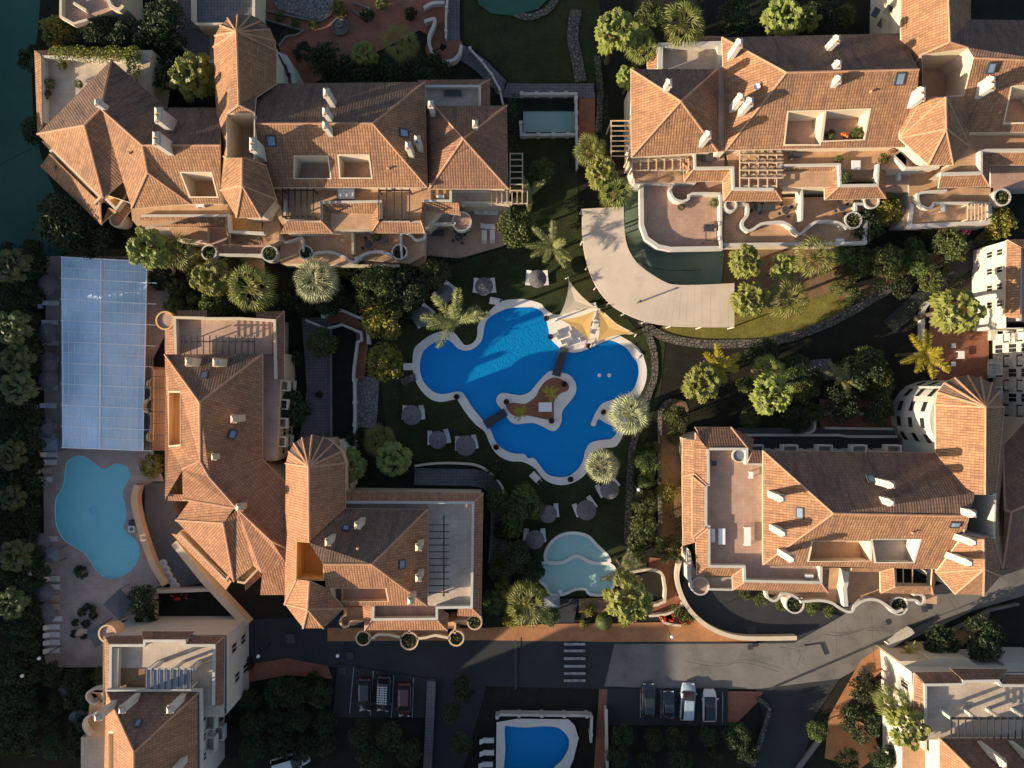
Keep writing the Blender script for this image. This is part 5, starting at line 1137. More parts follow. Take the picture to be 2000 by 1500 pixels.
_fan.insert(1, make_fan_palm('fan_palm', 7, n=30, pet=1.25, rad=1.25, nb=12, spread=1.0, leaf='palm', wid=.34, low=-.3, web=False)); _fan.insert(3, make_fan_palm('fan_palm', 8, n=26, pet=1.3, rad=1.3, nb=11, spread=.9, leaf='palm', wid=.36, low=-.35, web=False))
_sil = [make_fan_palm('silver_fan_palm', 10+k, n=34, pet=1.3, rad=1.6, nb=13, spread=.85, leaf='palms', wid=.36, low=-.3, web=False) for k in range(2)]
_fea = [make_feather_palm('feather_palm', 20+k, n=9) for k in range(2)]
_fey = [make_feather_palm('golden_feather_palm', 30+k, n=8, L_=3.4, leaf='palmy', lf=.75) for k in range(2)]
CNT = {}
def put(protos, px, py, rpx, label, H=6.5, base=3.0, group=None, cat=None, zrel=1.0):
    """crown centre seen at px,py; rpx its radius in photo pixels; base = the prototype's own radius in metres, H = its height"""
    k = CNT.get(protos[0].name, 0); CNT[protos[0].name] = k+1
    pr = protos[k % len(protos)]
    s = rpx*(HC-H)/FP/base; Hs = H*s*zrel
    c = W(px, py, Hs); return place(pr, (c.x, c.y, 0), (k*1.7) % (2*PI), label, group, (s, s, s*zrel), cat)
def putz(protos, px, py, rpx, label, H, base, z, group=None):   # standing on a raised terrace
    k = CNT.get(protos[0].name, 0); CNT[protos[0].name] = k+1
    pr = protos[k % len(protos)]; s = rpx*(HC-z)/FP/base; c = W(px, py, z+H*s)
    return place(pr, (c.x, c.y, z), (k*1.7) % (2*PI), label, group, s)
FG = 'fan palms in the gardens'
for x, y, r, l in (
    (290, 484, 42, 'bright fan palm at the corner of the glass pool house roof'), (348, 492, 36, 'fan palm second from the glass roof in the row below the upper left villas'),
    (410, 541, 40, 'fan palm in the middle of the row above the peach villa terrace'), (488, 562, 44, 'dark-centred fan palm nearest the peach villa terrace corner'),
    (375, 147, 44, 'lone fan palm in the shaded gap beside the rounded roof end'), (1203, 62, 44, 'big fan palm at the top of the clump beside the upper right villa pool terrace'),
    (1256, 92, 32, 'fan palm overhanging the white plunge pool terrace corner'), (1230, 152, 26, 'small fan palm close to the hipped roof corner'),
    (1336, 46, 42, 'fan palm touching the plunge pool terrace wall from behind'), (1530, 32, 38, 'fan palm behind the long dark roof slope at the top edge'),
    (1578, 38, 26, 'smaller dim fan palm beside the palm behind the long roof slope'), (1152, 292, 32, 'topmost fan palm of the clump beside the green pond terrace'),
    (1176, 334, 34, 'middle fan palm of the clump in front of the timber pergola'), (1204, 374, 32, 'fan palm leaning over the beige curved canopy end'),
    (1458, 510, 33, 'fan palm on bare earth directly below the curved white terrace wall'), (1532, 522, 31, 'fan palm between two others on the bare earth bed'),
    (1592, 502, 40, 'wide fan palm on the bare earth beside the terrace corner'), (1464, 586, 38, 'fan palm touching the straight end of the beige canopy'),
    (1540, 584, 38, 'fan palm at the edge of the sunlit lawn'), (1372, 748, 38, 'round fan palm at the end of the dark lawn above the earth strip'),
    (1506, 772, 42, 'large fan palm in front of the pale garden court walls'), (1500, 722, 30, 'fan palm half hidden above the large palm by the court walls'),
    (1872, 608, 48, 'large fan palm over the corner of the terracotta terrace'), (782, 82, 34, 'sunlit fan palm in the dark bed below the terracotta plaza'),
    (712, 104, 26, 'small sunlit fan palm in the dark bed below the plaza fountain'), (770, 896, 38, 'fan palm at the end of the white ramp wall'),
    (740, 860, 33, 'dim fan palm just above the palm at the ramp wall end'), (682, 906, 36, 'shaded fan palm against the rounded roof of the peach villa'),
    (1030, 1180, 40, 'fan palm among yellow shrubs beside the paddling pool'), (1228, 1172, 46, 'fan palm beside the white walled bed on the red walkway'),
    (1772, 1418, 42, 'fan palm against the lower right villa wall'), (1742, 1372, 32, 'fan palm by the orange pavement near the lower right villa corner')):
    put(_fan, x, y, r*1.08, l, base=2.2, group=FG, zrel=.55 if (x, y) in ((770, 896), (740, 860), (682, 906)) else 1.0)
for x, y, r, l in ((615, 547, 46, 'silvery spiky palm below the curvy white balcony wall'), (1230, 808, 43, 'silvery spiky palm over the pool edge beside the steps'), (1178, 910, 36, 'silvery spiky palm below the pool steps next to the stone path')):
    put(_sil, x, y, r, l, base=2.5, group='silvery palms')
for x, y, r, l in ((890, 628, 68, 'tall feather palm leaning over the blue pool lobe'), (1078, 480, 50, 'feather palm on the dark lawn beside the beige canopy'), (1215, 1110, 48, 'feather palm beside the paddling pool'), (1645, 738, 42, 'feather palm over the gravel garden bed'), (1035, 380, 40, 'feather palm beside the open pergola of the upper left villas')):
    put(_fea, x, y, r, l, base=4.2, group='feather palms')
for x, y, r, l in ((1405, 720, 48, 'golden feather palm behind the round fan palm'), (1806, 690, 52, 'golden star-shaped palm at the terracotta terrace edge'), (1775, 1272, 24, 'small golden palm inside the white garden wall')):
    put(_fey, x, y, r, l, base=3.1, group='golden palms')
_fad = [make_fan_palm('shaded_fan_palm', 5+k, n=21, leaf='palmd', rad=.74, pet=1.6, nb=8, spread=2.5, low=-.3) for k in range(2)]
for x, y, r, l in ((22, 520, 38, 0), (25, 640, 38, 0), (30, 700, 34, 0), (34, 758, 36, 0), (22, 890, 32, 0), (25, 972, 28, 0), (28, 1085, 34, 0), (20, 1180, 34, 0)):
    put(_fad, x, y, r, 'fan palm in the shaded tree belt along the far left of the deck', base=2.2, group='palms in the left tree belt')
M['leafm'] = mat('mid_green_leaves', (0.085, 0.105, 0.026), rough=0.6, var=0.35, scale=5, objvar=0.45, transl=0.12)
_t1 = [make_tree('leafy_tree', 40+k, 2.2, 4.8, 2600, .17, 'leaf1') for k in range(2)]
_t2 = [make_tree('dark_tree', 50+k, 2.4, 5.2, 2600, .18, 'leaf2') for k in range(2)]
_ty = [make_tree('citrus_tree', 60+k, 2.0, 4.0, 2400, .15, 'leafy', accent='leafo') for k in range(2)]
_s1 = [make_tree('shrub', 70+k, 1.0, 1.5, 900, .12, 'leaf1', 'shrub', False) for k in range(3)]
_s2 = [make_tree('dark_shrub', 80+k, 1.0, 1.4, 900, .12, 'leaf2', 'shrub', False) for k in range(3)]
_sy = [make_tree('yellow_shrub', 90+k, 1.0, 1.3, 900, .12, 'leafy', 'shrub', False, accent='leafo') for k in range(2)]
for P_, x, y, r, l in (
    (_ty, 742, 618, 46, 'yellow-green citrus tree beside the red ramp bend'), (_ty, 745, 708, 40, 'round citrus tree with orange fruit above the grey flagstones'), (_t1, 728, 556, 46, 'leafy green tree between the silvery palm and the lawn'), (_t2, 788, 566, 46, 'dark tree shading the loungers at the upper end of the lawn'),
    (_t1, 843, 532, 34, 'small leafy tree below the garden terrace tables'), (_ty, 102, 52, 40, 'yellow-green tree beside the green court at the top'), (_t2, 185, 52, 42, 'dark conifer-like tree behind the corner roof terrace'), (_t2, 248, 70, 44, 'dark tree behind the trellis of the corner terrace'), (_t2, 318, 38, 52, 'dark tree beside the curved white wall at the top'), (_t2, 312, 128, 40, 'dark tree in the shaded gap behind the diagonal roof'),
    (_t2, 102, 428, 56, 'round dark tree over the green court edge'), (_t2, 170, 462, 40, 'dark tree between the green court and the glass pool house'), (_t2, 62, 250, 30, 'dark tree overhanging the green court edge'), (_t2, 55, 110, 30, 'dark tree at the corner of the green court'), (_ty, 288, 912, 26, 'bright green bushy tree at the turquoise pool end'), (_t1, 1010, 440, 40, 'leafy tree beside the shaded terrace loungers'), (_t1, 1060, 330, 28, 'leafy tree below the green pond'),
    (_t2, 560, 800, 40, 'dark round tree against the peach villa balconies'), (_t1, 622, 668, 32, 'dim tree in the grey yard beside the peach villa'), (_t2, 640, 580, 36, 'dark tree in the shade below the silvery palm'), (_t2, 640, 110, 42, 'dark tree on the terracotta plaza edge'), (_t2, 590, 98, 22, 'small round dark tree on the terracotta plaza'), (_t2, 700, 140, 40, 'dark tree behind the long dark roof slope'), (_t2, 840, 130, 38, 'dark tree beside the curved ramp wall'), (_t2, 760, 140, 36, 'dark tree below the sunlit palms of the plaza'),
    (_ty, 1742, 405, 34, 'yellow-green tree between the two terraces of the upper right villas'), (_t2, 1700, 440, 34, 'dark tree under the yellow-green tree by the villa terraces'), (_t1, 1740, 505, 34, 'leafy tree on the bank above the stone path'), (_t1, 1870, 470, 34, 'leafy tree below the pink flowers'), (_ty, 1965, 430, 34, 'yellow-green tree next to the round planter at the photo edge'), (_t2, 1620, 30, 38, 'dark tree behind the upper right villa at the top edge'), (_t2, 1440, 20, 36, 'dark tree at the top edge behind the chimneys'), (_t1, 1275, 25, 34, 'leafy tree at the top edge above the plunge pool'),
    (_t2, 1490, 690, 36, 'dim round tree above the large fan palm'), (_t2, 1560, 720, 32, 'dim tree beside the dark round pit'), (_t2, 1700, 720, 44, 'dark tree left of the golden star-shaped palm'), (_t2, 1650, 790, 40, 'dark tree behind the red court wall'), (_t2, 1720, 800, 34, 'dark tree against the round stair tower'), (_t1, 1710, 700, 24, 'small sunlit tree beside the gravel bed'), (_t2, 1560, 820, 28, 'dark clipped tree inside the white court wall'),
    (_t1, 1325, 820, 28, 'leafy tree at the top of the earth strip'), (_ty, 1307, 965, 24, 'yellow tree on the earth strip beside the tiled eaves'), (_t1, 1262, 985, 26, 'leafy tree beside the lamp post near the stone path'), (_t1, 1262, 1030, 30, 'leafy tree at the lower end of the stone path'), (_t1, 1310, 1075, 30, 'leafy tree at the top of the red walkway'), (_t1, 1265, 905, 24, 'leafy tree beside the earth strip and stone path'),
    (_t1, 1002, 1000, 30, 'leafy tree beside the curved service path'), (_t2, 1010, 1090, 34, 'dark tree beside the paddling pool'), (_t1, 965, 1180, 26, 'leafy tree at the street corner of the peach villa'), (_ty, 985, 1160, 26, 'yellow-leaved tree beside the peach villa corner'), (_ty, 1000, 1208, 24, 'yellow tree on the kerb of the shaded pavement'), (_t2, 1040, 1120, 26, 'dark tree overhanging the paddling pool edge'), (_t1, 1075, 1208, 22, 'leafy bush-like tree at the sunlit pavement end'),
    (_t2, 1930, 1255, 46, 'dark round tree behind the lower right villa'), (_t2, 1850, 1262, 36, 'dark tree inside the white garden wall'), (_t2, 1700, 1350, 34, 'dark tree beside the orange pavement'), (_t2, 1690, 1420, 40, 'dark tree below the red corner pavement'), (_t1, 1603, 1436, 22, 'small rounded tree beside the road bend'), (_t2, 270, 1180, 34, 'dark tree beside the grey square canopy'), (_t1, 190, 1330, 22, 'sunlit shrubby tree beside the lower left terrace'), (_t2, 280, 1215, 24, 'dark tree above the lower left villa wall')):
    put(P_, x, y, r, l, H=4.8 if P_ is not _ty else 4.0, base={id(_t1): 2.25, id(_t2): 2.45, id(_ty): 2.05}[id(P_)])
rv = random.Random(5)
def belt(pts, protos, lab, grp, H, base, r0, r1):
    for x, y in pts: put(protos, x, y, rv.uniform(r0, r1), lab, H=H, base=base, group=grp)
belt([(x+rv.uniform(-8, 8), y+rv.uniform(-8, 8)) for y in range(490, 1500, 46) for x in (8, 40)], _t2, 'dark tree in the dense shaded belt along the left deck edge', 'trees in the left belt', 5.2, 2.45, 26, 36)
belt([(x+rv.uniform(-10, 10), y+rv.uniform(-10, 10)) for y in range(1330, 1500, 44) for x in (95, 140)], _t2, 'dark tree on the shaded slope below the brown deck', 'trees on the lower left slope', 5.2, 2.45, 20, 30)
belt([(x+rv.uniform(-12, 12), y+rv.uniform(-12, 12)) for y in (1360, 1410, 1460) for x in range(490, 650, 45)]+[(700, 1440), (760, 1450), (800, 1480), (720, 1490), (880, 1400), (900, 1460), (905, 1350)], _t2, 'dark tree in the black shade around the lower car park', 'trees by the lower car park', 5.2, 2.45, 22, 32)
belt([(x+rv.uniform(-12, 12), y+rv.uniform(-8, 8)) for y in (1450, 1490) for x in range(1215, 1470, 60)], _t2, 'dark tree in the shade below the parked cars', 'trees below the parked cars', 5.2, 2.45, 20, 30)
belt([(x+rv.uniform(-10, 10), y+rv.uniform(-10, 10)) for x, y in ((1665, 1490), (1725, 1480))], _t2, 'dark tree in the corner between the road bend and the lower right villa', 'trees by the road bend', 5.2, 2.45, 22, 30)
for x, y, r, l in ((1102, 1190, 0, 0),): pass
_tm = [make_tree('bushy_tree', 110+k, 1.7, 3.4, 2000, .15, 'leafm') for k in range(3)]
def infill(n, x0, y0, x1, y1, lab, grp, r0=16, r1=28, mix=.35):
    for k in range(n):
        x, y = rv.uniform(x0, x1), rv.uniform(y0, y1)
        put(_tm, x, y, rv.uniform(r0, r1), lab, H=3.4, base=1.75, group=grp)
infill(16, 1345, 690, 1740, 820, 'mid green bushy tree filling the shaded garden above the middle right villa', 'bushy trees in the right garden')
infill(9, 300, 510, 540, 600, 'mid green bushy tree between the fan palm row and the peach villa', 'bushy trees behind the palm row')
infill(12, 1640, 480, 1900, 545, 'mid green bushy tree on the bank along the stone path', 'bushy trees on the bank')
infill(11, 965, 960, 1050, 1190, 'mid green bushy tree between the service path and the paddling pool', 'bushy trees by the paddling pool')
infill(7, 540, 540, 700, 615, 'mid green bushy tree in the deep shade below the curvy balconies', 'bushy trees below the balconies', 16, 24)
infill(6, 1242, 870, 1285, 1090, 'mid green bushy tree in the narrow bed beside the stone path', 'bushy trees by the path bed', 12, 18)
infill(6, 1400, 0, 1700, 45, 'mid green bushy tree along the top edge behind the upper right villa', 'bushy trees at the top edge')
infill(6, 690, 515, 830, 600, 'mid green bushy tree above the citrus trees', 'bushy trees above the citrus', 16, 26)
infill(5, 100, 20, 330, 100, 'mid green bushy tree behind the corner roof terrace', 'bushy trees behind the corner terrace', 14, 24)
SH = [(_sy, 1152, 1196, 12, 'yellow flowering bush by the pavement'), (_sy, 1222, 1218, 12, 'low yellow bush near the walkway foot'), (_s2, 1200, 1208, 16, 'dark shrub between the clipped ball and the fan palm'), (_sy, 1140, 1222, 9, 'tiny yellow bush on the pavement edge'), (_s1, 1325, 1195, 16, 'leafy shrub in the walled bed at the walkway foot'), (_s1, 1345, 1210, 15, 'green shrub spilling over the ramp wall'), (_s1, 1460, 1162, 14, 'shrub in the bed below the tiled eaves'), (_s1, 1490, 1172, 16, 'shrub between the bed and the hooked balcony wall'), (_s1, 1530, 1185, 13, 'shrub next to the round balcony planter'),
      (_s1, 1590, 1190, 15, 'shrub in the bed against the long balcony'), (_s1, 1622, 1196, 13, 'shrub at the tip of the bed by the road'), (_s1, 1545, 440, 14, 'yellow-green bush on the curvy terrace wall'), (_s1, 560, 480, 22, 'green shrub between the two curvy balconies'), (_s1, 548, 505, 16, 'green shrub below the ochre balcony gap'), (_s2, 305, 540, 26, 'dark shrub beside the glass pool house'), (_s1, 335, 600, 24, 'green shrub above the round turret'), (_s1, 375, 592, 24, 'green shrub above the peach roof terrace'), (_s1, 430, 596, 24, 'shrub under the row of fan palms'), (_s2, 470, 610, 22, 'dark shrub at the peach terrace corner'), (_s1, 340, 560, 20, 'shrub beside the sunken round well'), (_s1, 455, 520, 18, 'shrub between the fan palm row and the villa'), (_sy, 385, 500, 22, 'rusty yellow shrub below the round planters'),
      (_s1, 250, 448, 18, 'green shrub at the foot of the diagonal villa wing'), (_s1, 680, 520, 24, 'green shrub below the curvy balcony'), (_s1, 765, 530, 24, 'green shrub beside the leafy tree near the balcony corner'), (_s2, 800, 610, 26, 'dark shrub beside the loungers at the lawn corner'), (_s2, 545, 590, 30, 'dark shrub in the deep shade beside the tiled corner eaves'), (_s2, 590, 590, 28, 'dark shrub left of the ramp start'), (_s2, 570, 700, 18, 'dark shrub against the peach balcony wall'), (_s2, 690, 860, 20, 'dark shrub at the stair tower foot'), (_s2, 660, 920, 26, 'dark shrub beside the rounded roof'), (_s2, 970, 920, 20, 'dark shrub at the lower lawn edge'), (_s1, 1025, 960, 20, 'dim shrub beside the shaded umbrella'), (_s2, 985, 1040, 22, 'dark shrub along the service path'),
      (_s1, 1270, 940, 14, 'green shrub at the lamp post'), (_s1, 1275, 880, 18, 'green shrub on the edge of the earth strip'), (_s1, 1320, 855, 16, 'green shrub at the tiled roof corner'), (_s1, 1245, 1060, 20, 'green shrub beside the stone path end'), (_s1, 1355, 760, 16, 'green shrub at the round fan palm foot'), (_s1, 1575, 710, 14, 'sunlit shrub beside the dark pit'), (_s1, 1640, 560, 18, 'shrub on the orange bank by the lit lawn'), (_s1, 1668, 572, 16, 'green shrub at the tip of the lit lawn'), (_s1, 1700, 520, 22, 'shrub on the bank under the villa terrace'), (_s1, 1790, 480, 22, 'shrub on the bank below the pink flowers'), (_s1, 1820, 445, 16, 'shrub at the white terrace foot'), (_s1, 1930, 470, 20, 'shrub beside the roof corner at the photo edge'), (_s2, 1680, 480, 26, 'dark shrub below the terrace corner'), (_s2, 1770, 560, 22, 'dark shrub above the dark track'),
      (_s2, 610, 1330, 16, 'dark shrub beside the shaded red walk'), (_s2, 480, 1300, 14, 'dark shrub at the lower left villa wall'), (_s1, 545, 30, 10, 'small shrub on the pale plaza bed edge'), (_s1, 575, 42, 10, 'shrub in the middle of the pale plaza bed edge'), (_s1, 610, 44, 10, 'shrub at the tip of the pale plaza bed'), (_sy, 660, 12, 18, 'sunlit yellow shrub on the plaza'), (_s2, 715, 25, 14, 'dark shrub in the small plaza bed'), (_s2, 800, 22, 14, 'dark shrub in the bed beside the ramp'), (_s1, 745, 3, 14, 'round shrub in a circular plaza bed at the top edge'), (_s2, 640, 150, 16, 'dark shrub by the plaza brick corner')]
for P_, x, y, r, l in SH: put(P_, x, y, r, l, H=1.4, base=1.02)
for x, y, l in ((112, 118, 0), (150, 108, 0), (185, 105, 0), (222, 106, 0), (258, 112, 0), (262, 135, 0)): pass
m = MB(); rr = random.Random(3)
for i in range(17):
    x_ = 112+i*9.6; p = W(x_, 107+rr.uniform(-3, 3), 8.0); blob_leaves(m, p, 1.0, .8, 130, .13, rnd=rr)
for i in range(6):
    p = W(262+rr.uniform(-5, 5), 108+i*9, 8.0); blob_leaves(m, p, 1.0, .8, 130, .13, rnd=rr)
tag(m.build('creeper', M['leafy']), 'yellow-green creeper covering the trellis along the corner roof terrace', 'climbing plant')
# clipped ball and hedges
def ball(px, py, r, label):
    m = MB(); rr = random.Random(px); c = W(px, py, r); root = thing('topiary_ball', label, 'shrub', (c.x, c.y, 0))
    for _ in range(2600):
        d = Vector((rr.gauss(0, 1), rr.gauss(0, 1), rr.gauss(0, 1))).normalized(); q = Vector((c.x, c.y, r*.95))+d*r*rr.uniform(.93, 1.0); t = d.orthogonal().normalized(); t.rotate(Matrix.Rotation(rr.random()*6, 3, d)); e = d.cross(t)
        m.face([q-t*.09, q+e*.05, q+t*.09, q-e*.05])
    m.build('foliage', M['leaf1'], root); s = MB(); s.tube((c.x, c.y, 0), (c.x, c.y, r), .08); s.build('stem', M['bark'], root)
ball(1180, 1214, 1.15, 'large round clipped green bush at the edge of the orange pavement')
def hedge(line, w, h, label, leaf='leaf2', n=60):
    pts = smooth(P(line, h), 4, closed=False); m = MB(); rr = random.Random(len(label))
    for i in range(len(pts)-1):
        a, b_ = pts[i], pts[i+1]; L_ = (b_-a).length
        for _ in range(int(L_*n)):
            t = rr.random(); q = a.lerp(b_, t); d = (b_-a).normalized(); s_ = Vector((-d.y, d.x, 0)); q = q+s_*rr.uniform(-w/2, w/2); q.z = h*rr.uniform(.2, 1.0)**.4
            k = .13*rr.uniform(.6, 1.3); t1 = Vector((rr.gauss(0, 1), rr.gauss(0, 1), rr.gauss(0, .5))).normalized(); e = t1.cross(Vector((rr.gauss(0, 1), rr.gauss(0, 1), rr.gauss(0, 1)))).normalized()
            m.face([q-t1*k, q+e*k*.5, q+t1*k, q-e*k*.5])
    tag(m.build('hedge', M[leaf]), label, 'hedge')
hedge('768,750 770,775 768,808', .9, 1.0, 'short clipped hedge between the flagstones and the dark lawn')
hedge('930,928 950,945 968,975 972,1040 970,1110', 1.4, 1.2, 'hedge curving round the service path of the peach villa')
hedge('1240,880 1242,940 1238,1000', .8, .9, 'low hedge beside the stone path')
hedge('1640,600 1720,560 1800,510', 1.2, .9, 'low hedge along the upper side of the stone path')
hedge('1740,640 1800,590 1880,540', 1.4, 1.1, 'dark hedge along the track above the terracotta terrace')
hedge('1300,1000 1325,1010 1330,1060', 1.2, .8, 'low plants on the earth strip beside the villa')
hedge('835,508 900,512 985,500 1010,480', 1.5, 1.4, 'dark hedge below the garden terrace')
hedge('1000,180 1005,300 1000,330', 1.2, 1.6, 'dark hedge between the villa and the green pond')
hedge('90,485 160,492 250,490', 1.2, 1.5, 'dark hedge above the glass pool house')
hedge('1165,130 1178,200 1185,280 1190,330', 1.2, 1.0, 'dim hedge along the upper right villa', n=45)
# ================================================================ POOL HOUSE, CANOPIES, WALLS
t = thing('pool_house', 'long glass pool house with white ribs and a pale blue translucent roof', 'pool house', W(205, 690, 0))
zc, ze = 3.4, 2.7
cols = [0, .46, 1.0]
def ph(u, v, z): # u across 0..1, v along 0..1
    x0, y0 = 121+(123-121)*v, 502+(874-502)*v; x1, y1 = 287+(279-287)*v, 511+(880-511)*v
    return W(x0+(x1-x0)*u, y0+(y1-y0)*u, z)
NB = 18
for k in range(NB):
    m = MB()
    for u0, u1, z0_, z1_ in ((0, .46, ze, zc), (.46, 1, zc, ze)):
        a, b_ = k/NB, (k+1)/NB; m.face([ph(u0, a, z0_), ph(u1, a, z1_), ph(u1, b_, z1_), ph(u0, b_, z0_)])
    m.build('roof_panel', M['polyc'], t)
m = MB()
for k in range(NB+1):
    v = k/NB; r = .085 if k % 2 == 0 else .055
    e = -.018 if k % 2 == 0 else 0
    m.tube(ph(e, v, ze+.05), ph(.46, v, zc+.05), r, n=4); m.tube(ph(.46, v, zc+.05), ph(1, v, ze+.05), r, n=4)
    if k % 2 == 0: m.tube(ph(1, v, ze+.05), ph(1.12, v, ze-.2), .05, n=4)
m.build('roof_rib', M['wframe'], t)
m = MB()
for u, z in ((0, ze), (.46, zc), (1, ze)): m.tube(ph(u, 0, z+.08), ph(u, 1, z+.08), .08, n=4)
for j in range(1, 14):
    u = j/14; z = ze+(zc-ze)*(u/.46 if u < .46 else (1-u)/.54); m.tube(ph(u, 0, z+.03), ph(u, 1, z+.03), .03, n=4)
m.build('ridge_beam', M['wframe'], t)
m = MB()
for u in (0, 1):
    for k in range(0, NB+1, 2): m.tube(ph(u, k/NB, 0), ph(u, k/NB, ze), .06, n=4)
m.build('post', M['wframe'], t)
m = MB()
for u in (0.004, .996): m.face([ph(u, 0, 0.1), ph(u, 1, 0.1), ph(u, 1, ze-.1), ph(u, 0, ze-.1)])
m.build('side_glazing', M['polyc'], t)
area('indoor_deck', [p for p in (ph(.1, .03, 0), ph(.9, .03, 0), ph(.9, .97, 0), ph(.1, .97, 0))], 'pale', 'pale covered pool under the glass roof')
# beige curved canopy
t = thing('curved_canopy', 'large beige curved canopy wrapping round the green court below the white terrace', 'canopy', W(1200, 520, 0))
outer = [(1137, 408), (1138, 470), (1148, 520), (1165, 560), (1190, 592), (1220, 612), (1260, 628), (1310, 637), (1370, 639), (1434, 639)]
inner = [(1218, 404), (1220, 450), (1226, 482), (1240, 508), (1258, 525), (1280, 540), (1300, 551), (1320, 556), (1370, 556), (1434, 553)]
O_ = smooth(G(outer, 3.0), 4, False); I_ = smooth(G(inner, 3.5), 4, False); n_ = len(O_)
m = MB()
for i in range(n_-1):
    m.face([O_[i], O_[i+1], I_[i+1], I_[i]]); m.face([O_[i]-Vector((0, 0, .3)), O_[i+1]-Vector((0, 0, .3)), O_[i+1], O_[i]])
    m.face([O_[i]-Vector((0, 0, .1)), I_[i]-Vector((0, 0, .1)), I_[i+1]-Vector((0, 0, .1)), O_[i+1]-Vector((0, 0, .1))])
m.build('canvas_roof', M['canvas'], t)
m = MB()
for i in range(0, n_, 1): m.tube(O_[i]+Vector((0, 0, -.005)), I_[i]+Vector((0, 0, -.005)), .02, n=4)
m.build('seam', M['canvas'], t)
m = MB()
for i in range(0, n_, 4):
    for q in (O_[i], I_[i]): m.tube((q.x, q.y, 0), (q.x, q.y, q.z-.1), .09, n=6)
m.build('post', M['white'], t)
area('canopy_court', "1218,372 1254,372 1254,440 1265,468 1290,486 1320,490 1413,488 1408,556 1320,556 1290,548 1255,525 1232,498 1220,450", 'courtp', 'faded green court inside the curved canopy', sm=0)
path('court_line', "1235,505 1270,522 1310,529 1370,528", .08, 'asph')
t = thing('flag_pole', 'slim pole standing through the beige canopy with a long shadow', 'pole', W(1246, 591, 0)); c = W(1246, 591, 3.2)
m = MB(); m.tube((c.x, c.y, 0), (c.x, c.y, 4.9), .11, n=8); m.lathe((c.x, c.y, 4.9), [(.16, 0), (.16, .12), (.03, .2)], 8); m.build('shaft', M['metal'], t)
# shade sails
def sail(name, corners, label, mt, sag=.16, dip=.12):
    t = thing(name, label, 'shade sail', (sum((c.x for c in corners))/3, sum((c.y for c in corners))/3, 0), group='shade sails over the pool deck')
    m = MB(); cen = sum(corners, Vector((0, 0, 0)))/3; N_ = 10; edges = []
    for i in range(3):
        a, b_ = corners[i], corners[(i+1) % 3]; mid = (a+b_)/2; pl = (cen-mid)
        edges.append([a.lerp(b_, k/N_)+pl*(sag*2.6*4*(k/N_)*(1-k/N_)*.25*2) for k in range(N_+1)])
    rim = [p for e in edges for p in e[:-1]]
    low = cen-Vector((0, 0, dip))
    for L0, L1 in ((0, .25), (.25, .5), (.5, .75), (.75, 1)):
        for i in range(len(rim)):
            a, b_ = rim[i], rim[(i+1) % len(rim)]
            f = lambda p, s_: low.lerp(p, s_)+Vector((0, 0, -dip*.0))
            q = [f(a, L0), f(a, L1), f(b_, L1), f(b_, L0)]
            m.face(q[1:] if L0 == 0 else q)
    m.build('fabric', M[mt], t, sm=True)
    for c in corners:
        p = MB(); d = (c-cen); d.z = 0; d.normalize(); f = c+d*.35; p.tube((f.x+d.x*.3, f.y+d.y*.3, 0), (f.x, f.y, c.z+.2), .07, n=6); p.tube(c, (f.x, f.y, c.z+.1), .02, n=4); p.build('mast', M['white'], t)
sail('shade_sail', G([(1111, 547), (1166, 602), (1092, 617)], 3.4), 'cream triangular shade sail pointing away from the pool', 'sailw')
sail('shade_sail', G([(1094, 624), (1163, 606), (1153, 668)], 3.0), 'yellow triangular shade sail over the bar terrace beside the bridge', 'sail')
sail('shade_sail', G([(1168, 603), (1237, 652), (1166, 668)], 3.2), 'yellow triangular shade sail reaching the stone path side of the bay', 'sail')
# bridges over the large pool
for pts, lab in (([(1095, 677), (1110, 680), (1093, 736), (1078, 732)], 'dark plank bridge from the bar terrace to the pool island'), ([(943, 823), (984, 798), (991, 810), (952, 837)], 'dark plank bridge from the lawn to the pool island')):
    q = G(pts, .3); c = sum(q, Vector((0, 0, 0)))/4; t = thing('footbridge', lab, 'bridge', (c.x, c.y, 0), group='pool bridges')
    m = MB(); m.prism(q, .12, .3); m.build('deck', M['frame'], t)
    q = ccw(q); LL = sorted(range(4), key=lambda i: -(q[(i+1) % 4]-q[i]).length)[:2]
    for i in LL:
        a, b_ = q[i], q[(i+1) % 4]; m = MB(); m.tube(a+Vector((0, 0, .9)), b_+Vector((0, 0, .9)), .04, n=5)
        for k in range(5): p = a.lerp(b_, k/4); m.tube(p, p+Vector((0, 0, .9)), .03, n=4)
        m.build('handrail', M['metal'], t)
# garden walls
def gwall(line, h, w, label, mt='white', sm=0, name='garden_wall', posts=0, z0=0.0, closed=False):
    pts = P(line, h); pts = smooth(pts, sm, closed) if sm else pts; t = thing(name, label, 'wall', (pts[0].x, pts[0].y, 0))
    wallrun(pts, z0, h, w, closed).build('wall_body', M[mt], t)
    wallrun(pts, h+.002, h+.07, w+.1, closed).build('coping', M[mt], t)
    if posts:
        L_ = sum((pts[i+1]-pts[i]).length for i in range(len(pts)-1)); acc = 0; nxt = 0
        for i in range(len(pts)-1):
            s_ = (pts[i+1]-pts[i]).length
            while nxt <= acc+s_:
                q = pts[i].lerp(pts[i+1], (nxt-acc)/s_); m = MB(); m.box((q.x, q.y, h/2+.15), (w+.2, w+.2, h+.3)); m.build('pier', M[mt], t); nxt += posts
            acc += s_
gwall("597,625 638,642 668,634 706,650 706,665 698,668 691,720 690,742", 1.1, .22, 'white stepped wall along the inner side of the red ramp')
gwall("632,618 636,614 668,606 700,620 716,623 720,672", 1.3, .25, 'white wall along the outer bend of the red ramp', posts=7)
gwall("692,742 693,800 692,875", 1.2, .22, 'white balustrade wall beside the grey flagstones', posts=2.9)
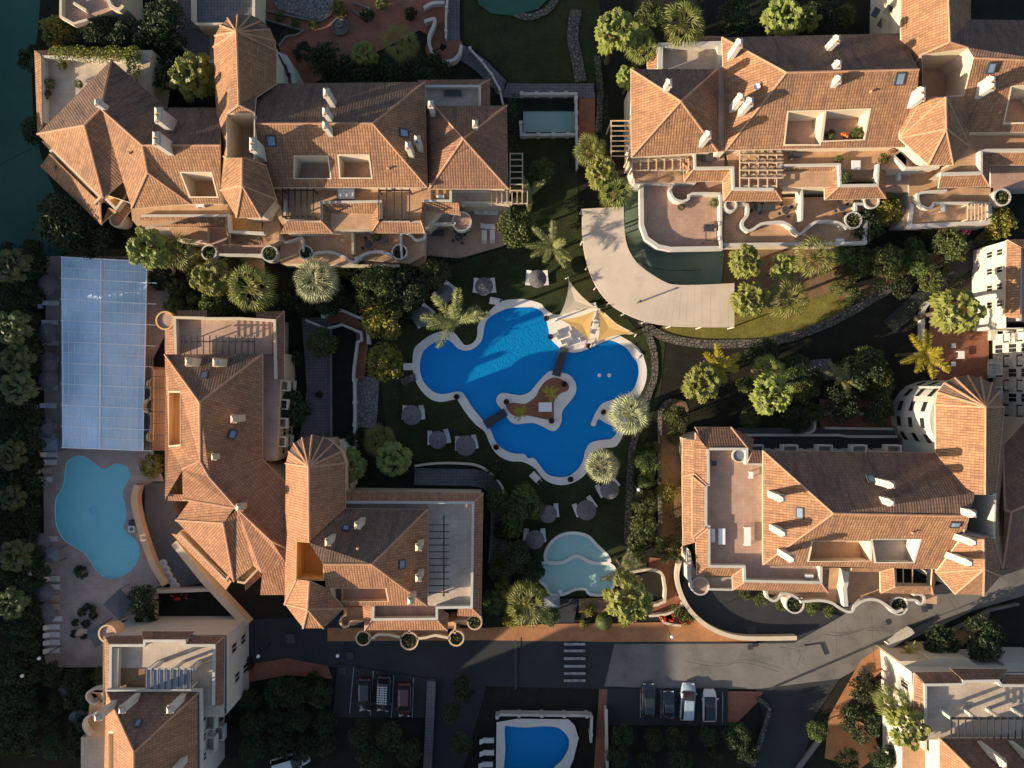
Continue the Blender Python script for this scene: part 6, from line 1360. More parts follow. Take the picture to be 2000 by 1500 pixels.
gwall("646,640 647,860", .5, .2, 'low grey kerb wall between yard and brown bed', 'conc')
gwall("268,947 262,975 268,1010 283,1060 300,1105 322,1143", 1.4, .7, 'thick pale curved wall between the turquoise pool and the street', 'peach', sm=4)
gwall("298,1220 299,1156 412,1152", 1.6, .3, 'pale wall round two sides of the raised planting bed', 'cream')
gwall("340,1060 400,1135 476,1216 456,1226", 1.8, .8, 'broad pale wall sloping along the street above the planting bed', 'cream')
area('planting_bed', "301,1158 412,1154 470,1217 456,1222 301,1220", 'soil', 'dark planting bed with red flowers')
gwall("1328,1095 1322,1125 1330,1160 1350,1195 1385,1225 1430,1243 1480,1247 1556,1246", 1.3, .45, 'long white wall curving round the ramp beside the street', 'cream', sm=4)
gwall("1232,1118 1260,1113 1283,1115 1296,1128 1298,1175 1268,1182", 1.0, .25, 'low white wall round the bed on the red walkway', 'cream', sm=2)
gwall("1268,1203 1300,1200 1330,1188 1333,1178", 1.0, .2, 'low white edging wall at the foot of the red walkway', 'cream', sm=2)
gwall("1289,1205 1300,1217 1330,1222", .7, .2, 'small curved white planter wall with red flowers', 'cream', sm=3)
gwall("1740,1260 1783,1232", 1.3, .6, 'short broad white wall end by the street', 'white'); gwall("1739,1256 1742,1288", 1.25, .6, 'white wall stub joining the street wall and the villa', 'white')
gwall("1803,604 1812,592 1830,588", .9, .5, 'rounded white corner wall of the terracotta terrace', 'white', sm=3); gwall("1803,606 1802,665", .9, .35, 'low white side wall of the terracotta terrace', 'white')
gwall("971,1400 978,1396 1150,1398 1156,1400 1154,1450", 1.2, .2, 'white pillared wall behind the small dark blue pool', 'white', posts=2.9)
gwall("1184,1385 1186,1500", 1.4, .25, 'white wall between the small pool and the car park', 'white')
gwall("1019,183 1125,183 1126,262 1018,264 1017,236", 1.0, .25, 'white wall framing the green rectangular pond', 'white', posts=1.9)
gwall("1125,184 1127,330", 1.2, .2, 'thin white wall between pond and red terrace', 'white')
gwall("876,-30 871,30 871,75", 1.1, .15, 'white balustrade along the grey footpath', 'white', posts=3)
gwall("828,15 845,6 868,5", 1.0, .3, 'white scroll wall at the head of the plaza ramp', 'white', sm=3)
gwall("829,42 848,37 847,50 838,72 841,95 852,112 868,120 885,117 897,105 901,88", 1.4, .3, 'white looping wall round the ramp at the plaza', 'white', sm=4)
gwall("918,95 945,125 960,145 975,172 983,205", .9, .15, 'white rail wall descending beside the footpath', 'white', posts=2.2)
gwall("843,1330 835,1500", .8, 1.0, 'long grey low wall top in the shade between car park and lane', 'grey')
gwall("810,910 850,905 900,905 935,910 965,930 985,965 985,1040", .7, .2, 'low dim wall along the lower lawn edge', 'cream', sm=3)
gwall("1292,800 1303,785 1320,783", .5, .5, 'rubble edging at the top of the earth strip', 'stone', sm=3); gwall("1290,802 1288,900 1290,1000 1288,1070", .5, .4, 'rubble edging down the side of the earth strip', 'stone', sm=3)
gwall("1605,1440 1560,1500 1545,1540", .4, .5, 'low kerb wall along the road bend', 'conc'); gwall("1480,1365 1500,1380 1500,1400 1470,1500", .5, .4, 'rubble kerb at the road corner', 'stone', sm=2)
gwall("1865,1230 1935,1192 1990,1180", .6, .2, 'low dark fence wall along the street edge', 'conc')
gwall("500,18 545,26 600,38 628,40 655,20", .3, .15, 'low edging of the pale plaza bed', 'conc', sm=2); gwall("517,38 560,50 593,60 580,68 558,72 545,90", .3, .15, 'low edging of the dark pointed plaza bed', 'conc')
area('plaza_bed', "517,38 593,60 580,68 558,70 545,88 530,60", 'soil', 'dark pointed bed on the plaza')
gwall("690,5 720,15 728,33 710,36 690,20", .3, .15, 'low edging of the small plaza bed', 'conc')
# fountain on the plaza
t = thing('fountain', 'round stone fountain basin in the middle of the terracotta plaza', 'fountain', W(664, 51, 0)); c = W(664, 51, .5)
m = MB(); m.lathe((c.x, c.y, 0), [(1.1, 0), (1.15, .5), (1.0, .5), (.95, .3), (.1, .3)], 24, cap=False); m.build('basin', M['conc'], t); m = MB(); m.lathe((c.x, c.y, 0), [(.25, .3), (.12, .6), (.12, 1.0), (.45, 1.2), (.4, 1.2), (.1, 1.1)], 14, cap=False); m.build('bowl', M['conc'], t)
t = thing('round_well', 'white ring of a sunken round shaft in the shaded garden bed', 'well', W(330, 530, 0)); c = W(330, 530, .6)
m = MB(); m.lathe((c.x, c.y, 0), [(.62, 0), (.62, .6), (.42, .6), (.42, .1)], 20, cap=False); m.build('ring', M['cream'], t); m = MB(); m.lathe((c.x, c.y, 0), [(.42, .12), (.01, .12)], 16, cap=False); m.build('shaft_cover', M['frame'], t)
t = thing('round_pit', 'dark round pit in the pale gravel bed', 'pit', W(1583, 722, 0)); c = W(1583, 722, .2)
m = MB(); m.lathe((c.x, c.y, 0), [(.95, 0), (.95, .25), (.8, .25), (.8, .12)], 20, cap=False); m.build('rim', M['soil'], t); m = MB(); m.lathe((c.x, c.y, 0), [(.8, .13), (.01, .13)], 16, cap=False); m.build('planting', M['leaf2'], t)

# ================================================================ SUN UMBRELLAS, LOUNGERS, POTS, TABLES
def make_umbrella(name, r, H, mt, label, n=14):
    t = thing(name, label, 'umbrella'); m = MB()
    m.lathe((0, 0, H-.45), [(r*1.02, -.06), (r, 0), (r*.55, .26), (.06, .5)], n, cap=False); m.lathe((0, 0, H-.47), [(.05, .46), (r, -.02)], n, cap=False)
    kid(t, m.build('canopy', M[mt], t, local=True))
    m = MB(); m.tube((0, 0, 0), (0, 0, H), .035, n=6); kid(t, m.build('pole', M['palewood'], t, local=True))
    m = MB(); m.lathe((0, 0, H), [(.12, 0), (.02, .18)], 8); kid(t, m.build('finial', M[mt], t, local=True))
    m = MB(); m.lathe((0, 0, 0), [(.28, 0), (.28, .1), (.05, .12)], 12); kid(t, m.build('base', M['conc'], t, local=True)); return t
def make_lounger(name, mt, label, back=.5):
    t = thing(name, label, 'sun lounger'); m = MB()
    m.box((.32, 0, .33), (1.32, .62, .07)); kid(t, m.build('mattress', M[mt], t, local=True))
    m = MB(); q = [(-.3, -.31, .34), (-.3, .31, .34), (-.88, .31, .34+back), (-.88, -.31, .34+back)]; q2 = [(x, y, z-.07) for x, y, z in q]
    m.face([Vector(a) for a in q[::-1]]); m.face([Vector(a) for a in q2]); [m.face([Vector(q[i]), Vector(q[(i+1) % 4]), Vector(q2[(i+1) % 4]), Vector(q2[i])]) for i in range(4)]
    kid(t, m.build('backrest', M[mt], t, local=True))
    m = MB(); [m.box((.3, y, .26), (1.4, .05, .06)) for y in (-.3, .3)]; kid(t, m.build('frame', M['wplast'], t, local=True))
    for x in (-.25, .9):
        for y in (-.28, .28): m = MB(); m.box((x, y, .12), (.05, .05, .24)); kid(t, m.build('leg', M['wplast'], t, local=True))
    return t
U = make_umbrella('thatched_umbrella', 1.28, 2.5, 'thatch', 'thatched umbrella')
LG = make_lounger('sun_lounger', 'wfab', 'sun lounger')
LP = make_lounger('pink_sun_lounger', 'pinkfab', 'sun lounger', .35)
ul = [(945, 558, 0, 'directly above the top lobe of the blue pool'), (1050, 543, 0, 'nearest the cream shade sail'), (803, 811, 0, 'below the flagstone walk on the lawn'), (854, 860, .1, 'left of the pair on the lower lawn'), (909, 871, .1, 'right of the pair on the lower lawn'),
      (1192, 958, .6, 'below the silvery palm on the path side'), (1146, 998, .5, 'between the path and the paddling pool'), (1071, 1006, 0, 'dim beneath leaves above the paddling pool'), (1045, 1056, 0, 'touching the paddling pool edge in shade'), (868, 572, .8, 'in the dark corner beside the tall feather palm'), (824, 618, .8, 'in the dark corner left of the tall feather palm')]
for x, y, a, l in ul:
    c = W(x, y, 2.5); place(U, (c.x, c.y, 0), a+x*.37, 'grey thatched umbrella '+l, 'thatched umbrellas on the lawn', sc=.9+.02*(x % 7))
    for s_, w_ in ((-1, 'lower'), (1, 'upper')):
        dx, dy = math.cos(a)*s_*1.12, math.sin(a)*s_*1.12
        ang = a+PI/2
        w_ = ('first' if s_ < 0 else 'second')
        place(LG, (c.x+dx-.35*math.sin(a)*1, c.y+dy+.35, 0), a-PI/2+.1*s_, '%s white lounger under the umbrella %s' % (w_, l), 'white loungers under the lawn umbrellas')
for k, (x, y) in enumerate(((100, 560), (100, 592), (98, 630), (100, 670), (100, 702), (98, 735), (97, 757), (95, 792), (95, 832), (92, 852), (95, 888), (95, 903), (84, 920), (86, 936))):
    c = W(x, y, .4); place(LP if k in (12,) else LG, (c.x, c.y, 0), 0, 'sun lounger number %d down the row beside the glass pool house' % (k+1), 'loungers beside the glass pool house')
for k, (x, y) in enumerate(((97, 1053), (101, 1131), (101, 1147), (100, 1168), (101, 1186), (106, 1209), (101, 1225), (101, 1240), (101, 1255), (101, 1271))):
    c = W(x, y, .4); place(LG if k not in (3, 4) else LP, (c.x, c.y, 0), 0, 'white sun lounger number %d counted down the lower left deck row' % (k+1), 'loungers on the lower left deck')
for k, (x, y, l) in enumerate(((88, 555, 'top end'), (88, 650, 'second from the top'), (90, 708, 'third from the top'), (90, 742, 'fourth from the top'), (82, 836, 'fifth from the top'), (75, 1062, 'beside the blue-grey awning'), (80, 1158, 'at the lower lounger row'), (85, 1200, 'last at the lower lounger row'))):
    c = W(x, y, 2.5); place(U, (c.x, c.y, 0), 0, 'thatched umbrella in the left deck row, '+l, 'thatched umbrellas on the left deck')
for x, y, l in ((124, 1362, 'round pale umbrella top in the dark slope, upper one'), (149, 1409, 'round pale umbrella top in the dark slope, lower one')):
    c = W(x, y, 2.5); place(U, (c.x, c.y, 0), 0, l, 'thatched umbrellas on the slope')
for k, (x, y) in enumerate(((950, 1447), (950, 1471), (948, 1494))):
    c = W(x, y, .4); place(LG, (c.x, c.y, 0), 0, 'white sun lounger beside the small dark blue pool, %s of three' % ('upper', 'middle', 'lower')[k], 'loungers by the small pool')
for x, y, a, l in ((940, 415, 0, 'upper left of the garden terrace group'), (958, 415, 0, 'upper right of the garden terrace group'), (952, 442, 0, 'middle of the garden terrace group'), (946, 464, PI/2, 'lower left of the garden terrace group'), (962, 464, PI/2, 'lower right of the garden terrace group')):
    c = W(x, y, .4); place(LG, (c.x, c.y, 0.15), a, 'white sun lounger, '+l, 'loungers on the garden terrace')
# bar terrace furniture
for k, (x, y, a) in enumerate(((1102, 645, .35), (1100, 655, .35), (1108, 665, .35), (1120, 668, .35), (1128, 655, .35), (1137, 600, .2), (1150, 598, .2), (1155, 625, 1.2), (1162, 640, 1.2))):
    c = W(x, y, .4); place(LG, (c.x, c.y, 0.05), a, 'pale sun lounger number %d on the bar terrace under the shade sails' % (k+1), 'loungers under the shade sails')
def make_pot():
    t = thing('plant_pot', 'pot', 'plant pot'); m = MB(); m.lathe((0, 0, 0), [(.22, 0), (.36, .5), (.38, .55), (.32, .55), (.3, .42)], 14, cap=False); kid(t, m.build('pot', M['pot'], t, local=True))
    m = MB(); rr = random.Random(1)
    for i in range(80):
        a = rr.random()*6.28; d = Vector((math.cos(a), math.sin(a), rr.uniform(.2, 1.6))).normalized(); s_ = Vector((-d.y, d.x, 0)).normalized()*.03; b0 = Vector((0, 0, .45)); m.face([b0-s_, b0+s_, b0+d*rr.uniform(.3, .5)])
    kid(t, m.build('plant', M['pot'], t, local=True)); return t
PT = make_pot()
for x, y, l in ((892, 775, 'on the pool edging at the left bay'), (969, 873, 'on the lower left pool edging'), (1114, 936, 'on the bottom pool edging'), (1179, 805, 'on the peninsula by the pool steps'), (1150, 676, 'on the bar terrace edge'), (1067, 622, 'red leaved on the upper bar terrace corner'), (1075, 658, 'red leaved on the bar terrace left edge'), (989, 785, 'on the left tip of the island'), (1102, 750, 'on the top tip of the island'), (1077, 822, 'on the bottom tip of the island')):
    c = W(x, y, .4); place(PT, (c.x, c.y, 0.05), x*.7, 'dark red round potted plant '+l, 'potted plants round the blue pool', sc=1.0)
for x, y, r, l in ((152, 1120, 14, 'dark round bush in the brown deck'), (622, 770, 8, 'small dark round bush in the grey yard'), (598, 803, 9, 'small dark round bush near the yard edge'), (165, 1187, 8, 'dark clipped bush, top left of the deck cluster'), (178, 1190, 8, 'dark clipped bush, top right of the deck cluster'), (156, 1198, 9, 'dark clipped bush, middle left of the deck cluster'), (178, 1204, 9, 'dark clipped bush, middle right of the deck cluster'), (144, 1218, 8, 'dark clipped bush, lower left of the deck cluster'), (164, 1220, 9, 'dark clipped bush, lower middle of the deck cluster'), (141, 1240, 8, 'dark bush beside the folded pink parasol'), (160, 1245, 7, 'dark bush below the folded pink parasol')):
    put(_s2, x, y, r, l, H=1.4, base=1.02)
for x, y, r, l in ((1075, 769, 19, 'small feathery plant in the upper part of the island'), (1018, 806, 18, 'small feathery plant in the left part of the island')):
    put(_fey, x, y, r, l, base=3.1)
def table(px, py, sz, label, mt='wplast', z=0.0, name='table', cat='table', h=.74, legs=True, rz=0.0):
    c = W(px, py, z+h); t = thing(name, label, cat, (c.x, c.y, z), rz); m = MB(); m.box((0, 0, h-.03), (*sz, .06)); m.build('table_top', M[mt], t, local=True)
    for x in (-1, 1):
        for y in (-1, 1): m = MB(); m.box((x*(sz[0]/2-.06), y*(sz[1]/2-.06), (h-.06)/2), (.06, .06, h-.06)); m.build('leg', M[mt], t, local=True)
table(1065, 795, (1.7, 1.2), 'pale square bar counter top on the pool island'); table(1878, 693, (.8, 1.0), 'white square table in the middle of the terracotta terrace')
for x, y, l in ((1863, 675, 'white chair above the table on the terracotta terrace'), (1863, 711, 'white chair below the table on the terracotta terrace'), (78, 598, 'white square stool beside the upper lounger row'), (70, 795, 'white square stool beside the middle lounger row'), (59, 922, 'white square stool level with the turquoise pool top'), (57, 1120, 'white square stool by the lower left hedge'), (166, 1233, 'small white table beside the folded pink parasol'), (1094, 1156, 'white framed stool at the paddling pool pump')):
    table(x, y, (.55, .55), l, name='stool' if 'stool' in l else 'chair' if 'chair' in l else 'table', cat='stool' if 'stool' in l else 'chair' if 'chair' in l else 'table', h=.45)
for x, y, z, l in ((1528-48, 404, 3, 'dark round table on the curvy terrace left of the bush'), (1535, 410, 3, 'dark round table beside the curvy white wall'), (1502, 405, 3, 'dark long table on the upper right terrace'), (1645, 405, 3, 'dark round table on the terrace near the round planter'), (720, 477, 3, 'dark round table on the ochre balcony'), (745, 470, 3, 'dark table beside the balcony planter'), (855, 455, .3, 'dark dining table on the garden terrace'), (896, 463, .3, 'round black table on the garden terrace')):
    if 'round' in l:
        c = W(x, y, z+.7); t = thing('round_table', l, 'table', (c.x, c.y, z)); m = MB(); m.lathe((0, 0, 0), [(.5, .68), (.52, .72), (.5, .75)], 18); m.build('table_top', M['frame'], t, local=True); m = MB(); m.tube((0, 0, 0), (0, 0, .7), .06); m.build('leg', M['frame'], t, local=True)
        for k in range(4):
            a = k*PI/2+.5; m = MB(); m.box((math.cos(a)*.85, math.sin(a)*.85, .42), (.4, .4, .06), a); m.box((math.cos(a)*1.05, math.sin(a)*1.05, .65), (.05, .4, .45), a); ch = m.build('dining_chair', M['frame'], None); ch.location = (c.x, c.y, z); tag(ch, 'dark chair at the '+l, 'chair', 'chairs round the terrace tables')
    else: table(x, y, (1.6, .8), l, 'frame', z)
for x, y, z, sx, sy, l, mt in ((1382, 307, 6, 1.5, .9, 'dark rounded hot tub on the small roof terrace', 'frame'), (1553, 303, 6, 1.5, .7, 'dark sunbed on the upper terrace beside the louvre pergola', 'frame'), (1672, 322, 6, 1.1, 1.1, 'round pale table on the beam-covered terrace', 'wplast'), (676, 377, 6, 2.0, 1.4, 'white awning box on the upper terrace between the two pergolas', 'wplast'), (884, 182, 6.2, 2.1, .7, 'black framed glass bench on the corner roof terrace', 'frame'), (1385, 445, 3, 1.3, .9, 'dark garden sofa on the big curved terrace', 'frame'), (1410, 1048, 8, .8, 1.9, 'long pale bench on the wide roof terrace', 'wplast'), (1467, 928, 8, .5, .8, 'white cabinet on the wide roof terrace', 'wplast'), (1410, 1048, 8, 0, 0, '', ''), (1842, 405, 3.2, .5, 1.1, 'white bench on the planted lower right balcony', 'wplast'), (1900, 400, 3.2, 1.0, 1.0, 'lilac daybed under the balcony awning', 'sailw'), (1460, 1048, 8, .8, 2.2, 'pale rolled mat beside the wide terrace chimney row', 'wplast'), (1393, 1046, 8, .45, 1.6, 'white oval sculpture frame on the wide roof terrace', 'wplast'), (1395, 905, 8, .6, .6, 'small plant stand on the wide roof terrace', 'frame'), (820, 408, 3, 1.2, .6, 'dark bench on the narrow shaded terrace', 'frame'), (1660, 265, 8.6, 1.2, .4, 'row of potted plants in the recessed roof terrace', 'leaf1')):
    if sx: table(x, y, (sx, sy), l, mt, z, name=l.split()[-1] if False else 'terrace_furniture', cat='terrace furniture', h=.5)
c = W(1444, 890, 8.6); t = thing('round_tub', 'round cream plunge tub on the wide roof terrace', 'tub', (c.x, c.y, 8)); m = MB(); m.lathe((0, 0, 0), [(.8, 0), (.85, .55), (.7, .55), (.66, .3), (.05, .3)], 20, cap=False); m.build('tub_shell', M['cream'], t, local=True); m = MB(); m.lathe((0, 0, 0), [(.65, .42), (.01, .42)], 16, cap=False); m.build('water', M['blueawn'], t, local=True)
def canopy(px, py, sx, sy, label, mt, z=2.6, rz=0.0, name='awning'):
    c = W(px, py, z); t = thing(name, label, 'awning', (c.x, c.y, 0), rz); m = MB()
    k = [Vector((x*sx/2, y*sy/2, z)) for x, y in ((-1, -1), (1, -1), (1, 1), (-1, 1))]; top = Vector((0, 0, z+.45))
    for i in range(4): m.face([k[i], k[(i+1) % 4], top]); m.face([k[i]-Vector((0, 0, .15)), k[(i+1) % 4]-Vector((0, 0, .15)), k[(i+1) % 4], k[i]])
    m.build('fabric_roof', M[mt], t, local=True)
    for q in k: m = MB(); m.tube((q.x*.95, q.y*.95, 0), (q.x*.95, q.y*.95, z), .05); m.build('post', M['metal'], t, local=True)
canopy(233, 1181, 2.9, 2.9, 'dark grey square canopy turned diagonally on the brown deck', 'awn', rz=.78); canopy(97, 868, 2.0, 1.7, 'blue-grey square awning above the turquoise pool', 'blueawn', 2.2); canopy(97, 1085, 2.0, 1.7, 'blue-grey square awning beside the lower turquoise pool', 'blueawn', 2.2); canopy(195, 1240, 2.6, 2.3, 'black square canopy beside the lower left turret', 'awn', 2.2, .5); canopy(1078, 1176, 2.0, 1.5, 'grey square shelter roof below the paddling pool', 'blueawn', 2.2)
t = thing('folded_parasol', 'folded pale pink parasol among the dark bushes on the deck', 'parasol', W(152, 1238, 0)); c = W(152, 1238, 1.6); m = MB(); m.tube((c.x, c.y, 0), (c.x, c.y, 2.2), .03); m.build('pole', M['palewood'], t); m = MB(); m.lathe((c.x, c.y, 0), [(.55, .9), (.32, 1.4), (.05, 2.2)], 5); m.build('folded_fabric', M['pinkfab'], t)
def make_drum():
    t = thing('round_lounge_chair', 'chair', 'lounge chair'); m = MB(); m.lathe((0, 0, 0), [(.5, .05), (.55, .4), (.3, .42), (.01, .42)], 14, cap=False); kid(t, m.build('seat', M['wfab'], t, local=True)); m = MB()
    for k in range(7):
        a = -1.2+k*.4; m.box((math.cos(a)*.5, math.sin(a)*.5, .62), (.08, .24, .45), a)
    kid(t, m.build('backrest', M['wplast'], t, local=True)); return t
DR = make_drum()
for k, (x, y) in enumerate(((318, 1101), (324, 1113), (329, 1124), (336, 1136), (343, 1146))): c = W(x, y, .5); place(DR, (c.x, c.y, 0), k*.5, 'round white lounge chair in the curved wall row, number %d from the pool' % (k+1), 'round lounge chairs by the curved wall')
t = thing('pump_box', 'white pump box with a dark cover on the turquoise pool edge', 'box', W(258, 1033, 0)); c = W(258, 1033, .5); m = MB(); m.box((c.x, c.y, .35), (.8, .8, .7)); m.build('housing', M['wplast'], t); m = MB(); m.lathe((c.x, c.y, .7), [(.25, 0), (.25, .06), (.05, .08)], 14); m.build('lid', M['conc'], t); m = MB(); m.box((c.x+.1, c.y+.75, .3), (1.0, .7, .6), -.1); m.build('cover', M['frame'], t)
# pool side shower platforms
for x, y, a, l in ((797, 716, 0, 'pale step block at the left tip of the blue pool'), (966, 588, .2, 'pale step block at the top lobe of the blue pool'), (1045, 932, .8, 'pale step block at the bottom left of the blue pool'), (1243, 690, .7, 'pale step block at the stone path bay of the pool')):
    c = W(x, y, .2); t = thing('pool_step_block', l, 'steps', (c.x, c.y, 0), -a); m = MB(); m.box((0, 0, .07), (1.3, .9, .14)); m.build('platform', M['coping'], t, local=True); m = MB(); m.box((.3, 0, .19), (.5, .7, .1)); m.build('upper_step', M['coping'], t, local=True)
    for k in (-1, 1): m = MB(); m.tube((.5, k*.3, .2), (.5, k*.3, .9), .025); m.tube((.5, k*.3, .9), (.95, k*.3, .75), .025); m.build('handrail', M['wplast'], t, local=True)
for x, y, l in ((1171, 733, 'left of the two'), (1190, 733, 'right of the two')):
    c = W(x, y, -.1); m = MB(); m.lathe((c.x, c.y, -.16), [(.2, 0), (.26, .05), (.16, .09), (.01, .1)], 14, cap=False); tag(m.build('pool_float', M['wplast']), 'small round pale float in the blue pool, '+l, 'float', 'floats in the blue pool')
# street furniture
def lamp(px, py, label, H=4.5):
    c = W(px, py, H); t = thing('street_lamp', label, 'street lamp', (c.x, c.y, 0)); m = MB(); m.tube((0, 0, 0), (0, 0, H), .06, .04, n=6); m.build('post', M['metal'], t, local=True); m = MB(); m.lathe((0, 0, H), [(.1, 0), (.22, .12), (.18, .32), (.05, .36)], 10); m.build('lantern', M['wplast'], t, local=True)
for x, y, l in ((1247, 956, 'lamp post with a white lantern beside the stone path'), (1312, 1243, 'lamp post at the shaded end of the orange pavement'), (660, 1280, 'lamp post with a white lantern by the shaded red walk'), (45, 1319, 'lamp post with white lantern in the black slope'), (505, 1281, 'lamp post at the villa corner of the shaded street'), (78, 1285, 'lamp post at the lower end of the left deck')): lamp(x, y, l)
# flowers
def flowers(px, py, r, n, col, label, z=.8):
    m = MB(); rr = random.Random(px)
    for _ in range(n):
        p = W(px+rr.uniform(-r, r), py+rr.uniform(-r*.5, r*.5), z+rr.uniform(0, .4)); m.lathe(p, [(.02, -.08), (.14, .02), (.05, .06)], 6)
    tag(m.build('flowers', M[col]), label, 'flowers')
M['redfl'] = mat('red_petals', (0.45, 0.02, 0.01), var=.2); M['pinkfl'] = mat('pink_petals', (0.75, 0.08, 0.25), var=.2); M['orfl'] = mat('orange_petals', (0.8, 0.2, 0.03), var=.2)
flowers(1303, 1207, 14, 16, 'redfl', 'red flowers in the curved planter at the walkway foot'); flowers(1338, 1212, 10, 8, 'redfl', 'red flowers along the ramp wall'); flowers(349, 1168, 16, 14, 'redfl', 'red flowers in the dark raised bed'); flowers(1842, 449, 9, 22, 'pinkfl', 'bright pink flowers hanging at the white terrace foot', 1.4); flowers(1887, 453, 8, 16, 'pinkfl', 'second smaller clump of pink flowers at the terrace foot', 1.4); flowers(1651, 264, 7, 14, 'orfl', 'orange flowers in the recessed roof terrace', 9.2)
for x, y, r, l in ((1625, 262, 12, 'green plants at the left of the recessed roof terrace'), (1680, 258, 14, 'green plants at the right of the recessed roof terrace')): putz(_s1, x, y, r, l, 1.4, 1.02, 8.6)
for x, y, r, z, l in ((1641, 310, 9, 6, 'small yellow-green plant on the upper terrace wall'), (1730, 308, 12, 6, 'green plant beside the octagonal roof'), (1655, 345, 14, 6, 'green plants at the beam-covered terrace corner'), (117, 126, 10, 6, 'potted bush at the inner corner of the roof terrace'), (93, 160, 11, 6, 'dark potted bush on the roof terrace edge'), (88, 183, 10, 6, 'dark potted plant lower on the roof terrace edge'), (150, 162, 9, 6, 'potted palm in the middle of the roof terrace'), (110, 325, 7, 6.6, 'small green plant at the top of the diagonal balcony'), (152, 365, 6, 6.6, 'small green plant halfway down the diagonal balcony'), (178, 378, 7, 6.6, 'small green plant at the foot of the diagonal balcony'), (735, 462, 11, 3, 'dark potted plants on the ochre balcony'), (1405, 445, 6, 3, 'small plant at the big curved terrace corner'), (1332, 403, 8, 3, 'low green plant by the curved terrace turret'), (1396, 395, 10, 3, 'green plant on the terrace dividing wall')): putz(_s1, x, y, r, l, 1.4, 1.02, z)
# ================================================================ CARS
CARM = {}
def paint(name, col):
    if name not in CARM: CARM[name] = mat(name, col, rough=.3, var=.03, spec=.6, coat=.8)
    return CARM[name]
M['rubber'] = mat('tyre_rubber', (0.012, 0.012, 0.012), rough=.9, var=.1); M['hub'] = mat('wheel_rim', (.45, .45, .46), rough=.35, metal=.8)
M['lampw'] = mat('headlight_glass', (.7, .72, .75), rough=.1, spec=.8); M['lampr'] = mat('tail_light_glass', (.35, .01, .01), rough=.15, spec=.6)
def make_car(label, px, py, rz, L_, Wd, H, pm, bodycol=None, estate=True, glassroof=False, rack=False):
    c = W(px, py, H); t = thing('parked_car', label, 'car', (c.x, c.y, 0), rz, 'cars parked beside the street')
    hw = Wd/2; body = MB()
    xs = [-L_/2, -L_/2+.12, -L_/2+.5, -L_*.2, 0, L_*.2, L_/2-.7, L_/2-.2, L_/2]
    wd = [.78, .9, .98, 1, 1, 1, .97, .86, .7]; tz = [.62, .88, .95, .96, .96, .95, .86, .76, .62]
    R = []
    for x, w_, z in zip(xs, wd, tz):
        w2 = hw*w_; R.append([Vector((x, -w2*.94, .28)), Vector((x, -w2, .55)), Vector((x, -w2*.97, z-.08)), Vector((x, -w2*.85, z)), Vector((x, w2*.85, z)), Vector((x, w2*.97, z-.08)), Vector((x, w2, .55)), Vector((x, w2*.94, .28))])
    for i in range(len(R)-1):
        for j in range(8): body.face([R[i][j], R[i+1][j], R[i+1][(j+1) % 8], R[i][(j+1) % 8]])
    body.face(R[0]); body.face(R[-1][::-1]); body.build('body', pm, t, local=True, sm=True)
    x0, x1, x2, x3 = (-L_/2+.25, -L_/2+.6, L_*.12, L_*.3) if estate else (-L_*.36, -L_*.2, L_*.1, L_*.28)
    g_ = MB(); zb = .93; lo = [Vector((x0, -hw*.84, zb)), Vector((x3, -hw*.8, zb)), Vector((x3, hw*.8, zb)), Vector((x0, hw*.84, zb))]; hi = [Vector((x1, -hw*.68, H-.03)), Vector((x2, -hw*.66, H-.03)), Vector((x2, hw*.66, H-.03)), Vector((x1, hw*.68, H-.03))]
    for i in range(4): g_.face([lo[i], lo[(i+1) % 4], hi[(i+1) % 4], hi[i]])
    g_.build('windows', M['glass'], t, local=True)
    r_ = MB(); up = [v*1.0 for v in hi]; xm = (x1+x2)/2
    ring0 = [v.copy() for v in hi]; ring1 = [Vector((xm+(v.x-xm)*.9, v.y*.85, H)) for v in hi]
    for i in range(4): r_.face([ring0[i], ring0[(i+1) % 4], ring1[(i+1) % 4], ring1[i]])
    r_.face(ring1); r_.build('roof', M['glass'] if glassroof else pm, t, local=True)
    for x in (-L_*.3, L_*.31):
        for s_ in (-1, 1):
            w_ = MB(); w_.tube((x, s_*(hw-.22), .32), (x, s_*(hw-.01), .32), .32, n=16); wo = w_.build('wheel', M['rubber'], t, local=True); h_ = MB(); h_.tube((x, s_*(hw-.02), .32), (x, s_*(hw+.005), .32), .19, n=12); h_.build('rim', M['hub'], wo, local=True)
    for s_ in (-1, 1):
        m = MB(); m.box((L_/2-.14, s_*hw*.58, .66), (.16, .34, .14), s_*-.2); m.build('headlight', M['lampw'], t, local=True)
        m = MB(); m.box((-L_/2+.06, s_*hw*.62, .72), (.12, .26, .16)); m.build('tail_light', M['lampr'], t, local=True)
        m = MB(); m.box((x3-.25, s_*(hw+.06), .98), (.16, .2, .13)); m.build('wing_mirror', pm, t, local=True)
    if rack:
        m = MB(); [m.box((x, 0, H+.09), (.05, Wd*.7, .05)) for x in [-1.3+.3*k for k in range(8)]]; [m.box((-.25, y, H+.09), (2.3, .05, .05)) for y in (-.5, -.2, 0, .2, .5)]; m.build('roof_rack', M['wplast'], t, local=True)
D_ = -PI/2
make_car('dark estate car with pale roof rails, first bay by the street', 1269, 1372, D_+PI, 4.3, 1.8, 1.55, paint('black_paint', (.02, .022, .025)), rack=False)
make_car('small black car with a pale blue glass roof, second bay', 1308, 1382, D_+PI, 3.7, 1.66, 1.5, paint('black_blue_paint', (.018, .022, .03)), estate=False)
make_car('long silver blue van-like car in the third bay', 1347, 1378, D_+PI-.06, 4.9, 1.9, 1.8, paint('silver_blue_paint', (.30, .38, .44)))
make_car('white hatchback with an open black interior, last bay by the kerb', 1389, 1384, D_+PI, 4.2, 1.8, 1.5, paint('white_paint', (.6, .6, .6)), glassroof=True)
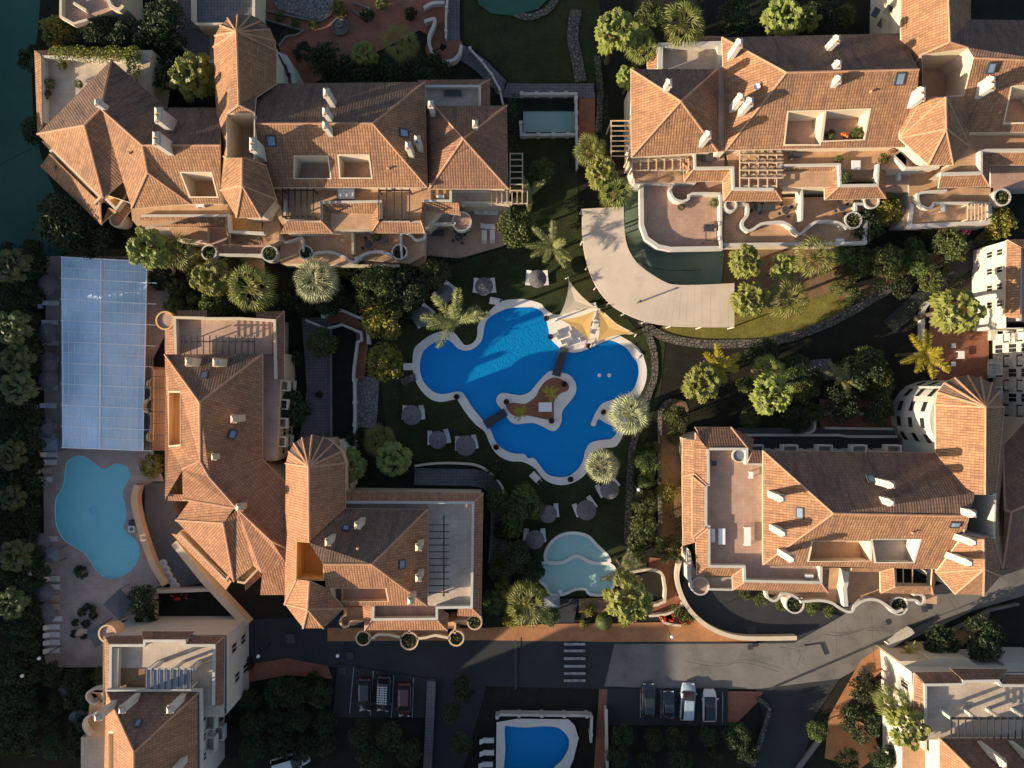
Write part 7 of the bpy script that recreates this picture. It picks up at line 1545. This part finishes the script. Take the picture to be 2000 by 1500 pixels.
make_car('black car in the dark lower car park, left of the rack car', 710, 1362, D_, 4.3, 1.8, 1.5, paint('black_paint', (.02, .022, .025)))
make_car('black off-road car with a white roof rack in the dark car park', 746, 1362, D_-.05, 4.6, 1.85, 1.85, paint('black_paint', (.02, .022, .025)), rack=True)
make_car('dark red car in the shaded car park beside the grey wall', 788, 1372, D_, 4.4, 1.8, 1.5, paint('dark_red_paint', (.10, .012, .01)))
make_car('white van half under trees at the bottom edge', 560, 1498, .3, 5.0, 2.0, 2.1, paint('white_paint', (.6, .6, .6)))
# ================================================================ UNSEEN VILLAS ADDED BEYOND THE FRAME to shade the lower street and the left deck
def unseen_villa(x0, y0, x1, y1, h, label, flat=False):
    b = Bld('villa_block', label, (x0+x1)/2, (y0+y1)/2)
    b.e.location = ((x0+x1)/2, (y0+y1)/2, 0); WL[b.e.name] = Vector(b.e.location)
    def px(x, y, z): k = FP/(HC-z); return (1000+x*k, 750-y*k, z)
    if flat:
        q = [Vector((x0, y0, h)), Vector((x1, y0, h)), Vector((x1, y1, h)), Vector((x0, y1, h))]
        m = MB(); m.prism(q, 0, h-1, 0, mtop=1); m.build('terrace', [M['white'], M['terrp']], b.e); wallrun(q, h-1.02, h, .35, True).build('parapet', M['white'], b.e)
        a, c = Vector((x0, y1, 0)), Vector((x1, y1, 0))
        for k in range(int((x1-x0-2)/3)): [b.window(c, a, 1.8+k*3, z, 1.2, 1.5) for z in (1.6, 4.6, 7.6)]
        return
    rx = (x1-x0)*.5-(y1-y0)*.5; my = (y0+y1)/2
    if rx > 0: r1, r2 = ((x0+x1)/2-rx, my), ((x0+x1)/2+rx, my)
    else: r1, r2 = ((x0+x1)/2, my-.1), ((x0+x1)/2, my+.1)
    hz = h+3
    b.roof(dict(a=px(x0, y0, h), b=px(x1, y0, h), c=px(x1, y1, h), d=px(x0, y1, h), e=px(*r1, hz), f=px(*r2, hz)), ['abfe', 'bcf', 'cdef', 'dae'], mt='roof')
    m = MB(); m.prism([Vector((x0+.5, y0+.5, 0)), Vector((x1-.5, y0+.5, 0)), Vector((x1-.5, y1-.5, 0)), Vector((x0+.5, y1-.5, 0))], 0, h-.1, 0, top=False); m.build('wall', M['white'], b.e)
    a, c = Vector((x0+.5, y1-.5, 0)), Vector((x1-.5, y1-.5, 0))
    for k in range(int((x1-x0-2)/3)): [b.window(c, a, 1.8+k*3, z, 1.2, 1.5) for z in (1.6, 4.6, 7.6)]
    a, c = Vector((x1-.5, y0+.5, 0)), Vector((x1-.5, y1-.5, 0))
    for k in range(int((y1-y0-2)/3)): [b.window(a, c, 1.8+k*3, z, 1.2, 1.5) for z in (1.6, 4.6, 7.6)]
unseen_villa(-92, -30, -74, 0, 12.5, 'unseen white villa added for shade beyond the left tree belt, upper one')
unseen_villa(-92, -62, -74, -34, 12.5, 'unseen white villa added for shade beyond the left tree belt, lower one')
unseen_villa(-92, 2, -76, 26, 12.5, 'unseen white villa added for shade beyond the green court side tree belt')
unseen_villa(-94, 29, -77, 54, 11, 'unseen white villa added for shade past the far corner of the green court')
unseen_villa(-53.2, -80, -41, -54.4, 19.5, 'unseen tall flat-topped white block added for shade beyond the lower left villa', True)
unseen_villa(-16, -76, 8.5, -50.5, 9, 'unseen flat-topped white block added for shade below the small dark blue pool', True)
unseen_villa(9.5, -76, 22, -55, 9, 'unseen flat-topped white block added for shade below the parked cars', True)
